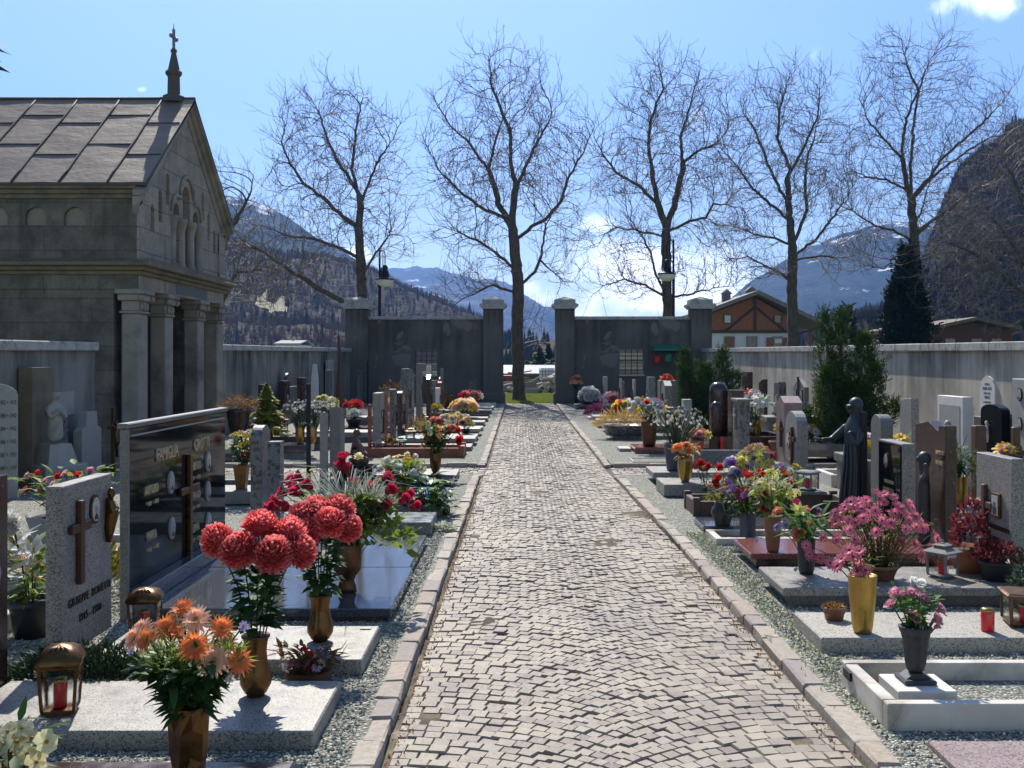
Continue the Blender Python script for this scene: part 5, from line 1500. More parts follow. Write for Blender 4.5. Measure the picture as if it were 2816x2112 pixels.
def lantern(label,loc,h,w,mat='bronze',rz=0.0,roof='dome',cand=True,clabel=None,group=None,taper=.86):
    t=thing('grave_lantern',label,'lantern',loc,rz,group); w2=w/2; wb=w2*taper
    zb=h*.09; zt=h*.72
    m=MB(); m.cbox(-wb*.75,wb*.75,-wb*.75,wb*.75,0,h*.05,.004); m.cbox(-wb,wb,-wb,wb,h*.05,zb,.006); m.build('base',M[mat],t)
    m=MB(); e=w*.085
    for sx in (-1,1):
        for sy in (-1,1):
            vs=[]
            for (ww,z) in ((wb,zb),(w2,zt)):
                x=sx*ww; y=sy*ww; vs+=[(x,y,z),(x-sx*e,y,z),(x-sx*e,y-sy*e,z),(x,y-sy*e,z)]
            fs=[(0,1,5,4),(1,2,6,5),(2,3,7,6),(3,0,4,7)]
            if sx*sy>0: fs=[tuple(reversed(q)) for q in fs]
            m.add(vs,fs)
    m.cbox(-w2,w2,-w2,w2,zt-h*.045,zt,.003)
    m.build('frame',M[mat],t)
    for k in range(4):
        g=MB(); a=k*math.pi/2; i1,i2=wb-e*.4,w2-e*.4
        vs=[(-wb+e,-i1,zb),(wb-e,-i1,zb),(w2-e,-i2,zt-h*.045),(-w2+e,-i2,zt-h*.045)]
        g.add(vs,[(0,1,2,3)]); g.xf(Matrix.Rotation(a,4,'Z')); g.build('pane',M['glass'],t)
    r=MB()
    if roof=='dome':
        n=6; prof=[(1.07,zt+.001),(1.07,zt+h*.035),(1.0,zt+h*.10),(.82,zt+h*.19),(.5,zt+h*.25),(.05,zt+h*.28)]
    elif roof=='hip': prof=[(1.22,zt+.001),(1.22,zt+h*.025),(.55,zt+h*.15),(.5,zt+h*.15),(.48,zt+h*.20),(.62,zt+h*.21),(.15,zt+h*.28)]
    else: prof=[(1.15,zt+.001),(1.15,zt+h*.06),(1.05,zt+h*.08),(1.0,zt+h*.10),(.1,zt+h*.13)]
    for (s,z) in prof: pass
    vs=[];
    for (s,z) in prof:
        ww=w2*s; vs+=[(-ww,-ww,z),(0,-ww*1.02,z),(ww,-ww,z),(ww*1.02,0,z),(ww,ww,z),(0,ww*1.02,z),(-ww,ww,z),(-ww*1.02,0,z)]
    fs=[(i*8+k,i*8+(k+1)%8,(i+1)*8+(k+1)%8,(i+1)*8+k) for i in range(len(prof)-1) for k in range(8)]+[tuple((len(prof)-1)*8+k for k in range(8)),tuple(range(7,-1,-1))]
    r.add(vs,fs,0,roof=='dome')
    rf=r.build('roof',M[mat],t)
    if roof=='dome':
        o=MB()
        for k in range(5):
            a=(k-2)*.42; o.tube([(0,-w2*.3,zt+h*.262),(math.sin(a)*w2*.5,-w2*.62,zt+h*.235),(math.sin(a)*w2*.95,-w2*(.99-abs(a)*.12),zt+h*.125)],[.004,.008,.003],5)
        o.build('leaf_ornament',M['bronze_dark'],rf)
    else:
        o=MB(); n=8; o.tube([(w*.12*math.cos(math.pi*k/n),0,h*.99+w*.13*math.sin(math.pi*k/n)) for k in range(n+1)],.004,5); o.build('ring',M[mat],rf)
    if cand:
        c,s=math.cos(rz),math.sin(rz)
        candle(clabel or 'red candle inside '+label,(loc[0],loc[1],loc[2]+zb+.001),h*.42,w*.17)
    return t

# ------------------------------------------------------------------ stones
def text_mesh(body,size,mat,parent,M4,name='lettering',ext=.004,align='CENTER',sx=1.0):
    c=bpy.data.curves.new('t','FONT'); c.body=body; c.size=size; c.extrude=ext; c.align_x=align; c.resolution_u=2
    o=bpy.data.objects.new('t',c); COL.objects.link(o)
    dg=bpy.context.evaluated_depsgraph_get(); me=bpy.data.meshes.new_from_object(o.evaluated_get(dg)); me.name=name
    COL.objects.unlink(o); bpy.data.objects.remove(o); bpy.data.curves.remove(c)
    me.materials.clear(); me.materials.append(mat); me.transform(M4@Matrix.Diagonal((sx,1,1,1)))
    n=bpy.data.objects.new(name,me); return link(n,parent)
def face_mat(px,x,y,z):
    """a plane whose text reads from the path: px=+1 faces +X (graves on the chapel side), px=-1 faces -X, px=0 faces the camera"""
    if px==1: r=Matrix(((0,0,1),(1,0,0),(0,1,0))).to_4x4()
    elif px==-1: r=Matrix(((0,0,-1),(-1,0,0),(0,1,0))).to_4x4()
    else: r=Matrix(((1,0,0),(0,0,-1),(0,1,0))).to_4x4()
    return Matrix.Translation((x,y,z))@r
def slab(label,x0,x1,y0,y1,z,mat,th=.075,base=True,inset=.05,bmat='g_mid',name='grave_slab',cat='grave slab',group=None,z0=ZG):
    cx,cy=(x0+x1)/2,(y0+y1)/2; t=thing(name,label,cat,(cx,cy,z0-.005),0,group)
    SLABS.append((x0-.01,x1+.01,y0-.01,y1+.01)); o=z0-.005
    mb=MB(); mb.cbox(x0-cx,x1-cx,y0-cy,y1-cy,z-th-o,z-o,.007); mb.build('top_slab',M[mat],t)
    if base and z-th-o>.01:
        b=MB(); b.box(x0-cx+inset,x1-cx-inset,y0-cy+inset,y1-cy-inset,-.03,z-th-o); b.build('base',M[bmat],t)
    return t
def frame_grave(label,x0,x1,y0,y1,z,mat,w=.06,fill='gravel',group=None,posts=False,cat='grave border'):
    cx,cy=(x0+x1)/2,(y0+y1)/2; t=thing('grave_border',label,cat,(cx,cy,0),0,group); SLABS.append((x0,x1,y0,y1))
    a,b,c,d=x0-cx,x1-cx,y0-cy,y1-cy
    for q in ((a,b,c,c+w),(a,b,d-w,d),(a,a+w,c+w,d-w),(b-w,b,c+w,d-w)):
        m=MB(); m.cbox(*q,-.02,z+random.uniform(-.003,.003),.005); m.build('kerb',M[mat],t)
    if fill:
        m=MB(); m.add([(a+w,c+w,z*.5),(b-w,c+w,z*.5),(b-w,d-w,z*.5),(a+w,d-w,z*.5)],[(0,1,2,3)]); m.build('infill',M[fill],t)
    if posts:
        for (x,y) in ((a,c),(b-w,c),(a,d-w),(b-w,d-w)):
            m=MB(); m.cbox(x-.008,x+w+.008,y-.008,y+w+.008,-.02,z+.035,.006); m.build('corner_post',M[mat],t)
    return t
def stone(label,side,x,y0,y1,ztop,thick,mat,shape='flat',z0=ZG,group=None,name='headstone',cat='headstone',rz=0.0,slope=0.0,sidemat=None):
    """side +1: face looks towards +X at x, body behind it; -1 mirrored. shape = outline of the face in (y, z)"""
    cy=(y0+y1)/2; w=(y1-y0)/2; t=thing(name,label,cat,(x,cy,z0-.005),rz,group); H=ztop-z0+.005
    SLABS.append((min(x,x-side*thick),max(x,x-side*thick),y0,y1))
    if shape=='flat': poly=[(-w,0),(w,0),(w,H-slope),(-w,H)]
    elif shape=='round': poly=[(-w,0),(w,0)]+[(w*math.cos(math.pi*k/12),H-w*.75+w*.75*math.sin(math.pi*k/12)) for k in range(13)]
    elif shape=='arc': poly=[(-w,0),(w,0)]+[(w*math.cos(math.pi*k/10),H-w*.3+w*.3*math.sin(math.pi*k/10)) for k in range(11)]
    elif shape=='gable': poly=[(-w,0),(w,0),(w,H-w*.4),(0,H),(-w,H-w*.4)]
    elif shape=='taper': poly=[(-w,0),(w,0),(w*.75,H*.98),(-w*.75,H)]
    elif shape=='notch': poly=[(-w,0),(w,0),(w,H-.06),(w*.1,H-.02),(-w*.55,H-.085),(-w*.6,H-.04),(-w,H-.04)] 
    elif shape=='shoulder': poly=[(-w,0),(w,0),(w,H*.72),(w*.6,H*.78),(w*.5,H),(-w*.5,H),(-w*.6,H*.78),(-w,H*.72)]
    elif shape=='wave': poly=[(-w,0),(w,0),(w,H*.9)]+[(w-2*w*k/8,H-.10*(1-k/8)**2*H) for k in range(1,9)]
    m=MB()
    m.prism(poly,0,-side*thick,'x'); o=m.build('stone',M[mat],t)
    if rz==0 or True:
        bv=o.modifiers.new('edge','BEVEL'); bv.width=.004; bv.segments=1; bv.limit_method='ANGLE'
    return t
def on_face(t,side,dy,z,kind,size=.1,mat='bronze_dark',out=.0):
    """a fitting on the face of a headstone, in the stone's own frame (face at x=0)"""
    m=MB(); s=side
    if kind=='oval':
        n=20; e=.012
        for (r,x0,x1,mt) in ((1.0,0,e,0),(.82,e,e+.004,1)):
            vs=[(s*x0,dy+size*.38*r*math.cos(6.283*k/n),z+size*.5*r*math.sin(6.283*k/n)) for k in range(n)]+[(s*x1,dy+size*.38*r*math.cos(6.283*k/n),z+size*.5*r*math.sin(6.283*k/n)) for k in range(n)]
            fs=[(k,(k+1)%n,n+(k+1)%n,n+k) for k in range(n)]+[tuple(n+k for k in range(n))]
            if s<0: fs=[tuple(reversed(q)) for q in fs]
            m.add(vs,fs,mt)
        # head and shoulders of the portrait
        o=m.build('photo_medallion',[M[mat],M['porcelain']],t)
        q=MB(); f=[(s*(e+.0045),dy+size*.16*math.cos(6.283*k/12),z-size*.30+size*.16*max(-.3,math.sin(6.283*k/12))) for k in range(12)]; q.add(f,[tuple(range(12)) if s>0 else tuple(range(11,-1,-1))])
        f=[(s*(e+.005),dy+size*.09*math.cos(6.283*k/12),z-size*.02+size*.12*math.sin(6.283*k/12)) for k in range(12)]; q.add(f,[tuple(range(12)) if s>0 else tuple(range(11,-1,-1))],1)
        q.build('portrait',[M['letters_black'],M['g_warm']],o); return o
    if kind in('cross','slim_cross'):
        a=size*(.055 if kind=='cross' else .033)
        xa,xb=sorted((s*.004,s*.034)); m.cbox(xa,xb,dy-a,dy+a,z-size*.62,z+size*.38,.004)
        xa,xb=sorted((s*.006,s*.030)); m.cbox(xa,xb,dy-size*.27,dy+size*.27,z+size*.06-a,z+size*.06+a,.004)
        return m.build('cross',M[mat],t)
    if kind=='photo':
        xa,xb=sorted((0,s*.018)); m.cbox(xa,xb,dy-size*.38,dy+size*.38,z-size*.5,z+size*.5,.003)
        o=m.build('photo_frame',M[mat],t); q=MB(); xa,xb=sorted((s*.018,s*.021)); q.box(xa,xb,dy-size*.27,dy+size*.27,z-size*.4,z+size*.4)
        p=q.build('photo',M['porcelain'],o); q=MB(); xa,xb=sorted((s*.021,s*.0225)); q.box(xa,xb,dy-size*.16,dy+size*.12,z-size*.36,z-size*.05); q.box(xa,xb,dy-size*.07,dy+size*.05,z-size*.03,z+size*.13); q.build('portrait',M['letters_black'],o); return o
    if kind=='bars':   # raised illegible lettering, drawn as words of separate strokes
        y=-size/2
        while y<size/2:
            w=random.uniform(.008,.016); h=.03
            xa,xb=sorted((0,s*.008)); m.box(xa,xb,dy+y,dy+y+w*.55,z,z+h)
            if random.random()<.6: m.box(xa,xb,dy+y,dy+y+w,z+h*random.choice((0,.4,.8)),z+h*random.choice((0.2,.6,1)))
            y+=w+.006+(.02 if random.random()<.1 else 0)
        return m.build('lettering',M[mat],t)
    if kind=='figure':
        m.ball((s*.03,dy,z+size*.42),size*.09,10,8,0,(.8,1,1.2)); m.tube([(s*.02,dy,z+size*.34),(s*.03,dy+.01,z+size*.1),(s*.02,dy,z-size*.25),(s*.015,dy,z-size*.5)],[size*.06,size*.12,size*.10,size*.05],10)
        m.tube([(s*.03,dy-size*.09,z+size*.26),(s*.05,dy-size*.12,z+size*.08),(s*.06,dy,z+size*.1)],[size*.045,size*.04,size*.03],8); m.tube([(s*.03,dy+size*.09,z+size*.26),(s*.05,dy+size*.13,z+size*.1),(s*.06,dy+.01,z+size*.12)],[size*.045,size*.04,size*.03],8)
        return m.build('relief_figure',M[mat],t)
def cross_post(label,x,y,h,w,mat,arm=.22,z0=ZG,rz=0.0,group=None,name='grave_cross',thick=None,armz=.72,ax='y'):
    t=thing(name,label,'cross',(x,y,z0-.01),rz,group); th=thick or w
    m=MB(); m.cbox(-w/2,w/2,-th/2,th/2,0,h,.006); m.build('post',M[mat],t)
    m=MB()
    if ax=='y': m.cbox(-w*.55,w*.55,-arm,arm,h*armz-w*.4,h*armz+w*.4,.005)
    else: m.cbox(-arm,arm,-th*.55,th*.55,h*armz-w*.4,h*armz+w*.4,.005)
    m.build('arm',M[mat],t); return t
def tuft(name,label,cat,loc,rx,ry,h,n,mat,L=.08,W=.012,group=None,up=.6,kind='blade',seed=0):
    t=thing(name,label,cat,loc,0,group); rg=np.random.default_rng(seed or int(abs(loc[0]*977+loc[1]*131))+1)
    a=rg.uniform(0,6.283,n); u=rg.uniform(0,1,n); r=np.sqrt(rg.uniform(0,1,n))
    zz=h*np.sqrt(np.clip(1-r**2,0,1))*rg.uniform(.35,1.0,n)
    c=np.stack([rx*r*np.cos(a),ry*r*np.sin(a),zz],1)
    d=np.stack([np.cos(a)*r,np.sin(a)*r,up+0*a],1)+rg.normal(0,.45,(n,3)); d/=np.linalg.norm(d,axis=1)[:,None]
    s=np.cross(d,rg.normal(size=(n,3))); s/=np.linalg.norm(s,axis=1)[:,None]
    l=(L*rg.uniform(.5,1.3,n))[:,None]; w=(W*rg.uniform(.6,1.3,n))[:,None]
    V=np.stack([c-s*w*.25,c+d*l*.5-s*w,c+d*l,c+d*l*.5+s*w],1).reshape(-1,3)
    np_mesh('foliage',V,np.arange(n*4).reshape(-1,4),M[mat],parent=t)
    return t
random.seed(101)
def H_(xs,ys,Y,x0,z0,dy=0.0):
    """a flower head seen at (xs, ys), as an offset from the vase mouth at (x0, Y, z0)"""
    X,_,Z=P(xs,ys,Y+dy); return (X-x0,dy,Z-z0)
z5=lambda x,y:(500+x/2.765,1200+y/2.765)
z4=lambda x,y:(x/2.212,1600+y/2.212)
ZS=.125; zs=ZS
# =================================================================== chapel side, row along the path
slab('brown-grey grave slab that carries the faceted bronze vase of orange flowers',-2.5,-.855,3.2,3.93,ZS,'g_brown',.08,bmat='g_mid')
# faceted bronze vase
vx,vy=-1.19,3.72
t=thing('flower_vase','tall faceted bronze vase with bark-like flutes, holding orange and peach gerberas','vase',(vx,vy,ZS))
mb=MB(); n=11; hv=.285
prof=[(.052,0),(.056,.03),(.060,.10),(.066,.20),(.072,hv-.01),(.070,hv),(.060,hv),(.052,hv-.06)]
vs=[];fs=[]
for i,(r,z) in enumerate(prof):
    for k in range(n):
        a=6.283*k/n+.06*math.sin(i*1.7+k); rr=r*(1+.10*(1 if (k+i//2)%2 else -1)); vs.append((rr*math.cos(a),rr*math.sin(a),z+(.012*math.sin(k*2.3) if i in (1,2,3) else 0)))
fs=[(i*n+k,i*n+(k+1)%n,(i+1)*n+(k+1)%n,(i+1)*n+k) for i in range(len(prof)-1) for k in range(n)]
mb.add(vs,fs); mb.build('body',M['bronze'],t)
zm=ZS+hv
HD=[('gerbera','peach',.056,H_(*z4(1190,230),3.72,vx,zm,.02)),('spider','orange',.050,H_(*z4(1112,165),3.72,vx,zm,.06)),('spider','orange',.062,H_(*z4(1010,285),3.72,vx,zm,.0)),('spider','orange',.058,H_(*z4(1345,285),3.72,vx,zm,.0)),
 ('gerbera','peach',.046,H_(*z4(865,290),3.72,vx,zm,.03)),('gerbera','peach',.050,H_(*z4(815,345),3.72,vx,zm,-.02)),('spider','orange',.052,H_(*z4(890,355),3.72,vx,zm,-.05)),('spider','orange',.070,H_(*z4(1180,395),3.72,vx,zm,-.09)),
 ('gerbera','peach',.062,H_(*z4(1300,475),3.72,vx,zm,-.08)),('spider','orange',.056,H_(*z4(1452,488),3.72,vx,zm,-.04)),('spider','orange',.046,H_(*z4(1080,320),3.72,vx,zm,.08)),('gerbera','peach',.045,H_(*z4(1370,370),3.72,vx,zm,.06)),('simple','lilac',.02,H_(*z4(1480,270),3.72,vx,zm,.02)),('simple','white',.018,H_(*z4(960,260),3.72,vx,zm,.02)),('simple','lilac',.018,H_(*z4(800,420),3.72,vx,zm,0)),('simple','white',.018,H_(*z4(1400,590),3.72,vx,zm,-.05))]
bouquet('flower_bouquet','bouquet of orange and peach gerberas with grass tufts in the faceted bronze vase','flowers',(vx,vy,zm),HD,rad=.19,h=.26,leaves=380,leaf_len=.10,leaf_w=.042,lmat='leaf_dark',low=-.06,leaf_lo=0,leaf_hi=.78,face=.95,blades=16,blade_mat='leaf_lime',blade_len=.33)
tuft('grass_tuft','spiky lime green artificial grass sprig among the orange gerberas','grass sprig',(vx-.055,vy-.1,zm+.15),.05,.03,.09,90,'leaf_lime',.06,.004)
tuft('grass_tuft','green feathery sprig at the outer edge of the orange gerbera bouquet','grass sprig',(vx+.14,vy-.03,zm+.15),.05,.03,.09,90,'leaf_lime',.06,.004)
# cream orchids at the lower corner
ox,oy=-1.72,3.52
pot('small brown pot of cream orchids on the brown-grey slab',(ox,oy,ZS),.13,.075,.055,'brownpot')
HD=[('pansy','cream',.046,H_(a,b,3.52,ox,ZS+.13,random.uniform(-.05,.05))) for a,b in ((22,2012),(60,2003),(12,2046),(48,2040),(88,2030),(35,2080),(75,2075),(110,2062),(128,2040),(20,2105),(66,2108),(100,2095),(-15,2060),(-10,2020))]
bouquet('orchid_plant','cream white orchids with yellow hearts at the very corner, in a brown pot','flowers',(ox,oy,ZS+.13),HD,rad=.13,h=.16,leaves=24,leaf_len=.12,leaf_w=.04,lmat='leaf_dark',face=1.1)

# L1
slab('light grey granite slab carrying the domed bronze lantern and the six red chrysanthemums',-2.42,-.85,4.25,4.92,ZS,'g_light',.085)
s=stone('dark brown headstone cut by the picture edge, with an oval bronze photo',1,-2.435,4.26,4.925,1.106,.09,'g_brown'); on_face(s,1,.17,.62,'oval',.20,'bronze')
lantern('domed bronze lantern with a leaf on its lid, on the light grey slab',(-1.985,4.475,ZS),.30,.165,'bronze',R(14),'dome',True,'pair of red candle glass inside the domed bronze lantern on the light slab')
def mums(vlabel,blabel,vx,vy,heads,h=.275,r=.062,col='mum',sz=.086):
    vase_baluster(vlabel,(vx,vy,ZS),h,r,'bronze'); zm=ZS+h
    HD=[('mum',col,sz,H_(a,b,vy,vx,zm,dy)) for a,b,dy in heads]
    t=bouquet('flower_bouquet',blabel,'flowers',(vx,vy,zm),HD,rad=.1,h=.28,leaves=0,low=-.10)
    fo=MB()
    for i in range(150):
        tz=random.uniform(.02,.33); a=random.uniform(0,6.283); p=Vector((.035*math.cos(a)*(1+tz),.035*math.sin(a)*(1+tz),tz)); d=Vector((math.cos(a),math.sin(a),random.uniform(-.3,.8)))
        leaf(fo,p,d,random.uniform(.06,.12),random.uniform(.04,.065))
    fo.build('leaf',M['leaf_dark'],t)
mums('slim bronze vase with red chrysanthemums on the light grey slab','six big coral red chrysanthemums in the bronze vase on the light grey slab',-1.20,4.70,[(600,1489,-.03),(717,1448,.03),(659,1513,-.09),(750,1527,-.10),(795,1472,.05),(818,1515,.0)])
slab('light grey granite slab with a small number plate, behind the dried flower wreath',-2.2,-.805,5.26,5.93,ZS,'g_light',.085)
mums('bronze vase in front of the dark double slab, holding red chrysanthemums','seven coral red chrysanthemums in the bronze vase nearest the dark double slab',-1.083,5.61,[(836,1419,-.02),(868,1402,.05),(845,1466,-.09),(908,1437,-.08),(930,1404,.04),(953,1452,-.02),(885,1420,.0)],.253,.062,'mum',.09)
o=MB(); o.box(-.03,.03,-.02,.02,0,.004); oo=o.build('number_plate',M['g_warm']); oo.location=(-.875,5.86,ZS+.002); tag(oo,'small metal number plate on the corner of the light slab','plate')
s=stone('light grey granite headstone with a metal cross, oval photo and figure',1,-2.335,5.28,5.92,1.0,.085,'g_light',z0=ZS)
on_face(s,1,-.14,.62,'cross',.44,'bronze_dark'); on_face(s,1,.07,.71,'oval',.16,'bronze_dark'); on_face(s,1,.24,.65,'figure',.30,'bronze')
text_mesh('GIUSEPPE  BONETTI',.062,M['letters_dark'],s,face_mat(1,.001,.02,.24),ext=.005); text_mesh('1915 - 1990',.06,M['letters_dark'],s,face_mat(1,.001,.02,.14),ext=.005)
lantern('bronze lantern with a domed lid behind the orange bouquet, beside the granite headstone',(-2.10,5.80,ZS),.25,.165,'bronze',R(8),'dome',True,'red candle glass inside the lantern behind the orange bouquet')
# dried wreath basket
wx,wy=-1.045,5.10
t=thing('wicker_basket','small woven basket of dried leaves and red flowers on the gravel between the light slabs','basket',(wx,wy,ZG))
mb=MB(); mb.lathe([(.07,0),(.10,.02),(.11,.07),(.10,.075),(.06,.05)],16,(0,0),0,True,.05,8,.8); mb.build('basket',M['leaf_brown'],t)
bouquet('flower_arrangement','dried arrangement of brown foliage with red and blue-white flowers in the woven basket','flowers',(wx,wy,ZG+.05),[('rose','red',.028,(.01,-.04,.11)),('rose','red',.026,(-.02,.0,.13)),('rose','crimson',.026,(0.02,-.07,.07)),('simple','white',.026,(.075,-.06,.075)),('simple','lilac',.025,(.055,-.08,.06)),('simple','white',.022,(-.10,-.06,.06)),('simple','pink',.02,(-.07,-.05,.075)),('simple','violet',.02,(.08,0,.11)),('simple','white',.02,(.06,.02,.12))],rad=.19,h=.15,leaves=240,leaf_len=.065,leaf_w=.026,lmat='leaf_brown',ry=.12)
tuft('juniper_bush','low spreading dark juniper between the two light slabs, at the foot of the granite headstone','bush',(-2.15,5.08,ZG),.38,.17,.20,3200,'juniper',.045,.006)

# family tomb: two dark slabs
slab('dark polished slab in front of the family headstone, nearer half',-2.32,-.79,6.335,7.60,ZS,'g_dark',.06,bmat='g_mid')
slab('dark polished slab mirroring the sky, farther half of the family tomb',-2.32,-.81,7.604,9.0,ZS,'g_dark',.06,bmat='g_mid')
s=stone('wide black polished family headstone with bronze names, six ovals and a tall cross',1,-2.42,6.4,8.5,1.22,.036,'g_black')
mb=MB(); W=1.05; mb.cbox(-.052,-.038,-W-.01,W+.01,0,1.19,.004); mb.cbox(-.036,.010,-W-.045,-W-.003,0,1.18,.004); mb.cbox(-.053,.016,-W-.05,W+.02,1.183,1.215,.006); mb.build('granite_frame',M['g_mid'],s)
mb=MB(); mb.box(.002,.012,-W+.02,W-.05,1.13,1.14); mb.build('silver_strip',M['marble_grey'],s)
mb=MB(); mb.cbox(.0,.10,-W,W,0.0,.19,.006); mb.build('plinth',M['g_dark'],s)
yc=0.02; cy=7.45
text_mesh('FAMIGLIA',.125,M['letters_gold'],s,face_mat(1,.002,-.36,.93),ext=.010,sx=.8)
text_mesh('GROTTI',.125,M['letters_gold'],s,face_mat(1,.002,.40,.93),ext=.010,sx=.8)
for (y,z,nm,dt) in ((-.66,.73,'ARTURO','* 1891  + 1969'),(-.66,.43,'MARIA','* 1902  + 1988'),(.24,.79,'LORENZO','* 1911  + 1984'),(.24,.57,'STEFANO','* 1913  + 1991'),(.24,.33,'ALBINA','* 1919  + 1999')):
    text_mesh(nm,.085,M['letters_gold'],s,face_mat(1,.002,y,z),ext=.007,sx=.72); text_mesh(dt,.042,M['letters_gold'],s,face_mat(1,.002,y+.02,z-.075),ext=.004,sx=.9)
for (y,z) in ((-.29,.74),(-.27,.42),(.56,.80),(.56,.57),(.57,.33)): on_face(s,1,y,z+.02,'oval',.155,'marble_grey')
on_face(s,1,.08,.62,'slim_cross',.78,'bronze')
# ribbed bronze vase with red roses
rx_,ry_=-1.14,6.82
lathe_thing('flower_vase','dark fluted bronze vase on the polished double slab, full of red roses','vase',(rx_,ry_,ZS),[(.062,0),(.058,.03),(.045,.07),(.055,.10),(.085,.14),(.092,.2),(.092,.30),(.085,.33)],'bronze_dark',32,.04,16)
zm=ZS+.33
HD=[('bud','crimson',.064,H_(*z5(a,b),6.82,rx_,zm,random.uniform(-.12,.12))) for a,b in ((720,500),(755,425),(850,380),(880,310),(830,335),(960,375),(795,540),(700,495),(645,560),(885,430),(1310,355),(1560,310),(1585,405),(1690,480),(1722,440),(1775,530),(1550,520),(1485,582),(1430,375),(1250,235),(1200,215),(1222,160),(860,425),(690,540))]
HD+=[('ball','cream',.032,H_(*z5(1345,155),6.82,rx_,zm,.0)),('tulip','lemon',.022,H_(*z5(985,260),6.82,rx_,zm,.1)),('tulip','lemon',.02,H_(*z5(965,300),6.82,rx_,zm,.1)),('tulip','cream',.022,H_(*z5(1130,270),6.82,rx_,zm,.1)),('tulip','cream',.02,H_(*z5(1145,320),6.82,rx_,zm,.05)),('simple','white',.025,H_(*z5(1270,160),6.82,rx_,zm,.05)),('simple','pink',.025,H_(*z5(820,330),6.82,rx_,zm,0))]
t=bouquet('flower_bouquet','wide spray of crimson roses with silver grass in the fluted bronze vase','flowers',(rx_,ry_,zm),HD,rad=.40,h=.40,leaves=820,leaf_len=.11,leaf_w=.05,lmat='leaf_lime',leaf_lo=.15,leaf_hi=.85,blades=110,blade_mat='leaf_silver',blade_len=.52,ry=.22,stem_r=.003)
ls_=tuft('leaf_sprays','broad lime green leaves hanging from the path side of the crimson rose spray','foliage',(rx_+.22,ry_-.05,zm-.06),.22,.16,.28,110,'leaf_lime',.09,.022,up=.25)
for ch in list(ls_.children):
    ch.location=(.22,-.05,-.06); ch.parent=t; ch.name='hanging_leaves'
bpy.data.objects.remove(ls_)
tuft('silver_grass','silvery blue artificial grass tuft in the middle of the crimson rose spray','grass tuft',(rx_+.12,ry_,zm+.18),.16,.1,.17,420,'leaf_silver',.14,.003,up=.8)
slab('thick green-grey granite slab beyond the rose spray',-2.3,-.81,9.4,10.04,.17,'g_green',.12)
tuft('succulent_clump','pale low rosettes on the gravel at the corner of the green-grey slab','succulent',(-.72,9.75,ZG),.10,.13,.05,160,'leaf_silver',.05,.02)
stone('rounded blue-grey stele seen edge-on behind the rose spray, the higher of a pair',1,-2.40,9.62,9.95,1.03,.105,'g_blue','round')
stone('shorter blue-grey stele with a slanted top, nearer of the pair behind the roses',1,-2.18,9.40,9.56,.90,.115,'g_blue','flat')
# bergenia and the yellow-white bouquet
tuft('soil_mound','leafy ground cover under the bergenia','ground cover',(-.95,10.75,ZG),.2,.2,.05,120,'leaf_dark',.05,.03)
t=thing('bergenia_plant','large glossy-leaved bergenia plant spilling beside the path kerb','plant',(-.93,10.72,ZG)); fo=MB()
for i in range(85):
    a=random.uniform(0,6.283); r=random.uniform(.03,.24); z=random.uniform(.10,.42)*(1-r*1.2)
    d=Vector((math.cos(a),math.sin(a),random.uniform(-.1,.7))); p=Vector((r*math.cos(a),r*math.sin(a),z)); fo.tube([(0,0,0),p*.5,p],.005,4,1); leaf(fo,p,d,random.uniform(.12,.18),random.uniform(.09,.13),0,-.3)
fo.build('foliage',[M['leaf_glossy'],M['stem']],t)
slab('dark grave slab under the gold pot of yellow and white flowers',-2.3,-.80,10.55,11.25,.15,'g_blue',.10)
pot('gold pot half hidden behind the roses, with yellow and white flowers',(-1.27,11.1,.15),.15,.085,.07,'gold',rim=False,soil=None)
HD=[('rose','white',0.068,H_(*z5(1560,185),11.1,-1.27,.30,.0)),('rose','white',0.068,H_(*z5(1720,215),11.1,-1.27,.30,-.05)),('rose','white',0.068,H_(*z5(1780,245),11.1,-1.27,.30,.02)),('gerbera','yellow',0.074,H_(*z5(1722,190),11.1,-1.27,.30,-.05)),('tulip','yellow',0.061,H_(*z5(1812,300),11.1,-1.27,.30,0)),('tulip','orange',0.054,H_(*z5(1572,250),11.1,-1.27,.30,0)),('tulip','orange',.038,H_(*z5(1705,262),11.1,-1.27,.30,-.06)),('tulip','yellow',.038,H_(*z5(1510,330),11.1,-1.27,.30,0)),('ball','cream',.035,H_(*z5(1712,140),11.1,-1.27,.30,.05)),('ball','white',.035,H_(*z5(1775,150),11.1,-1.27,.30,.05)),('simple','lilac',.035,H_(*z5(1620,260),11.1,-1.27,.30,0)),('simple','peach',.035,H_(*z5(1840,195),11.1,-1.27,.30,.1))]
bouquet('flower_bouquet','mixed white and yellow bouquet with orange tulips in the gold pot','flowers',(-1.27,11.1,.30),HD,dome=[('rose','white',.055,5),('simple','yellow',.05,6),('simple','cream',.045,6)],rad=.27,h=.30,leaves=300,leaf_len=.10,leaf_w=.045,lmat='leaf_lime')
cross_post('tall thin blackened bronze branch cross between the stelae',-2.38,11.65,1.34,.045,'iron',.12,armz=.66)
slab('dark grave slab before the blackened branch cross',-2.3,-.82,11.6,12.25,.14,'g_dark',.09)
stone('slender weathered wooden post marker, pale grey, pointed on top',1,-2.36,12.62,12.74,1.0,.085,'wood_grey','taper')
slab('black two-step plinth slab under the kneeling carved figure',-2.25,-.85,12.65,13.35,.16,'g_black',.1)
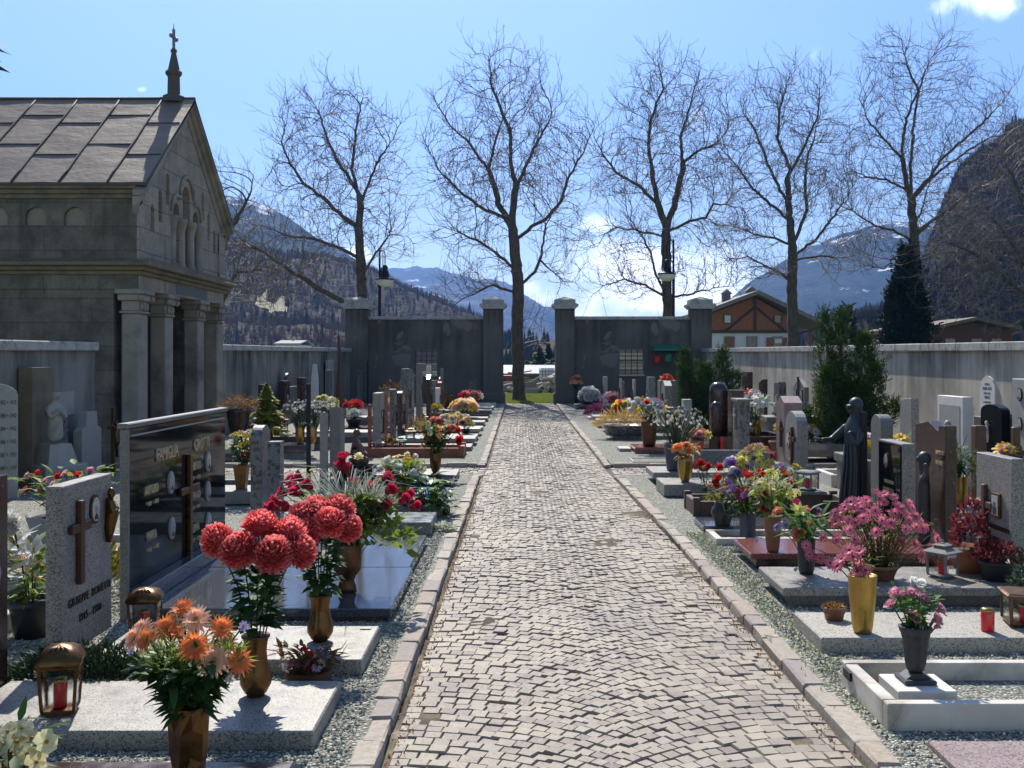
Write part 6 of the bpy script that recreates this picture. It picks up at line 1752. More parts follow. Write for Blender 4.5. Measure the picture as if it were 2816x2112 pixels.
# kneeling wooden figure
kx,ky=-2.05,13.0
mb=MB(); mb.cbox(-.22,.22,-.2,.2,0,.16,.01); o=mb.build('plinth',M['g_black']); o.location=(kx,ky,.16); tag(o,'black stone block that the kneeling wooden figure sits on','plinth')
def skin_figure(name,label,cat,loc,verts,edges,mat,rz=0,lev=2,part='body',root=0):
    me=bpy.data.meshes.new(part); me.from_pydata([v[:3] for v in verts],edges,[])
    o=bpy.data.objects.new(part,me); COL.objects.link(o)
    sk=o.modifiers.new('s','SKIN'); sk.use_smooth_shade=True; sb=o.modifiers.new('u','SUBSURF'); sb.levels=lev; sb.render_levels=lev
    for i,v in enumerate(verts):
        d=me.skin_vertices[0].data[i]; rr=v[3]; d.radius=rr if isinstance(rr,tuple) else (rr,rr); d.use_root=(i==root)
    dg=bpy.context.evaluated_depsgraph_get(); m2=bpy.data.meshes.new_from_object(o.evaluated_get(dg)); bpy.data.objects.remove(o)
    m2.materials.clear(); m2.materials.append(mat)
    for p in m2.polygons: p.use_smooth=True
    t=thing(name,label,cat,loc,rz); n=bpy.data.objects.new(part,m2); link(n,t); return t
def face_bits(t,mat,hx,hz,r,fy=0):
    """nose, brow and hair shell of a carved head that looks along +x"""
    m=MB(); m.ball((hx+r*.95,fy,hz-.1*r),r*.2,6,5,0,(1,.7,1.4)); m.ball((hx+r*.62,fy,hz+r*.22),r*.42,8,5,0,(1,1.4,.35)); m.ball((hx+r*.78,fy,hz-r*.48),r*.22,7,5,0,(.8,1.3,.5)); m.build('face',mat,t)
    m=MB(); m.ball((hx-r*.18,fy,hz+r*.12),r*1.06,12,9,0,(1,1,1.05)); m.ball((hx-r*.45,fy,hz-r*.75),r*.7,10,7,0,(.8,1.1,1.2)); m.build('hair',mat,t)
t=skin_figure('statue','small carved wooden kneeling figure with a long robe on a black plinth','statue',(kx,ky,.32),
 [(0,0,.10,.085),(-.01,0,.20,.075),(-.02,0,.30,(.075,.055)),(-.02,0,.345,.026),(.0,0,.40,.042),(.13,.03,.04,.05),(.16,-.03,.04,.05),(-.05,.04,.03,.05),(-.05,-.04,.03,.05),(.02,.075,.27,.028),(.07,.075,.17,.022),(.13,.03,.13,.018),(.02,-.075,.27,.028),(.07,-.075,.17,.022),(.13,-.02,.13,.018)],
 [(0,1),(1,2),(2,3),(3,4),(0,5),(0,6),(0,7),(0,8),(2,9),(9,10),(10,11),(2,12),(12,13),(13,14)],M['wood_carved'])
face_bits(t,M['wood_carved'],.005,.405,.042)
slab('grey slab with a small dark tray in front of the kneeling figure',-2.25,-1.2,13.42,13.9,.12,'g_dark',.07)
lantern('little round-topped lantern of dark metal near the cross path',(fx(1078,13.3),13.3,.16),.18,.13,'bronze_dark',R(30),'dome',True,'red candle glass in the small dark lantern near the cross path')
slab('pale blue reflecting slab at the corner of the path and cross path',-2.2,-.84,13.62,14.35,ZS,'g_mid',.07)
stone('grey granite stele with a bright slanted top beside the kneeling figure',1,-2.38,13.7,14.05,1.02,.14,'g_mid','flat',slope=.05)
vx,vy=-1.14,13.9
vase_tulip('tall fluted bronze vase with coral red flowers at the cross path',(vx,vy,ZS),.30,.075,'bronze')
q=lambda x,y:(560+x/2.765,900+y/2.765)
HD=[('rose',c,.075,H_(*q(a,b),13.9,vx,ZS+.30,random.uniform(-.1,.1))) for a,b,c in ((1740,710,'red'),(1790,715,'salmon'),(1680,765,'salmon'),(1710,785,'salmon'),(1760,840,'red'),(1865,790,'red'),(1935,785,'red'),(1940,860,'red'),(1805,885,'salmon'),(1700,850,'red'))]
HD+=[('lily','orange',.05,H_(*q(1700,850),13.9,vx,ZS+.3,-.1)),('star','cream',.04,H_(*q(1780,770),13.9,vx,ZS+.3,-.05)),('simple','salmon',.035,H_(*q(1660,900),13.9,vx,ZS+.3,0)),('simple','red',.035,H_(*q(1855,870),13.9,vx,ZS+.3,0))]
bouquet('flower_bouquet','bouquet of coral red roses in the fluted bronze vase at the cross path','flowers',(vx,vy,ZS+.3),HD,dome=[('rose','salmon',.06,7),('simple','cream',.045,6),('simple','orange',.045,5)],rad=.30,h=.44,leaves=330,leaf_len=.11,leaf_w=.055,lmat='leaf',leaf_lo=.1,face=.8)

# =================================================================== chapel side, beyond the cross path
frame_grave('red-brown timber grave frame just beyond the cross path',-2.56,-.93,16.9,17.65,.20,'wood_red',.07,'g_mid',None,True)
cross_post('red-brown wooden cross standing on the timber grave frame',-2.50,17.2,.86,.06,'wood_red',.13,.05,armz=.75)
lantern('white-metal lantern with a red candle on the timber frame grave',(fx(1043,17.1),17.1,.12),.21,.14,'marble_grey',R(10),'hip',True,'red candle in the white-metal lantern on the timber frame grave')
lantern('dark green lantern on the timber frame grave',(fx(1101,17.5),17.5,.12),.23,.16,'green_metal',R(20),'hip',True,'red candle in the dark green lantern')
pot('dark bowl of brown and orange leaves between the two lanterns',(fx(1068,17.3),17.3,.10),.13,.1,.07,'brownpot')
tuft('potted_plant','brown and orange leafy plant in the bowl between the lanterns','plant',(fx(1068,17.3),17.3,.23),.11,.1,.12,160,'leaf_brown',.06,.02)
GL='dark row of headstones beyond the cross path'
def hs(label,xs,Y,ytop,thick,d,mat,shape='flat',X=-2.4,orn=None,**k):
    s=stone(label,1,X,Y,Y+d,fz(ytop,Y),thick,mat,shape,**k)
    return s
FAR=[ # label, Y, x-face, width, top-z, thickness, material, shape
 ('light grey granite stele, tallest right behind the wooden cross',17.75,-2.40,.5,1.07,.13,'g_light','flat'),
 ('rust-veined stone stele behind the light grey one',18.7,-2.40,.42,1.08,.11,'g_red','taper'),
 ('narrow dark stele with a rough edge behind the rusty one',19.6,-2.38,.35,1.08,.12,'g_blue','flat'),
 ('small dark stele with a bronze figure in the dark row',20.6,-2.35,.5,1.02,.10,'g_brown','arc'),
 ('dark stele with a brilliantly lit sloping top in the dark row',22.1,-2.40,.5,1.45,.15,'g_blue','flat'),
 ('green-grey stele with a carved sloping top next to the brilliantly lit one',23.2,-2.42,.45,1.43,.15,'g_green','wave'),
 ('tall pale stele with a lit top in the dark row near the gate',25.2,-2.42,.5,1.55,.12,'g_mid','flat'),
 ('dark bronze stele with a thin crucifix in the dark row',26.4,-2.30,.5,1.25,.10,'g_brown','gable'),
 ('small white marble stone low in the dark row near the gate',28.8,-2.25,.4,.85,.20,'marble','flat'),
 ('brown wooden stele near the barred window',30.2,-2.3,.4,1.0,.12,'wood_red','arc'),
 ('grey stele half lost in shade by the gate wall',32.0,-2.4,.5,1.1,.12,'g_blue','round'),
 ('dark low headstone close to the gate wall',34.2,-2.4,.5,1.0,.12,'g_dark','flat')]
for (lb,Y,X,w,zt,th,mt,sh) in FAR:
    s=stone(lb,1,X,Y,Y+w,zt,th,mt,sh)
    on_face(s,1,0,zt*.3,'bars',w*.7,'letters_dark')
    if sh in('flat','arc','gable'): on_face(s,1,-.05,zt*.62,'oval',.16,'bronze'); on_face(s,1,.1,zt*.55,'cross',.4,'bronze_dark')
cross_post('tall white marble cross post rising before the barred window',-2.42,27.4,1.45,.13,'marble',.02,armz=.5)
cross_post('thin pale wooden cross next to the tall white post',-2.25,27.0,1.0,.07,'wood_grey',.2)
cross_post('thin grey post marker under the barred window',-2.35,31.0,1.35,.10,'g_mid',.03)
for i,(Y,x1,zt,mt,lb) in enumerate(((18.1,-.86,.12,'g_mid','grey slab next to the timber frame grave'),(19.2,-.84,.18,'g_light','pale slab with a dark planter, second beyond the timber frame'),(20.3,-.85,.14,'g_light','light slab with a stepped edge, third beyond the timber frame'),(21.6,-.84,.2,'marble_grey','white-edged slab, fourth beyond the timber frame'),(23.1,-.85,.12,'g_mid','plain grey slab half way along the farther row'),(24.8,-.86,.15,'g_light','light slab below the yellow and lilac bouquet'),(26.6,-.84,.14,'g_mid','grey slab under the peach roses'),(28.4,-.85,.13,'g_dark','dark slab behind the peach roses'),(30.4,-.85,.15,'g_mid','grey slab under the red flowers near the gate'),(32.6,-.86,.13,'marble_grey','whitish slab not far from the gate'))):
    slab(lb,-2.3,x1,Y,Y+.75,zt,mt,.07)
frame_grave('white marble bordered grave next to the gate pillar',-2.3,-.83,34.6,35.6,.16,'marble',.09)
frame_grave('low white bordered grave in front of the one by the gate pillar',-2.3,-.87,33.5,34.2,.12,'marble_grey',.08)
def bq(label,xs0,xs1,ys0,ys1,Y,zb,cols,n,size,leaves=70,lm='leaf',pm='blackpot',kind='rose',plabel=None,ph=.16,pr=.10,**k):
    """a pot and its bouquet filling the photograph box (xs0..xs1, ys0..ys1)"""
    x=fx((xs0+xs1)/2,Y); zm=fz(ys1,Y); zt=fz(ys0,Y); zp=max(zb+.08,zm)
    if plabel: pot(plabel,(x,Y,zb),zp-zb,pr,pr*.7,pm)
    r=(fx(xs1,Y)-fx(xs0,Y))/2; h=zt-zp
    dome=[(kk,c,size*1.5,int(m*1.5)) for kk,c,m in cols]
    return bouquet('flower_bouquet',label,'flowers',(x,Y,zp),(),dome,rad=r*.92,h=h*.93,leaves=leaves,leaf_len=.09,leaf_w=.04,lmat=lm,ry=min(r,.3),spread=1,**k)
bq('mixed yellow and lilac flowers in the farther row beyond the timber frame',1205,1292,1138,1185,23.3,.15,[('simple','yellow',10),('simple','cream',8),('simple','lilac',8),('pom','white',4)],0,.05,120,'leaf_lime',plabel='dark pot of yellow and lilac flowers')
bq('big bunch of peach and cream roses half way to the gate',1238,1315,1098,1150,26.9,.14,[('rose','peach',13),('rose','cream',8),('simple','yellow',4)],0,.09,90,'leaf',plabel='black pot of peach and cream roses')
bq('red and crimson flowers with white ones nearest the gate on the chapel side',1262,1328,1076,1104,30.6,.15,[('rose','red',7),('rose','crimson',6),('simple','white',6),('simple','yellow',3)],0,.09,70,'leaf',plabel='pot of red flowers near the gate')
bq('bunch of dark crimson and lime flowers right of the coral roses',1262,1300,1150,1185,21.0,.16,[('rose','crimson',3),('simple','lemon',5),('simple','white',4)],0,.05,60,'leaf_lime',plabel='small pot on the light stepped slab')
bq('small red flowers in the hanging-like pot below the barred window',1188,1218,1058,1076,33.0,.9,[('simple','red',8)],0,.06,40,'leaf_dark',plabel=None)
stone('narrow grey pedestal carrying the small red flowers below the barred window',1,-2.65,32.8,33.2,.98,.3,'g_mid','flat')
pot('yellow flower pot at the white cross in the dark row',(fx(1199,26),26,.1),.2,.16,.12,'brownpot'); bq('yellow primroses at the foot of the white cross',1188,1212,1112,1128,26,.3,[('simple','yellow',9)],0,.06,30)
pot('copper bucket standing by the gate wall on the chapel side',(fx(1232,34),34,.1),.38,.2,.15,'bronze')
for (xs,Y,lb) in ((1165,24.2,'small lantern with a white lid in the dark row'),(1213,27.8,'squat lantern near the peach roses'),(1128,19.4,'brown pot-shaped lantern beyond the timber frame')):
    lantern(lb,(fx(xs,Y),Y,.13),.24,.17,'bronze_dark',R(15),'hip',False)
tuft('shrub','dry brown bush behind the brown pot-shaped lantern','bush',(fx(1150,21.0),21.0,.1),.25,.2,.4,240,'leaf_brown',.08,.02)
tuft('shrub','pinkish budding twigs by the dark headstones before the gate wall','bush',(-3.95,32,.4),.45,.3,.65,260,'p_lilac' if False else 'leaf_brown',.10,.02)
stone('green-grey low stone among the shrubs near the gate wall',1,-3.4,30.5,31.1,1.05,.15,'g_green','wave')
random.seed(202)
# =================================================================== chapel side, second row and along the wall
slab('grey granite block bearing the brown vase of yellow and orange flowers',-3.5,-2.9,11.35,11.95,.20,'g_mid',.14,False)
t=thing('flower_vase','square tapering copper-brown vase of yellow and orange flowers on the grey block','vase',(-3.12,11.6,.20)); mb=MB()
mb.add([(-.05,-.05,0),(.05,-.05,0),(.05,.05,0),(-.05,.05,0),(-.075,-.075,.27),(.075,-.075,.27),(.075,.075,.27),(-.075,.075,.27),(-.06,-.06,.27),(.06,-.06,.27),(.06,.06,.27),(-.06,.06,.27),(0,0,.2)],[(0,3,2,1),(0,1,5,4),(1,2,6,5),(2,3,7,6),(3,0,4,7),(4,5,9,8),(5,6,10,9),(6,7,11,10),(7,4,8,11),(8,9,12),(9,10,12),(10,11,12),(11,8,12)]); mb.build('body',M['bronze'],t)
zz=lambda x,y:(600+x/5.53,1050+y/5.53)
HD=[('simple' if c!='orange' else 'pom',c,s,H_(*zz(a,b),11.6,-3.12,.47,random.uniform(-.1,.1))) for a,b,c,s in ((215,800,'yellow',.05),(280,790,'yellow',.055),(340,790,'yellow',.055),(430,830,'yellow',.055),(540,770,'yellow',.06),(585,800,'yellow',.05),(610,870,'scarlet',.07),(570,900,'orange',.06),(370,960,'yellow',.05),(440,930,'yellow',.05),(340,980,'yellow',.045),(420,1100,'orange',.06),(430,770,'violet',.04),(480,750,'violet',.04),(500,830,'yellow',.045),(370,900,'lemon',.04))]
bouquet('flower_bouquet','bunch of yellow daisies with one orange-red bloom in the copper-brown vase','flowers',(-3.12,11.6,.47),HD,rad=.22,h=.36,leaves=200,leaf_len=.08,leaf_w=.035,lmat='leaf_dark')
frame_grave('low planted grave with a stone border beside the brown vase block',-3.9,-2.75,12.4,13.2,.12,'g_mid',.07,'soil')
frame_grave('pale bordered gravel grave behind the big black headstone',-4.3,-3.0,7.2,8.0,.13,'marble_grey',.07)
frame_grave('second pale bordered gravel grave, behind the light granite headstone',-4.4,-3.1,8.3,9.1,.12,'marble_grey',.07)
frame_grave('pale bordered grave behind the brown headstone and the white lilies',-4.6,-3.0,5.6,6.3,.16,'marble_grey',.07)
pot('black pot of white lilies behind the dark brown headstone',(-2.83,6.0,ZG),.22,.13,.09,'blackpot')
l3=lambda x,y:(x/3.142,1150+y/3.142)
HD=[('lily','white',.11,H_(*l3(130,1080),6.0,-2.83,.27,0)),('lily','white',.10,H_(*l3(290,1150),6.0,-2.83,.27,-.05)),('lily','white',.10,H_(*l3(200,1050),6.0,-2.83,.27,.08)),('lily','white',.10,H_(*l3(330,1210),6.0,-2.83,.27,-.06)),('pom','white',.06,H_(*l3(90,870),6.0,-2.83,.27,0)),('pom','white',.06,H_(*l3(100,960),6.0,-2.83,.27,0)),('lily','peach',.08,H_(*l3(215,1240),6.0,-2.83,.27,-.08))]
bouquet('flower_bouquet','white lilies with pointed green leaves behind the dark brown headstone','flowers',(-2.83,6.0,.27),HD,rad=.26,h=.36,leaves=90,leaf_len=.15,leaf_w=.05,lmat='leaf_lime')
pot('round grey stone bowl under the pink-red rose bush',(-3.45,8.0,ZG),.42,.34,.22,'greypot',rim=False)
HD=[('rose','rosepink' if i%3 else 'red',.038,H_(*l3(a,b),7.9,-3.45,.47,random.uniform(-.1,.1))) for i,(a,b) in enumerate(((270,485),(180,515),(335,560),(445,515),(510,485),(730,465),(165,635),(270,640),(115,660),(620,500),(400,590)))]
bouquet('rose_bush','little rose bush with pink-red blooms in the round stone bowl behind the granite headstone','bush',(-3.45,8.0,.47),HD,rad=.5,h=.38,leaves=150,leaf_len=.11,leaf_w=.05,lmat='leaf_lime')
tuft('shrub','tangle of small brown-leaved twigs behind the light granite headstone','bush',(-2.95,7.0,ZG),.35,.2,.42,300,'leaf_olive',.09,.02)
# white inscribed stele, saint, chapel-wall stones
s=stone('white marble stele with rows of painted dates at the picture edge',1,0,-.5,.5,1.42,.10,'marble_grey','arc'); s.location=(-6.02,11.75,ZG); s.scale=(1,.6,.97); s.rotation_euler=(0,0,R(-52)); 
for i,ln in enumerate(('+ 1882 + 1915','MARCHI + 1880 + 1942','+ 1884 + 1942','1886 + 1943','1887 + 1957','1889 + 1959')):
    text_mesh(ln,.075,M['letters_black'],s,face_mat(1,.002,.47,1.12-.155*i),ext=.001,align='RIGHT',sx=.8)
s=stone('rough brown rock slab standing behind the stone saint',1,-6.0,12.75,13.35,1.55,.18,'stone_trim' if 'stone_trim' in M else 'g_mid','flat')
s=thing('pedestal','pale stone pedestal lettered for a family under the saint','pedestal',(-5.82,12.95,ZG),R(-35)); mb=MB(); mb.cbox(-.28,.28,-.28,.28,0,.30,.01); mb.build('base',M['marble_grey'],s)
mb=MB(); mb.add([(-.2,-.2,.3),(.2,-.2,.3),(.2,.2,.3),(-.2,.2,.3),(-.14,-.14,.55),(.14,-.14,.55),(.14,.14,.55),(-.14,.14,.55)],[(0,1,5,4),(1,2,6,5),(2,3,7,6),(3,0,4,7),(4,5,6,7)]); mb.build('upper_block',M['marble_grey'],s)
text_mesh('FAMIGLIA',.11,M['letters_black'],s,face_mat(1,.282,0,.15),ext=.002,sx=.85)
t=skin_figure('statue','small weathered stone saint with bowed head against the rough rock slab','statue',(-5.82,12.95,ZG+.55),
 [(0,0,0,(.11,.12)),(0,0,.2,(.10,.11)),(0,0,.36,(.085,.10)),(-.01,0,.46,(.07,.10)),(.0,0,.525,.035),(.025,0,.58,.052),(.02,.10,.43,.035),(.08,.10,.33,.03),(.12,.02,.40,.024),(.02,-.10,.43,.035),(.08,-.10,.33,.03),(.12,-.02,.40,.024)],
 [(0,1),(1,2),(2,3),(3,4),(4,5),(3,6),(6,7),(7,8),(3,9),(9,10),(10,11)],M['statue_stone'],R(-35)); face_bits(t,M['statue_stone'],.03,.59,.05)
stone('plain dark stele against the stained wall next to the saint',1,-6.0,13.3,13.75,.95,.1,'g_blue','flat')
s=stone('pale shouldered headstone by the chapel wall with a rusty crucifix in front',1,-5.9,13.95,14.6,.93,.12,'marble_grey','shoulder')
t=cross_post('rusty iron crucifix with a small figure before the pale shouldered stone',-5.6,14.25,.95,.05,'bronze_dark',.16,armz=.72); mb=MB(); mb.tube([(.04,0,.68),(.045,0,.55),(.04,0,.38)],[.03,.035,.02],7); mb.tube([(.04,-.15,.72),(.04,0,.66),(.04,.15,.72)],.014,6); mb.ball((.045,0,.73),.032,8,6); mb.build('figure',M['bronze'],t)
mb=MB(); mb.box(0,.008,-.28,.28,-.16,.16); o=mb.build('notice_sheet',M['marble_grey']); o.location=(-6.195,14.1,1.05); tag(o,'blank pale sheet pinned on the stained wall beside the chapel','notice')
stone('arched grey gravestone leaning at the foot of the chapel corner',1,-5.15,15.0,15.45,.78,.14,'g_mid','round')
# wall row
WR=[('dark headstone under the wall, first past the chapel porch',-5.75,23.2,.6,1.08,.12,'g_brown','flat'),('brown-black slab headstone under the streaked wall, next to the arched one',-5.75,25.3,.55,1.12,.14,'g_brown','flat'),('dark arched headstone touching the streaked wall',-5.95,26.4,.5,1.3,.08,'g_blue','round'),('dark blocky headstone, tilted top, in the streaked wall row',-5.75,27.4,.6,1.16,.16,'g_brown','flat'),('low wide grey panel between two dark stones at the streaked wall',-5.85,26.0,1.2,.95,.08,'g_blue','flat'),('thin grey stele standing alone at the streaked wall',-5.8,31.5,.5,1.32,.14,'g_mid','flat'),('pale slab with faint lines leaning on the streaked wall',-6.05,32.6,1.0,1.62,.08,'marble_grey','flat'),('dark stele with a lit chamfer near the corner pillar',-5.4,35.0,.5,1.25,.12,'g_blue','flat')]
for (lb,X,Y,w,zt,th,mt,sh) in WR:
    s=stone(lb,1,X,Y,Y+w,zt,th,mt,sh)
    if mt!='marble_grey': on_face(s,1,0,zt*.6,'oval',.18,'bronze')
t=thing('headstone','tall white pointed marble slab in the streaked wall row','headstone',(-5.75,28.7,0)); mb=MB(); mb.prism([(-.28,0),(.28,0),(.22,1.1),(0,1.52),(-.22,1.1)],0,.12,'x'); mb.build('stone',M['marble'],t)
t=thing('obelisk','very tall slim blackened wooden obelisk in front of the corner pillar','obelisk',(-4.95,28.5,0)); mb=MB(); mb.tube([(0,0,0),(0,0,.9),(0.0,0,1.5),(-.05,0,2.3)],[.16,.12,.07,.045],7); mb.build('post',M['wood_dark'],t); mb=MB(); mb.box(-.22,.22,-.2,.2,-.02,.2); mb.build('base',M['g_dark'],t)
cross_post('thin iron cross against the corner pillar',-5.3,36.0,1.55,.05,'iron',.2)
# urn, thuja, big slab with gold vases
urn=lathe_thing('stone_urn','large dark stone urn with a dried plant before the chapel porch','urn',(-4.9,18.0,ZG),[(.2,0),(.2,.1),(.12,.16),(.12,.3),(.22,.42),(.27,.6),(.30,.78),(.33,.82),(.33,.87)],'g_brown',22,soil='soil')
urn.scale=(.66,.66,.85)
tuft('dried_plant','tangled dried brown plant drooping over the dark stone urn','plant',(-4.9,18.0,.76),.30,.26,.26,420,'leaf_brown',.15,.007,up=.2)
conifer('thuja_shrub','drooping golden-green thuja beside the dark stone urn','' or -4.55,18.6,1.22,.42,1500,'shrub',M['golden_thuja'],None,7)
slab('dark polished slab with a light granite end, under the two gold vases',-4.6,-3.45,16.75,17.35,.26,'g_dark',.12,bmat='g_light')
slab('long dark grave slab behind the two gold vases',-4.9,-3.4,18.3,19.1,.28,'g_brown',.12)
slab('pale grey slab end behind the slanted granite stele',-4.4,-2.9,20.0,20.8,.24,'g_light',.1)
for (xs,lb,lb2) in ((825,'gold tulip vase of white blossom twigs, nearer the chapel','spray of white blossom twigs in the gold vase nearer the chapel'),(859,'second gold vase with blossom twigs, beside the blackened cross','spray of white blossom twigs in the gold vase beside the blackened cross')):
    x=fx(xs,17.1); vase_tulip(lb,(x,17.1,.26),.31,.075)
    t=bouquet('blossom_spray',lb2,'flowers',(x,17.1,.57),(),[('simple','white',.022,52)],rad=.32,h=.42,leaves=20,leaf_len=.05,leaf_w=.02,lmat='leaf_lime',stem_r=.005)
bq('loose cream and green bouquet behind the white blossom twigs',860,932,1086,1142,20.5,.25,[('simple','cream',14),('simple','white',10),('pom','lemon',4)],0,.045,130,'leaf_lime',plabel='dark pot behind the white blossom twigs')
slab('dark block under the pair of cyclamen pots',-3.9,-2.9,21.2,21.9,.25,'g_brown',.1)
slab('tall pale block under the red begonias',-3.9,-2.8,23.2,23.9,.35,'g_mid',.1)
bq('white cyclamen flowers in the pair of dark pots',955,992,1126,1152,21.5,.25,[('simple','white',22)],0,.05,50,'leaf',plabel='dark pot of white cyclamen',pr=.16)
bq('red begonias above the white cyclamen',945,1002,1098,1132,23.5,.35,[('simple','red',18),('rose','crimson',4)],0,.05,90,'leaf_lime',plabel='pot of red begonias')
bq('orange-red maple-leaved plant by the small lanterns in front of the urn',744,770,1135,1166,19.0,.3,[('simple','scarlet',6)],0,.04,70,'leaf_brown',plabel='clay pot with the orange-red plant')
for (xs,yb,Y,h,lb) in ((697,1200,16.6,.20,'domed lantern left of the red candle jar before the urn'),(782,1186,18.6,.26,'dark glass lantern on the long slab near the gold vases'),(761,1202,16.9,.17,'small brass lantern on the polished slab with the gold vases')):
    z=max(fz(yb,Y),ZG); lantern(lb,(fx(xs,Y),Y,z),h,.14,'bronze_dark' if xs!=761 else 'gold',R(12),'dome' if xs!=782 else 'flat',False)
candle('tall red candle jar with a domed lid before the stone urn',(fx(724,16.9),16.9,.20),.26,.06,'bronze')
slab('low dark step slab carrying the red candle jar before the urn',-4.75,-3.95,15.95,16.72,.2,'g_dark',.12)

# =================================================================== far-wall side, row along the path
slab('pinkish granite slab lying flush at the lower corner',1.685,3.4,3.2,4.28,.075,'g_pink',.06,False)
frame_grave('white marble grave border filled with gravel, dark mildew on its sides',1.585,3.6,4.47,5.12,.165,'marble_old',.062,'gravel')
t=thing('plinth','small square white marble plinth under the trumpet vase','plinth',(1.86,4.86,.08)); mb=MB(); mb.cbox(-.135,.135,-.135,.135,0,.055,.005); mb.build('block',M['marble'],t)
tv_=lathe_thing('flower_vase','dark trumpet-shaped stone vase with a square foot on the marble plinth','vase',(1.86,4.88,.135),[(.026,.045),(.038,.055),(.046,.09),(.052,.16),(.060,.22),(.074,.245),(.073,.26)],'statue_dark',24,.05,12)
mb=MB(); mb.cbox(-.075,.075,-.075,.075,0,.022,.006); mb.prism([(-.06,.022),(.06,.022),(.026,.046),(-.026,.046)],-.045,.045,'y'); mb.build('foot',M['statue_dark'],tv_)
rr=lambda x,y:(2116+x/2.711,1500+y/2.711)
vx,vy,zm=1.86,4.88,.395
HD=[('rose','rosepink',.036,H_(*rr(a,b),vy,vx,zm,random.uniform(-.06,.03))) for a,b in ((940,350),(1062,352),(1152,392),(905,435),(1282,472),(1250,548),(1085,525))]+[('bud','rosepink',.028,H_(*rr(a,b),vy,vx,zm,0)) for a,b in ((1150,580),(1255,600),(1000,365))]+[('tulip','white',.045,H_(*rr(1080,275),vy,vx,zm,.04)),('tulip','white',.05,H_(*rr(1132,300),vy,vx,zm,.02))]
bouquet('flower_bouquet','small bunch of pale pink roses with two white buds in the trumpet vase','flowers',(vx,vy,zm),HD,rad=.12,h=.17,leaves=190,leaf_len=.042,leaf_w=.026,lmat='leaf',leaf_lo=0)
o=MB(); o.box(-.012,0,-.05,.05,-.02,.02); oo=o.build('number_plate',M['iron']); oo.location=(1.584,5.0,.13); tag(oo,'dark number plate on the marble border','plate')
# warm granite slab with the gold vase
slab('warm grey granite slab with the plain gold vase and clay pot, thick and low',1.645,3.6,5.66,6.24,.128,'g_warm',.12,False)
vase_taper('plain gold cylinder vase on the warm granite slab',(1.905,5.77,.128),.322,.079,.05,'gold')
pot('square-ish clay pot of dried moss on the warm granite slab',(1.835,6.06,.128),.075,.068,.05,'brownpot',rim=True)
tuft('dried_moss','dry grey moss heaped in the clay pot on the warm granite slab','moss',(1.835,6.06,.195),.06,.06,.02,120,'leaf_brown',.025,.008)
candle('red grave candle with a gold lid on the warm granite slab',(2.615,5.80,.128),.132,.036)
lantern('brass-framed box lantern cut by the picture edge, beside the red candle',(2.90,5.95,.128),.235,.22,'bronze_dark',R(-12),'flat',True,'red candle in the brass box lantern at the picture edge',taper=1.0)
# pink daisy grave
slab('grey granite slab with overhanging top under the pink daisy bush',1.70,3.6,6.70,7.40,.17,'g_light',.055,True,.06,'g_mid')
pb=lambda x,y:(2216+x/3.318,1200+y/3.318)
px,py,pz=2.42,6.98,.17
pot('low dark pot hidden under the pink daisy bush',(px,py,pz),.10,.12,.09,'brownpot')
pts=[]
for i in range(74):
    for _ in range(30):
        a=random.uniform(0,6.283); u=random.uniform(0,1)**.5
        X=.40*u*math.cos(a); Yd=.22*u*math.sin(a); Z=.15+.31*math.sqrt(max(0,1-u*u))*random.uniform(.62,1.08)-.10*(u**2)*random.random()
        if all((X-q[0])**2+(Yd-q[1])**2+(Z-q[2])**2>.0022 for q in pts): break
    pts.append((X,Yd,Z))
HD=[('daisy','pink',random.uniform(.036,.046),p) for p in pts]
HD+=[('daisy','pink',.044,H_(*pb(a,b),6.85,px,pz+.1,random.uniform(-.1,0))) for a,b in ((60,1030),(90,1110),(185,1150),(280,1190),(470,625),(930,985),(1060,1010),(1125,1130))]
bouquet('daisy_bush','wide bush of pink daisies with olive foliage on the overhanging grey slab','flowers',(px,py,pz+.1),HD,rad=.38,h=.36,leaves=620,leaf_len=.07,leaf_w=.014,lmat='leaf_olive',ry=.22,leaf_lo=0,stem_r=.003,face=.7)
HD=[('daisy','pink',.042,H_(*pb(a,b),5.77,1.905,.45,random.uniform(-.05,.05))) for a,b in ((470,1150),(540,1195),(470,1235),(545,1225),(400,1040),(490,1050),(330,1120),(290,1185),(430,1100))]
bouquet('flower_bouquet','low cluster of pink daisies in the plain gold vase','flowers',(1.905,5.77,.45),HD,rad=.10,h=.12,leaves=70,leaf_len=.05,leaf_w=.012,lmat='leaf_olive')
vase_taper('tall black cylinder vase on the overhanging grey slab',(1.975,7.16,.17),.24,.062,.048,'blackpot')
fb=lambda x,y:(1700+x/3.318,1200+y/3.318)
vx,vy,zm=1.975,7.16,.41
HD=[('rose','salmon',.055,H_(*fb(1640,895),vy,vx,zm,-.1)),('rose','salmon',.046,H_(*fb(1465,690),vy,vx,zm,0)),('gerbera','lilac',.036,H_(*fb(1455,830),vy,vx,zm,0)),('gerbera','lilac',.036,H_(*fb(1528,812),vy,vx,zm,-.03)),('gerbera','lilac',.034,H_(*fb(1520,768),vy,vx,zm,0)),('gerbera','lilac',.032,H_(*fb(1828,668),vy,vx,zm,0)),('star','lemon',.06,H_(*fb(1655,680),vy,vx,zm,-.04)),('rose','salmon',.035,H_(*fb(1740,800),vy,vx,zm,-.03)),('gerbera','rosepink',.04,H_(*fb(1850,740),vy,vx,zm,0)),('rose','magenta',.036,H_(*fb(1620,610),vy,vx,zm,.05)),('rose','salmon',.032,H_(*fb(1720,670),vy,vx,zm,0))]
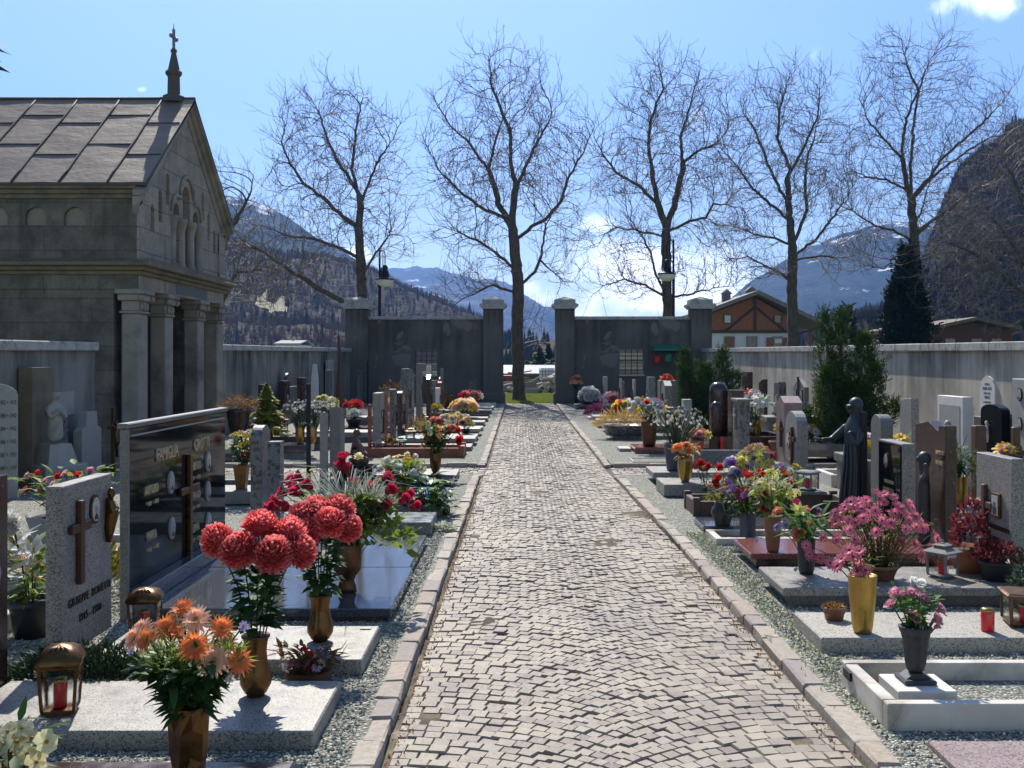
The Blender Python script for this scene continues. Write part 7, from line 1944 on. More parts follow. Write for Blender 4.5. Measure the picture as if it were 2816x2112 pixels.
bouquet('flower_bouquet','bouquet of salmon roses, lilac asters and a yellow lily in the black cylinder vase','flowers',(vx,vy,zm),HD,rad=.2,h=.22,leaves=100,leaf_len=.13,leaf_w=.035,lmat='leaf',leaf_lo=0)
lantern('grey metal lantern with a hipped lid and red candle, near the granite headstone',(2.87,7.05,.17),.235,.155,'greypot',R(35),'hip',True,'red candle in the grey hipped lantern',taper=.95)
pot('wide terracotta bowl behind the grey hipped lantern',(3.12,7.25,.17),.17,.16,.11,'terracotta')
pot('black pot with burgundy heather against the granite headstone',(3.19,6.95,.17),.13,.11,.085,'blackpot')
tuft('heather','burgundy heather in the black pot at the granite headstone','plant',(3.19,6.95,.29),.15,.13,.13,420,'p_burgundy',.05,.01)
tuft('climbing_plant','dark red trailing plant climbing the face of the granite headstone','plant',(3.12,7.2,.3),.10,.16,.42,330,'p_burgundy',.05,.014)
tuft('dwarf_conifer','small grey-green dwarf conifer at the picture edge','shrub',(3.17,6.32,ZG),.2,.18,.50,900,'juniper',.05,.008)
s=stone('grey granite headstone with a square photo and dark lettering',-1,3.30,6.96,7.50,.98,.085,'g_light'); 
on_face(s,-1,.10,.56,'cross',.44,'wood_carved'); on_face(s,-1,-.06,.60,'photo',.17,'bronze')
for z,w in ((.43,.38),(.35,.22),(.28,.16)): on_face(s,-1,-.05,z,'bars',w,'letters_dark')
# red granite grave
slab('red polished granite slab with the tall clay vase, on a dark base',1.755,3.6,7.89,8.57,.17,'g_red',.045,True,.05,'g_brown')
vase_taper('tall brown clay vase on the red polished slab',(1.946,7.99,.17),.31,.07,.045,'brownpot')
vx,vy,zm=1.946,7.99,.48
HD=[('pom' if c in('magenta','red') else 'gerbera',c,s*.86,H_(*fb(a,b),vy,vx,zm,random.uniform(-.08,.04))) for a,b,c,s in ((1320,440,'lemon',.05),(1280,500,'lemon',.045),(1335,520,'magenta',.052),(1410,510,'cream',.05),(1390,630,'cream',.048),(1530,590,'cream',.03),(1470,600,'lemon',.035),(1620,615,'magenta',.052),(1330,660,'red',.035),(1580,540,'cream',.048),(1440,620,'lemon',.04),(1505,650,'white',.03),(1290,440,'cream',.04),(1360,470,'yellow',.035))]
bouquet('flower_bouquet','mixed lemon, cream and magenta pompon flowers in the tall clay vase','flowers',(vx,vy,zm),HD,dome=[('simple','cream',.032,9),('simple','lemon',.03,9),('gerbera','magenta',.034,3)],rad=.20,h=.26,leaves=110,leaf_len=.12,leaf_w=.034,lmat='leaf_lime',leaf_lo=0,face=.8)
s=stone('big dark red headstone with a notched top and dark praying figure',-1,3.30,8.05,8.66,1.17,.09,'g_brown','notch')
# praying figure in relief standing before it
t=skin_figure('statue','dark bronze praying figure with outstretched arms on the dark red headstone','statue',(3.20,8.22,.17),
 [(0,0,0,(.055,.07)),(0,0,.3,(.055,.07)),(0,0,.5,(.05,.065)),(0,0,.60,.035),(0,0,.68,.055),(-.02,.08,.55,.028),(-.05,.2,.60,.022),(-.06,.3,.68,.016)],[(0,1),(1,2),(2,3),(3,4),(2,5),(5,6),(6,7)],M['statue_dark'],R(150)); face_bits(t,M['statue_dark'],.005,.69,.05)
on_face(s,-1,-.2,.86,'bars',.14,'letters_gold'); on_face(s,-1,-.2,.78,'bars',.12,'letters_gold')
# white border
frame_grave('small white marble grave border with the slate-blue vase inside',1.69,3.4,8.94,9.46,.10,'marble_old',.06,'gravel')
vase_taper('slate-blue cylinder vase inside the small marble border',(2.0,9.12,.05),.25,.072,.062,'slate')
vx,vy,zm=2.0,9.12,.30
HD=[('star','crimson',.085,H_(*fb(1130,525),vy,vx,zm,-.08)),('star','red',.06,H_(*fb(1185,365),vy,vx,zm,0)),('star','lilac',.05,H_(*fb(1015,518),vy,vx,zm,0)),('star','lilac',.055,H_(*fb(1190,440),vy,vx,zm,0)),('pom','purple',.036,H_(*fb(1090,325),vy,vx,zm,0)),('pom','purple',.036,H_(*fb(1035,365),vy,vx,zm,0)),('pom','white',.036,H_(*fb(1050,305),vy,vx,zm,.05)),('pom','red',.034,H_(*fb(915,372),vy,vx,zm,0)),('pom','red',.034,H_(*fb(887,415),vy,vx,zm,0)),('star','scarlet',.045,H_(*fb(1010,425),vy,vx,zm,0)),('pom','red',.032,H_(*fb(905,450),vy,vx,zm,0)),('simple','salmon',.035,H_(*fb(940,490),vy,vx,zm,0)),('star','scarlet',.04,H_(*fb(1050,385),vy,vx,zm,0))]
t=bouquet('flower_bouquet','bouquet with a crimson lily, purple pompons and long arching blades in the slate-blue vase','flowers',(vx,vy,zm),HD,dome=[('pom','red',.034,5),('star','scarlet',.045,4),('simple','purple',.035,6),('simple','rosepink',.035,4)],rad=.26,h=.36,leaves=130,leaf_len=.16,leaf_w=.022,lmat='leaf',leaf_lo=0,face=.8,blades=26,blade_mat='leaf',blade_len=.45)
s=stone('narrow black polished headstone framed in grey granite',-1,3.30,9.0,9.55,.90,.12,'g_black')
mb=MB(); mb.cbox(.012,.128,-.29,.30,0,.875,.004); mb.build('granite_back',M['g_light'],s); 
for z,w in ((.5,.22),(.43,.26),(.36,.26)): on_face(s,-1,0,z,'bars',w,'letters_gold')
on_face(s,-1,.05,.70,'oval',.14,'bronze')
cross_post('thin black cross post in front of the framed black headstone',3.22,9.72,1.12,.055,'iron',.09,armz=.86)
s=stone('pale stele with a rounded top behind the thin black cross',-1,3.55,10.2,10.5,1.10,.12,'g_mid','round')
slab('bluish polished slab with the black urn, between the marble border and the timber box',1.70,3.4,9.62,10.15,.10,'g_dark',.05)
lathe_thing('flower_urn','black faceted urn on the bluish polished slab','urn',(1.885,9.66,.10),[(.07,0),(.075,.03),(.085,.06),(.11,.12),(.10,.16),(.075,.19),(.08,.22)],'blackpot',9,soil='soil')
bouquet('dried_arrangement','long dark leaves and dry stems in the black faceted urn','flowers',(1.885,9.66,.32),(),[('simple','scarlet',.02,5)],rad=.16,h=.2,leaves=50,leaf_len=.2,leaf_w=.018,lmat='leaf_dark',blades=14,blade_mat='leaf_olive',blade_len=.3)
# woman statue
sx,sy=3.18,9.85
t=skin_figure('statue','tall slender dark statue of a robed woman holding out one arm','statue',(sx,sy,ZG),
 [(0,0,0,(.15,.13)),(0,0,.30,(.13,.12)),(0,0,.62,(.10,.105)),(0,0,.86,(.09,.11)),(.01,0,.985,(.065,.10)),(.0,0,1.06,.04),(-.02,0,1.155,.056),(-.02,.13,.93,.042),(-.14,.17,.83,.033),(-.30,.12,.84,.024),(-.02,-.12,.93,.042),(-.10,-.13,.80,.036),(-.11,-.04,.93,.028)],
 [(0,1),(1,2),(2,3),(3,4),(4,5),(5,6),(4,7),(7,8),(8,9),(4,10),(10,11),(11,12)],M['statue_dark'],R(25))
m=MB(); m.ball((-.095,0,1.14),.014,6,5,0,(1,.7,1.4)); m.ball((0.012,0,1.172),.066,14,10,0,(1.05,1,1.1)); m.ball((.045,0,1.07),.052,12,8,0,(.75,1.1,1.9)); m.ball((-.062,0,1.12),.03,8,6,0,(.8,1,.9)); m.ball((-.07,0,1.165),.03,8,5,0,(.8,1.5,.4)); m.build('head_shawl',M['statue_dark'],t)
m=MB()
for k,(dy,dz) in enumerate(((.03,.015),(.01,.022),(-.01,.02),(-.03,.012))):
    m.tube([(-.30,.12+dy*.6,.845),(-.34,.12+dy,.85+dz*.4),(-.375,.12+dy*1.1,.845+dz*.6)],[.009,.008,.005],6)
m.tube([(-.29,.155,.85),(-.31,.18,.865),(-.335,.185,.865)],[.009,.008,.005],6); m.build('hand',M['statue_dark'],t)
m=MB(); m.cbox(-.17,.17,-.16,.16,0,.10,.01); m.build('base',M['g_dark'],t)
for k in range(9):
    a=k*.7; 
m=MB()
for k in range(14):
    a=6.283*k/14; m.tube([(.155*math.cos(a),.135*math.sin(a),.03),(.135*math.cos(a+.05),.125*math.sin(a+.05),.3),(.105*math.cos(a+.1),.108*math.sin(a+.1),.6),(.085*math.cos(a),.1*math.sin(a),.8)],[.02,.018,.012,.006],5)
m.build('robe_folds',M['statue_dark'],t)
# lantern table near the statue
slab('small stepped stone pedestal of the octagonal lantern beside the robed statue',2.75,3.05,10.3,10.6,.33,'g_mid',.03,True,.03,'wood_dark')
lantern('octagonal glass lantern glowing red inside, on the pedestal before the robed statue',(2.90,10.45,.33),.24,.16,'greypot',R(45),'flat',True,'red candle in the octagonal lantern by the robed statue',taper=1.0)
pot('small terracotta pot with a seedling at the feet of the robed statue',(2.98,9.55,ZG),.16,.07,.05,'terracotta'); tuft('seedling','pale green seedling in the small terracotta pot','plant',(2.98,9.55,.2),.05,.05,.07,50,'leaf_lime',.05,.02)
# timber box
frame_grave('dark plank grave box with corner posts, partly planted',1.775,3.4,10.58,11.2,.20,'wood_dark',.055,'soil',None,True)
tuft('heath_cushion','dry brown-green cushion plant in the dark plank box','plant',(2.03,10.85,.1),.10,.10,.14,420,'leaf_olive',.05,.006)
bouquet('potted_plant','red and yellow plant with broad leaves in a terracotta pot behind the magenta pompons','flowers',(2.62,10.85,.30),(),[('rose','crimson',.045,5),('simple','lemon',.05,6),('simple','rosepink',.04,5)],rad=.26,h=.20,leaves=90,leaf_len=.13,leaf_w=.03,lmat='leaf_lime')
pot('terracotta bowl with the red and yellow plant in the plank box',(2.62,10.85,.10),.2,.17,.12,'terracotta')
# thick granite slab, gold tulip vase
slab('thick grey granite slab with the gold tulip-shaped vase',1.67,3.3,12.04,12.75,.194,'g_light',.14,False)
vase_tulip('gold tulip-shaped fluted vase standing on the thick granite slab',(1.955,12.3,.194),.31,.088)
bouquet('dried_arrangement','orange dried flowers with corn husks in the gold tulip vase','flowers',(1.955,12.3,.504),(),[('pom','orange',.05,5),('simple','orange',.045,4),('simple','straw',.04,6)],rad=.15,h=.14,leaves=36,leaf_len=.14,leaf_w=.035,lmat='straw')
s=stone('rounded light granite headstone with an inset panel, cross and gold lettering',-1,3.30,12.35,12.92,1.02,.13,'g_light','round'); on_face(s,-1,.10,.62,'oval',.22,'bronze'); on_face(s,-1,-.10,.62,'cross',.46,'bronze_dark')
for z in (.36,.26): on_face(s,-1,.02,z,'bars',.36,'letters_gold')
pot('terracotta pot of pansies in front of the rounded granite headstone',(2.97,11.5,ZG),.26,.19,.13,'terracotta')
bouquet('pansies','purple, yellow and white pansies in the terracotta pot','flowers',(2.97,11.5,.30),(),[('pansy','purple',.04,5),('pansy','yellow',.045,5),('pansy','white',.04,5)],rad=.2,h=.2,leaves=90,leaf_len=.06,leaf_w=.03)
bq('tall mixed spray of yellow-green and lilac flowers behind the purple pompons',2020,2130,1218,1322,12.0,.15,[('simple','lemon',22),('simple','lilac',16),('simple','orange',7),('pom','crimson',3)],0,.035,240,'leaf_lime',plabel='dark pot of the tall yellow-green and lilac spray')
bouquet('flower_bunch','round purple, pink, white and yellow pompons on stems above the thick slab','flowers',(2.42,11.55,.16),[('pom',c,.05,H_(*fb(a,b),11.5,2.42,.16,random.uniform(-.1,.1))) for a,b,c in ((1015,230,'lilac'),(1045,250,'purple'),(1050,215,'white'),(1130,225,'lemon'),(1155,235,'cream'),(1120,290,'lemon'),(1000,255,'lilac'),(1085,262,'lilac'))],rad=.2,h=.3,leaves=50,lmat='leaf')
bouquet('flower_bunch','red and salmon pompons on stems at the edge of the granite slab','flowers',(2.15,12.0,.2),[('pom',c,.05,H_(*fb(a,b),12.0,2.15,.2,random.uniform(-.1,.1))) for a,b,c in ((700,265,'salmon'),(755,240,'red'),(745,270,'red'),(820,270,'scarlet'),(770,298,'salmon'),(800,295,'salmon'),(928,280,'red'))],rad=.2,h=.25,leaves=60,leaf_len=.12,leaf_w=.015,lmat='leaf')
slab('grey granite slab with an overhang at the corner of the cross path',1.70,3.3,13.27,14.05,.20,'g_light',.08,True,.09,'g_mid')
lathe_thing('planter','tall black flared planter of white blossom branches by the cross path','planter',(2.02,13.5,.20),[(.10,0),(.115,.02),(.125,.12),(.145,.28),(.155,.36)],'slate',22,soil='soil')
bouquet('blossom_spray','tall branching white blossom twigs in the black flared planter','flowers',(2.04,13.5,.56),(),[('simple','white',.02,70),('simple','straw',.02,20)],rad=.42,h=.48,leaves=60,leaf_len=.05,leaf_w=.02,lmat='leaf_olive',stem_r=.005)
slab('long dark tilted slab standing on edge behind the gold tulip vase',2.35,3.2,14.0,14.1,.42,'g_green',.3,False)
t=thing('bench','little pale stone bench beside the dark tilted slab','bench',(2.95,13.2,.0)); mb=MB(); mb.cbox(-.12,.12,-.12,.12,.40,.44,.004); mb.build('seat',M['marble_grey'],t)
for sgn in (-1,1):
    mb=MB(); mb.box(sgn*.08-.015,sgn*.08+.015,-.1,.1,.04,.40); mb.build('leg',M['greypot'],t)

# =================================================================== far-wall side, beyond the cross path
frame_grave('flat black grave with a thin white border just past the cross path',1.75,3.1,16.1,16.8,.06,'marble_grey',.03,'g_black')
slab('maroon granite slab with the brown vase, past the cross path',1.95,3.7,17.6,18.4,.15,'g_red',.11,False)
slab('short pale stone step beside the maroon slab',1.72,1.93,18.0,18.5,.10,'marble_grey',.05,False)
vase_taper('brown clay vase with pale flowers on the maroon slab',(fx(1785,17.9),17.9,.15),.42,.14,.10,'bronze_dark')
bouquet('flower_bouquet','mixed red, white and lilac bouquet in the brown vase on the maroon slab','flowers',(fx(1785,17.9),17.9,.57),[],[('rose','red',.055,6),('simple','lilac',.05,14),('simple','yellow',.05,8),('pom','white',.06,7),('simple','white',.04,8)],rad=.32,h=.42,leaves=170,leaf_len=.09,leaf_w=.045,lmat='leaf')
frame_grave('maroon stone grave box with a red candle and the dark columns',3.15,4.5,17.3,18.6,.36,'g_brown',.09,'soil')
candle('tall thin red candle against the maroon grave box',(3.35,17.2,ZG),.32,.035,'candle')
lathe_thing('stone_column','dark polished round column with a domed top beside the big yew bush','column',(3.42,17.9,.1),[(.16,0),(.16,1.0),(.15,1.08),(.10,1.14),(.01,1.16)],'g_brown',20,inner=False)
t=lathe_thing('stone_column','second dark column, lower and round-headed, in front of the tall one','column',(3.32,17.55,.1),[(.10,0),(.10,.72),(.09,.79),(.05,.83),(.01,.84)],'g_brown',16,inner=False)
stone('square maroon pillar stone next to the round dark column',-1,3.62,17.7,18.1,1.12,.2,'g_brown','flat')
s=stone('grey granite stele with a flat pale cap and a thin white cross',-1,3.35,15.85,16.35,1.02,.16,'g_blue','flat'); on_face(s,-1,.02,.72,'cross',.34,'marble_grey')
mb=MB(); mb.cbox(-.03,.19,-.27,.27,.955,1.0,.006); mb.build('cap',M['g_mid'],s)
s=stone('veined pinkish stele with a small roof, behind the lilac spray',-1,4.05,15.9,16.4,1.08,.28,'g_pink','gable'); on_face(s,-1,0,.6,'oval',.2,'bronze'); on_face(s,-1,-.1,.5,'cross',.4,'bronze_dark')
pot('tall gold vase with white lilies next to the pinkish stele',(fx(2082,18.5),18.5,.25),.32,.09,.07,'gold',rim=False,soil=None)
bouquet('flower_bouquet','white hanging blossoms with one orange lily in the tall gold vase','flowers',(fx(2075,18.5),18.5,.57),[('lily','scarlet',.11,(-.12,0,.5))],[('star','white',.08,26)],rad=.32,h=.48,leaves=60,leaf_len=.14,leaf_w=.05,lmat='leaf')
bq('red geraniums in a green pot in front of the double tablet',2140,2185,1128,1150,21,.5,[('simple','red',12)],0,.07,60,'leaf',pm='green_metal',plabel='big green plastic pot of red geraniums',pr=.3)
bq('yellow primula clump by the green pot',2135,2158,1165,1195,18.6,.25,[('simple','yellow',10)],0,.06,40,'leaf',plabel='pot of yellow primulas')
FARR=[('white marble slab stone under the barred window on the canopy side',2.55,31.5,.6,1.12,.10,'marble_grey','flat'),('pair of thin posts with pale tops, first in the farther row',2.75,28.5,.3,1.12,.05,'wood_grey','flat'),('second thin post stone with a bright cap',2.95,27.0,.3,1.12,.06,'wood_grey','flat'),('dark green stele with two white uprights under the window',3.1,25.0,.5,1.22,.16,'g_green','flat'),('white-edged gabled stele covered with ornaments, beside the yew bush',3.15,22.6,.55,1.18,.16,'g_light','gable'),('stepped white marble pillar by the yew bush',3.2,20.3,.3,.86,.16,'marble_grey','flat'),('dark stele behind the pale posts',2.9,30.0,.5,1.0,.12,'g_blue','flat')]
for (lb,X,Y,w,zt,th,mt,sh) in FARR:
    s=stone(lb,-1,X,Y,Y+w,zt,th,mt,sh)
    if mt!='marble': on_face(s,-1,0,zt*.6,'cross',.4,'marble_grey' if mt=='g_green' else 'bronze')
for i,(lb,x,Y,zt,mt) in enumerate((('grey slab under the tussock planter in the farther row',1.85,20.7,.12,'g_blue'),('pale slab with a stepped front, farther row on the wall side',1.83,22.6,.2,'marble_grey'),('light slab on dark blocks behind the stepped one',1.8,24.2,.22,'g_light'),('white-edged slab under the purple heather',1.8,27.3,.12,'marble'),('whitish slab with the slate bowl',1.8,25.6,.24,'g_light'),('dark grave step in the shade of the gate wall',1.75,33.2,.2,'g_blue'))):
    slab(lb,x,x+1.4,Y,Y+.8,zt,mt,.08,True,.1,'g_dark')
pot('rectangular dark planter with a straw-coloured tussock',(2.1,20.95,.12),.2,.42,.38,'g_blue',rim=False); tuft('grass_tussock','straw-coloured dry tussock spilling over its planter','grass',(2.1,20.95,.3),.55,.35,.30,900,'straw',.22,.006,up=.15)
tuft('heather','mound of purple-red heather far down the wall-side row','plant',(fx(1645,28.2),28.2,.12),.36,.3,.32,1500,'p_heather',.08,.012)
bowl('slate-blue bowl next to the purple heather',(fx(1687,26),26,.24),.26,.28,'slate')
bq('yellow and white chrysanthemums with crimson ones, farther row by the yew',1690,1745,1105,1150,23,.3,[('pom','yellow',8),('pom','white',5),('pom','crimson',4),('pom','lemon',3)],0,.085,200,'leaf_olive',pm='brownpot',plabel='brown pot of yellow and white chrysanthemums',leaf_lo=-.4)
bq('white chrysanthemums in the dark bowl nearest the gate pillar',1600,1642,1072,1106,33.4,.2,[('ball','white',20)],0,.12,20,'leaf_dark',plabel='dark bowl of white chrysanthemums',pr=.28)
bq('mixed pink and white flowers in the shade before the white marble stone',1650,1720,1078,1112,30.5,.2,[('simple','rosepink',7),('simple','white',6),('rose','salmon',2)],0,.09,150,'leaf_olive',plabel='pot of mixed pink flowers in the shade')
bq('dark bush with orange blooms against the gate wall',1568,1600,1028,1075,36.5,.1,[('simple','orange',6)],0,.07,260,'leaf_dark',plabel='pot at the foot of the gate wall')
bq('small mixed flowers between the tussock and the white blossom',1838,1880,1150,1185,19.5,.2,[('simple','white',12),('simple','magenta',4),('simple','lemon',4)],0,.05,90,'leaf_olive',plabel='grey pot of small mixed flowers')
bq('magenta and lime potted plants at the maroon box',1890,1950,1182,1210,17.0,.1,[('rose','rosepink',5),('simple','lemon',8),('simple','orange',3)],0,.055,90,'leaf_lime',plabel='terracotta pot at the maroon box',pm='terracotta')
bq('orange and red flowers on the stele behind the yew bush',1822,1850,1040,1062,24,1.1,[('simple','scarlet',5),('simple','orange',4)],0,.08,20)
s=stone('grey stone post carrying the orange and red flowers behind the yew',-1,3.2,23.75,24.2,1.16,.4,'g_mid','flat')
# second row on the wall side and the wall itself
slab('grey block under the large gold vase with the yellow gerbera',3.7,4.6,8.9,9.6,.33,'g_mid',.10,True,.03,'g_mid')
vase_taper('large gold vase with the single yellow gerbera, between the red stone and granite headstone',(3.94,9.3,.33),.27,.078,.062,'gold')
bouquet('flower_bouquet','single big yellow gerbera among dark leaves in the large gold vase','flowers',(3.94,9.3,.60),[('gerbera','lemon',.075,(.12,-.05,.10))],rad=.16,h=.28,leaves=120,leaf_len=.12,leaf_w=.03,lmat='leaf_dark',blades=14,blade_mat='leaf_olive',blade_len=.4)
bq('yellow freesias behind the thin black cross',2385,2420,1215,1262,11.5,.55,[('simple','yellow',26)],0,.04,40,'leaf_lime',plabel='grey pot of yellow freesias',pm='greypot')
slab('tall grey block under the yellow freesias',3.7,4.4,11.2,11.9,.55,'g_mid',.1,True,.03,'g_mid')
bq('white and pink pompons next to the yellow freesias',2368,2398,1205,1250,12.5,.5,[('pom','white',5),('pom','rosepink',4)],0,.06,20,plabel='turquoise pot behind the robed statue')
slab('grey block under the white and pink pompons',3.9,4.6,12.2,12.9,.5,'g_mid',.1,True,.03,'g_mid')
bq('few yellow daffodils behind the red headstone',2455,2500,1195,1235,11.0,.35,[('simple','yellow',7)],0,.045,20,'leaf_lime',plabel='pot of yellow daffodils behind the red headstone')
slab('grey block under the yellow daffodils',3.9,4.6,10.6,11.15,.35,'g_mid',.1,True,.03,'g_mid')
WW=[('white-framed marble headstone with an engraved figure near the sunlit wall',5.25,12.3,.75,1.20,.12,'marble','flat'),('dark arched headstone with white flowers carved on it, between two side panels',5.55,11.95,.55,1.12,.10,'g_black','arc'),('narrow side panel left of the dark arched headstone',5.6,12.55,.25,.95,.08,'g_mid','flat'),('dark side panel next to the arched headstone',5.62,11.5,.4,1.02,.12,'g_dark','flat'),('tall pale blue-white stele at the picture edge with dark fittings',5.1,10.2,.55,1.45,.12,'marble_grey','flat'),('white leaning marble wedge behind the dark red headstone',5.0,13.2,.5,1.15,.1,'g_light','taper')]
for (lb,X,Y,w,zt,th,mt,sh) in WW:
    s=stone(lb,-1,X,Y,Y+w,zt,th,mt,sh)
    if 'engraved' in lb:
        mb=MB(); mb.box(-.006,-.002,-.30,.30,.12,1.05); mb.build('inset_panel',M['marble_grey'],s); on_face(s,-1,0,.6,'figure',.5,'marble_grey')
    if 'arched' in lb and 'carved' in lb: on_face(s,-1,.05,.75,'figure',.25,'marble'); on_face(s,-1,0,.3,'oval',.2,'bronze')
    if 'fittings' in lb:
        for z in (1.25,.95,.65): on_face(s,-1,.1,z,'oval',.14,'bronze_dark')
t=cross_post('carved wooden crucifix with flowers behind the granite headstone',4.35,9.1,1.02,.06,'wood_carved',.17,armz=.78,ax='x'); mb=MB(); mb.tube([(0,-.05,.76),(0,-.055,.62),(0,-.05,.45)],[.028,.034,.02],8); mb.tube([(-.15,-.045,.82),(0,-.05,.77),(.15,-.045,.82)],.013,6); mb.ball((0,-.055,.84),.03,8,6); mb.build('figure',M['wood_carved'],t)
bq('pink rose and yellow leaf tied at the wooden crucifix',2745,2785,1225,1262,8.95,.62,[('rose','rosepink',1),('simple','yellow',2)],0,.05,16,plabel=None)
slab('tall grey block holding the pink rose at the crucifix',4.0,4.5,8.75,9.15,.66,'g_mid',.1,True,.02,'g_mid')
cross_post('round-headed wooden post marker behind the yellow gerbera',4.6,10.4,.95,.11,'wood_carved',.02,armz=.6)
t=thing('wall_plaque','white marble plaque with a rounded top and rows of black lettering on the sunlit wall','plaque',(6.62,14.63,.86)); mb=MB(); w=.23; mb.prism([(-w,0),(w,0)]+[(w*math.cos(math.pi*k/12),.36+w*.85*math.sin(math.pi*k/12)) for k in range(13)],0,-.03,'x'); mb.build('tablet',M['marble'],t)
for i,(tx,sz) in enumerate((('IN PACE',.05),('MARIA ROSSI',.06),('NATA IL 1862',.042),('SPIRATA',.055),('IL 4 MAGGIO 1921',.036),('I FIGLI',.045),('POSERO',.045))):
    text_mesh(tx,sz,M['letters_black'],t,face_mat(-1,-.031,0,.42-.062*i),ext=.001,sx=.8)
WALLR=[('double tablet headstone with four small photo panels at the sunlit wall',6.25,22.8,.95,1.22,.10,'g_mid','gable'),('grey stele with a cut corner at the sunlit wall, beside the double tablet',6.2,24.8,.6,1.10,.18,'g_blue','taper'),('curved brown stele at the sunlit wall',6.2,26.4,.55,1.14,.10,'g_brown','wave'),('dark carved stele at the sunlit wall behind the capped granite one',6.25,28.4,.8,1.30,.12,'g_brown','flat'),('plain dark stele at the sunlit wall, nearest the yew',6.2,30.8,.45,1.3,.12,'g_dark','flat'),('thin pale post at the sunlit wall beside the yew bush',6.2,32.4,.35,1.35,.12,'g_light','flat')]
for (lb,X,Y,w,zt,th,mt,sh) in WALLR:
    s=stone(lb,-1,X,Y,Y+w,zt,th,mt,sh)
    if sh=='gable':
        mb=MB(); mb.cbox(-.03,0,-.035,.035,0,1.22,.003); mb.build('divider',M['g_dark'],s)
        for y in (-.24,.24):
            for z in (.45,.8): on_face(s,-1,y,z,'photo',.26,'bronze_dark')
    if sh!='gable': on_face(s,-1,0,zt*.3,'bars',w*.7,'letters_dark'); on_face(s,-1,0,zt*.22,'bars',w*.5,'letters_dark')
    if sh!='gable': on_face(s,-1,0,zt*.55,'figure' if 'carved' in lb or 'curved' in lb else 'oval',.4 if 'c' in sh else .3,'bronze_dark')
t=thing('headstone','tall white tapering marble monument with a dark cap against the wall near the yew','headstone',(6.3,33.5,0)); mb=MB(); mb.prism([(-.4,0),(.4,0),(.26,1.5),(-.26,1.5)],-.1,.12,'x'); mb.build('stone',M['marble_grey'],t); mb=MB(); mb.cbox(-.16,.16,-.32,.32,1.5,1.6,.01); mb.build('cap',M['g_mid'],t)
slab('grey stone block at the foot of the tall gold lily vase',3.9,4.7,18.1,18.9,.25,'g_mid',.1,True,.03,'g_light')
for i,(x,Y,l) in enumerate(((4.9,20.6,'grey step grave under the green pot of geraniums by the wall'),(4.9,22.6,'pale step grave below the wall near the double tablet'),(4.9,26.0,'dark step grave below the wall near the curved stele'))): slab(l,x,x+1.1,Y,Y+.8,(.5,.22,.22)[i],('g_mid','g_light','g_dark')[i],.1)
slab('dark slab across the aisle behind the robed statue',4.2,5.6,14.7,15.4,.30,'g_dark',.2,False) if False else None
frame_grave('white border grave behind the robed statue',3.9,5.4,13.0,13.7,.2,'marble',.07,'gravel')
slab('dark grey kerbed grave in front of the large shrub',4.3,6.1,16.0,16.9,.34,'g_dark',.2,False)
pot('brown pot in front of the large shrub',(4.15,16.6,.045),.3,.17,.12,'brownpot'); bq('leafy plant with a few white and yellow flowers by the large shrub',2195,2255,1170,1215,16.6,.3,[('simple','white',5),('simple','yellow',4)],0,.05,150,'leaf_olive')
# ------------------------------------------------------------------ evergreens
def evergreen(label,x,y,leaders,n,mat,seed,L=.22,W=.035,name='evergreen_shrub',cat='shrub'):
    """upright yew / juniper: several leaders, each a cone of feathery sprays"""
    rg=np.random.default_rng(seed); t=thing(name,label,cat,(x,y,0)); V=[];tot=sum(l[3]*l[4] for l in leaders)
    mb=MB()
    for (dx,dy,lean,h,r) in leaders: mb.tube([(0,0,0),(dx*.6,dy*.6,h*.4),(dx+lean,dy,h*.9)],[.07,.05,.015],6)
    mb.build('trunk',M['bark'],t)
    for (dx,dy,lean,h,r) in leaders:
        m=int(n*h*r/tot); u=rg.uniform(0,1,m)**.9; z=h*(.02+.98*u); a=rg.uniform(0,6.283,m)
        prof=np.where(u<.35,.62+.38*u/.35,np.clip(1-(u-.35)/.65,0,1)**.75)
        lump=1+.34*np.sin(a*3+z*4.1+dx*9)*np.sin(z*6.3+a)+.26*np.sin(a*7+z*9)*np.sin(z*13+a*2)
        rr=r*prof*lump*rg.uniform(.2,1.0,m)**.5
        c=np.stack([dx*np.minimum(1,z/h*1.3)+lean*u+rr*np.cos(a),dy+rr*np.sin(a),z],1)
        d=np.stack([np.cos(a)*.75,np.sin(a)*.75,.75+.5*u],1)+rg.normal(0,.28,(m,3)); d/=np.linalg.norm(d,axis=1)[:,None]
        s=np.cross(d,rg.normal(size=(m,3))); s/=np.linalg.norm(s,axis=1)[:,None]
        l=(L*rg.uniform(.5,1.35,m))[:,None]; w=(W*rg.uniform(.7,1.3,m))[:,None]
        s2=np.cross(d,s)
        for k in range(9):
            tt=.08+.92*k/8; sg=(1 if k%2 else -1)
            q0=c+d*l*tt+np.array([0,0,-.12])*l*tt*tt
            ld=d*.75+(s*sg if k%3 else s2*sg)*.75*(1 if k<8 else 0); ll=l*.42*(1-.55*tt); sw=np.cross(ld,s+s2*.6); sw/=np.maximum(1e-6,np.linalg.norm(sw,axis=1))[:,None]
            V.append(np.stack([q0-sw*w*.3,q0+ld*ll*.5-sw*w*.6,q0+ld*ll,q0+ld*ll*.5+sw*w*.6],1).reshape(-1,3))
    V=np.concatenate(V); np_mesh('foliage',V,np.arange(len(V)).reshape(-1,4),mat,parent=t); return t
evergreen('feathery dark green yew bush standing by the gate-wall canopy, many upright tips',3.72,21.4,[(-.22,0,-.1,1.80,.22),(.1,.1,.0,1.5,.34),(.36,0,.12,1.80,.22),(-.05,-.1,-.3,1.3,.26),(.4,-.1,.35,1.35,.2),(.1,-.2,.1,1.1,.4)],3600,M['yew'],41,.19,.014)
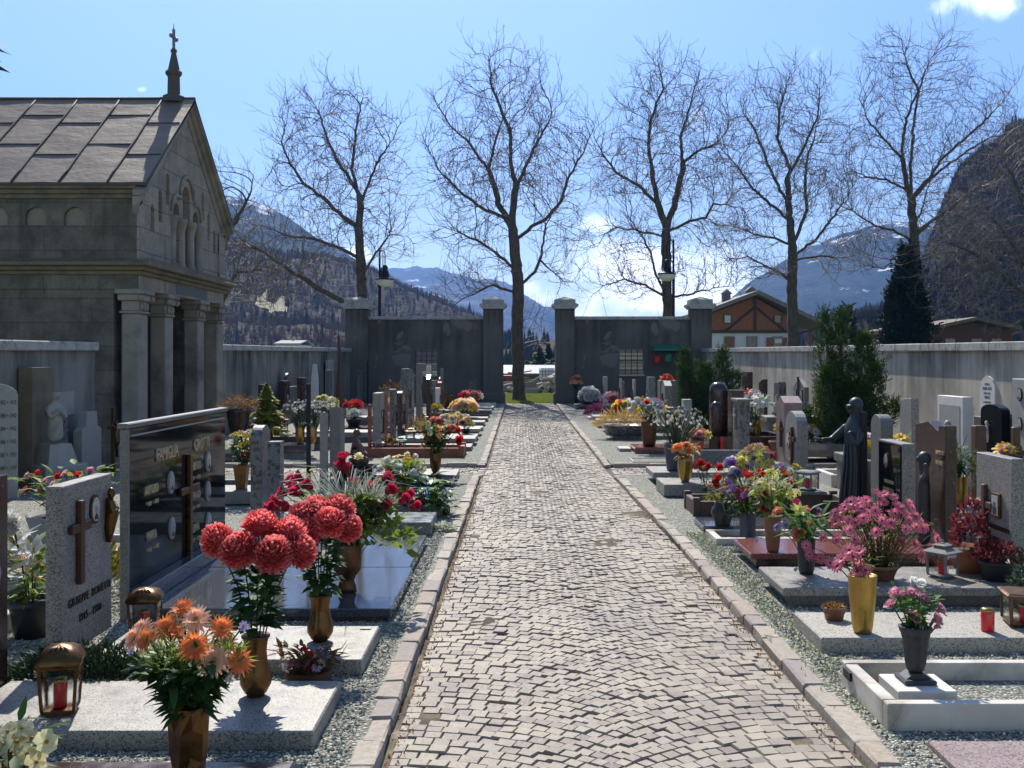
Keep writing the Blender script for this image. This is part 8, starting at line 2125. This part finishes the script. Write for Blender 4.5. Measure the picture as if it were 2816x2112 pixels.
evergreen('big feathery evergreen shrub with two dark spires in front of the sunlit wall',5.25,16.9,[(-.20,.25,0,2.42,.17),(.04,.25,.02,2.40,.16),(.22,-.1,.12,2.0,.30),(-.12,-.1,-.12,1.45,.36),(.08,-.2,.05,1.2,.46),(.34,0,.2,1.5,.28),(.5,-.1,.3,.9,.25),(-.4,-.1,-.25,.8,.22)],4600,M['yew'],43,.20,.014)
evergreen('tall dark columnar cypress behind the sunlit wall, below the spreading bare tree',fx(2495,46),46,[(0,0,0,fz(690,46),.95),(.3,0,.1,4.6,.75),(-.3,0,-.1,4.9,.75)],3800,M['yew_dark'],51,.5,.06,'cypress','tree')
evergreen('slim dark cypress just behind the wall between the chalet and the columnar one',fx(2325,42),42,[(0,0,0,fz(855,42),.40)],600,M['yew_dark'],52,.4,.05,'cypress','tree')
blades('weeds',1000,lambda n: np.stack([rng.normal(1.62,.07,n),rng.uniform(4.6,9.5,n),np.full(n,ZG)],1),.025,.004,M['grass'])
blades('dry_litter',900,lambda n: np.stack([np.where(rng.random(n)<.5,rng.normal(-.53,.03,n),rng.normal(1.345,.03,n)),rng.uniform(4,13,n),np.full(n,.004)],1),.02,.006,M['leaf_brown'])
pebbles('loose_gravel',[(-3.0,-.70,3.5,9.6),(1.54,3.7,3.8,9.6)],SLABS,M['pebble'],2600,.0085)
# ------------------------------------------------------------------ light, sky, haze, camera
SUN_EL, SUN_AZ = R(46), R(-9.5)   # azimuth from +Y, negative towards -X
EXPO = 0.96
sun=bpy.data.lights.new('sun','SUN'); sun.energy=5.0; sun.angle=R(.53); sun.color=(1,.945,.85)
so=bpy.data.objects.new('sun',sun); link(so)
d=Vector((math.sin(SUN_AZ)*math.cos(SUN_EL), math.cos(SUN_AZ)*math.cos(SUN_EL), math.sin(SUN_EL)))
so.rotation_euler=d.to_track_quat('Z','Y').to_euler(); so.location=d*50
w=bpy.data.worlds.new('World'); SC.world=w; w.use_nodes=True
nt=w.node_tree; nt.nodes.clear()
def N(t,**k):
    n=nt.nodes.new('ShaderNode'+t)
    for a,b in k.items(): setattr(n,a,b)
    return n
sky=N('TexSky',sky_type='NISHITA',sun_disc=False); sky.sun_elevation=SUN_EL; sky.sun_rotation=SUN_AZ
sky.altitude=600; sky.air_density=1.0; sky.dust_density=1.0; sky.ozone_density=1.6
out=N('OutputWorld'); bg=N('Background'); bg.inputs[1].default_value=.082
nt.links.new(sky.outputs[0],bg.inputs[0])
tc=N('TexCoord'); sep=N('SeparateXYZ'); nt.links.new(tc.outputs['Generated'],sep.inputs[0])
def Mth(op,a,b=0.0,clamp=False):
    n=N('Math',operation=op,use_clamp=clamp)
    for i,v in enumerate((a,b)):
        if isinstance(v,bpy.types.NodeSocket): nt.links.new(v,n.inputs[i])
        else: n.inputs[i].default_value=v
    return n.outputs[0]
yy=Mth('MAXIMUM',sep.outputs[1],.05)
u=Mth('DIVIDE',sep.outputs[0],yy); v=Mth('DIVIDE',sep.outputs[2],yy)
cb=N('CombineXYZ'); nt.links.new(u,cb.inputs[0]); nt.links.new(v,cb.inputs[1])
nz=N('TexNoise'); nz.inputs['Scale'].default_value=17; nz.inputs['Detail'].default_value=9; nz.inputs['Roughness'].default_value=.6; nz.inputs['Distortion'].default_value=.3
nt.links.new(cb.outputs[0],nz.inputs['Vector'])
nzc=Mth('MULTIPLY',Mth('SUBTRACT',nz.outputs[0],.5),4.2)
cl=None
for (cx,cy,rx,ry,k) in ((1680,730,170,85,1.5),(1590,700,60,50,.8),(1905,745,170,95,1.6),(1960,800,190,70,1.5),(1780,810,240,65,1.3),(2050,790,80,60,.8),(1640,620,60,30,.55),(1925,335,38,45,.6),(1720,860,150,40,.5),(1465,815,60,40,.45),(2700,-20,190,75,.9),(2600,20,70,40,.8),(1485,270,40,20,.45),(1395,252,22,14,.4),(2215,150,50,22,.15),(390,246,9,5,.2),(975,700,40,25,.75),(1560,930,120,40,.45)):
    a=Mth('MULTIPLY',Mth('SUBTRACT',u,(cx-VX)/F),F/rx); b=Mth('MULTIPLY',Mth('SUBTRACT',v,(VY-cy)/F),F/ry)
    dd=Mth('ADD',Mth('MULTIPLY',a,a),Mth('MULTIPLY',b,b))
    g=Mth('MULTIPLY',Mth('SUBTRACT',1.0,dd),k)
    cl=g if cl is None else Mth('MAXIMUM',cl,g)
cl=Mth('MAXIMUM',cl,-1.2)
den=Mth('ADD',cl,nzc)
mr=N('MapRange',interpolation_type='SMOOTHSTEP'); nt.links.new(den,mr.inputs[0]); mr.inputs[1].default_value=-.1; mr.inputs[2].default_value=1.3; mr.inputs[3].default_value=0; mr.inputs[4].default_value=.95
nz2=N('TexNoise'); nz2.inputs['Scale'].default_value=9; nz2.inputs['Detail'].default_value=6
nt.links.new(cb.outputs[0],nz2.inputs['Vector'])
rp=N('ValToRGB'); nt.links.new(nz2.outputs[0],rp.inputs[0]); rp.color_ramp.elements[0].position=.35; rp.color_ramp.elements[0].color=(.66,.74,.90,1); rp.color_ramp.elements[1].position=.6; rp.color_ramp.elements[1].color=(1,.99,.97,1)
bg2=N('Background'); nt.links.new(rp.outputs[0],bg2.inputs[0]); bg2.inputs[1].default_value=1.75
mx=N('MixShader'); nt.links.new(mr.outputs[0],mx.inputs[0]); nt.links.new(bg.outputs[0],mx.inputs[1]); nt.links.new(bg2.outputs[0],mx.inputs[2])
nt.links.new(mx.outputs[0],out.inputs[0])
# air
def haze(dens):
    mb=MB(); mb.box(-3200,3200,-60,3900,-3,1000); o=mb.build('haze',None) if False else None
    me=bpy.data.meshes.new('haze'); me.from_pydata(mb.v,[],mb.f)
    mt=bpy.data.materials.new('valley_air'); mt.use_nodes=True; t=mt.node_tree; t.nodes.clear()
    ot=t.nodes.new('ShaderNodeOutputMaterial'); pv=t.nodes.new('ShaderNodeVolumePrincipled')
    pv.inputs['Color'].default_value=(.17,.40,1.0,1); pv.inputs['Density'].default_value=dens; pv.inputs['Anisotropy'].default_value=.3
    t.links.new(pv.outputs[0],ot.inputs['Volume']); me.materials.append(mt)
    o=bpy.data.objects.new('haze',me); link(o); tag(o,kind='stuff'); return o
haze(.00026)
cam=bpy.data.cameras.new('camera'); co=bpy.data.objects.new('camera',cam); link(co)
co.location=(0,0,EYE); co.rotation_euler=(R(90),0,0)
cam.sensor_width=36; cam.lens=36*F/2816
cam.shift_x=-(VX-1408)/2816; cam.shift_y=-(1056-VY)/2816
cam.clip_end=9000; cam.clip_start=.05
SC.camera=co
SC.view_settings.view_transform='Standard'; SC.view_settings.look='None'; SC.view_settings.exposure=EXPO; SC.view_settings.gamma=1
c=SC.cycles; c.use_denoising=True; c.max_bounces=8; c.diffuse_bounces=2; c.glossy_bounces=4; c.transmission_bounces=6; c.volume_bounces=0; c.transparent_max_bounces=8
c.use_adaptive_sampling=True; c.adaptive_threshold=.02; c.volume_max_steps=64
SC.render.film_transparent=False
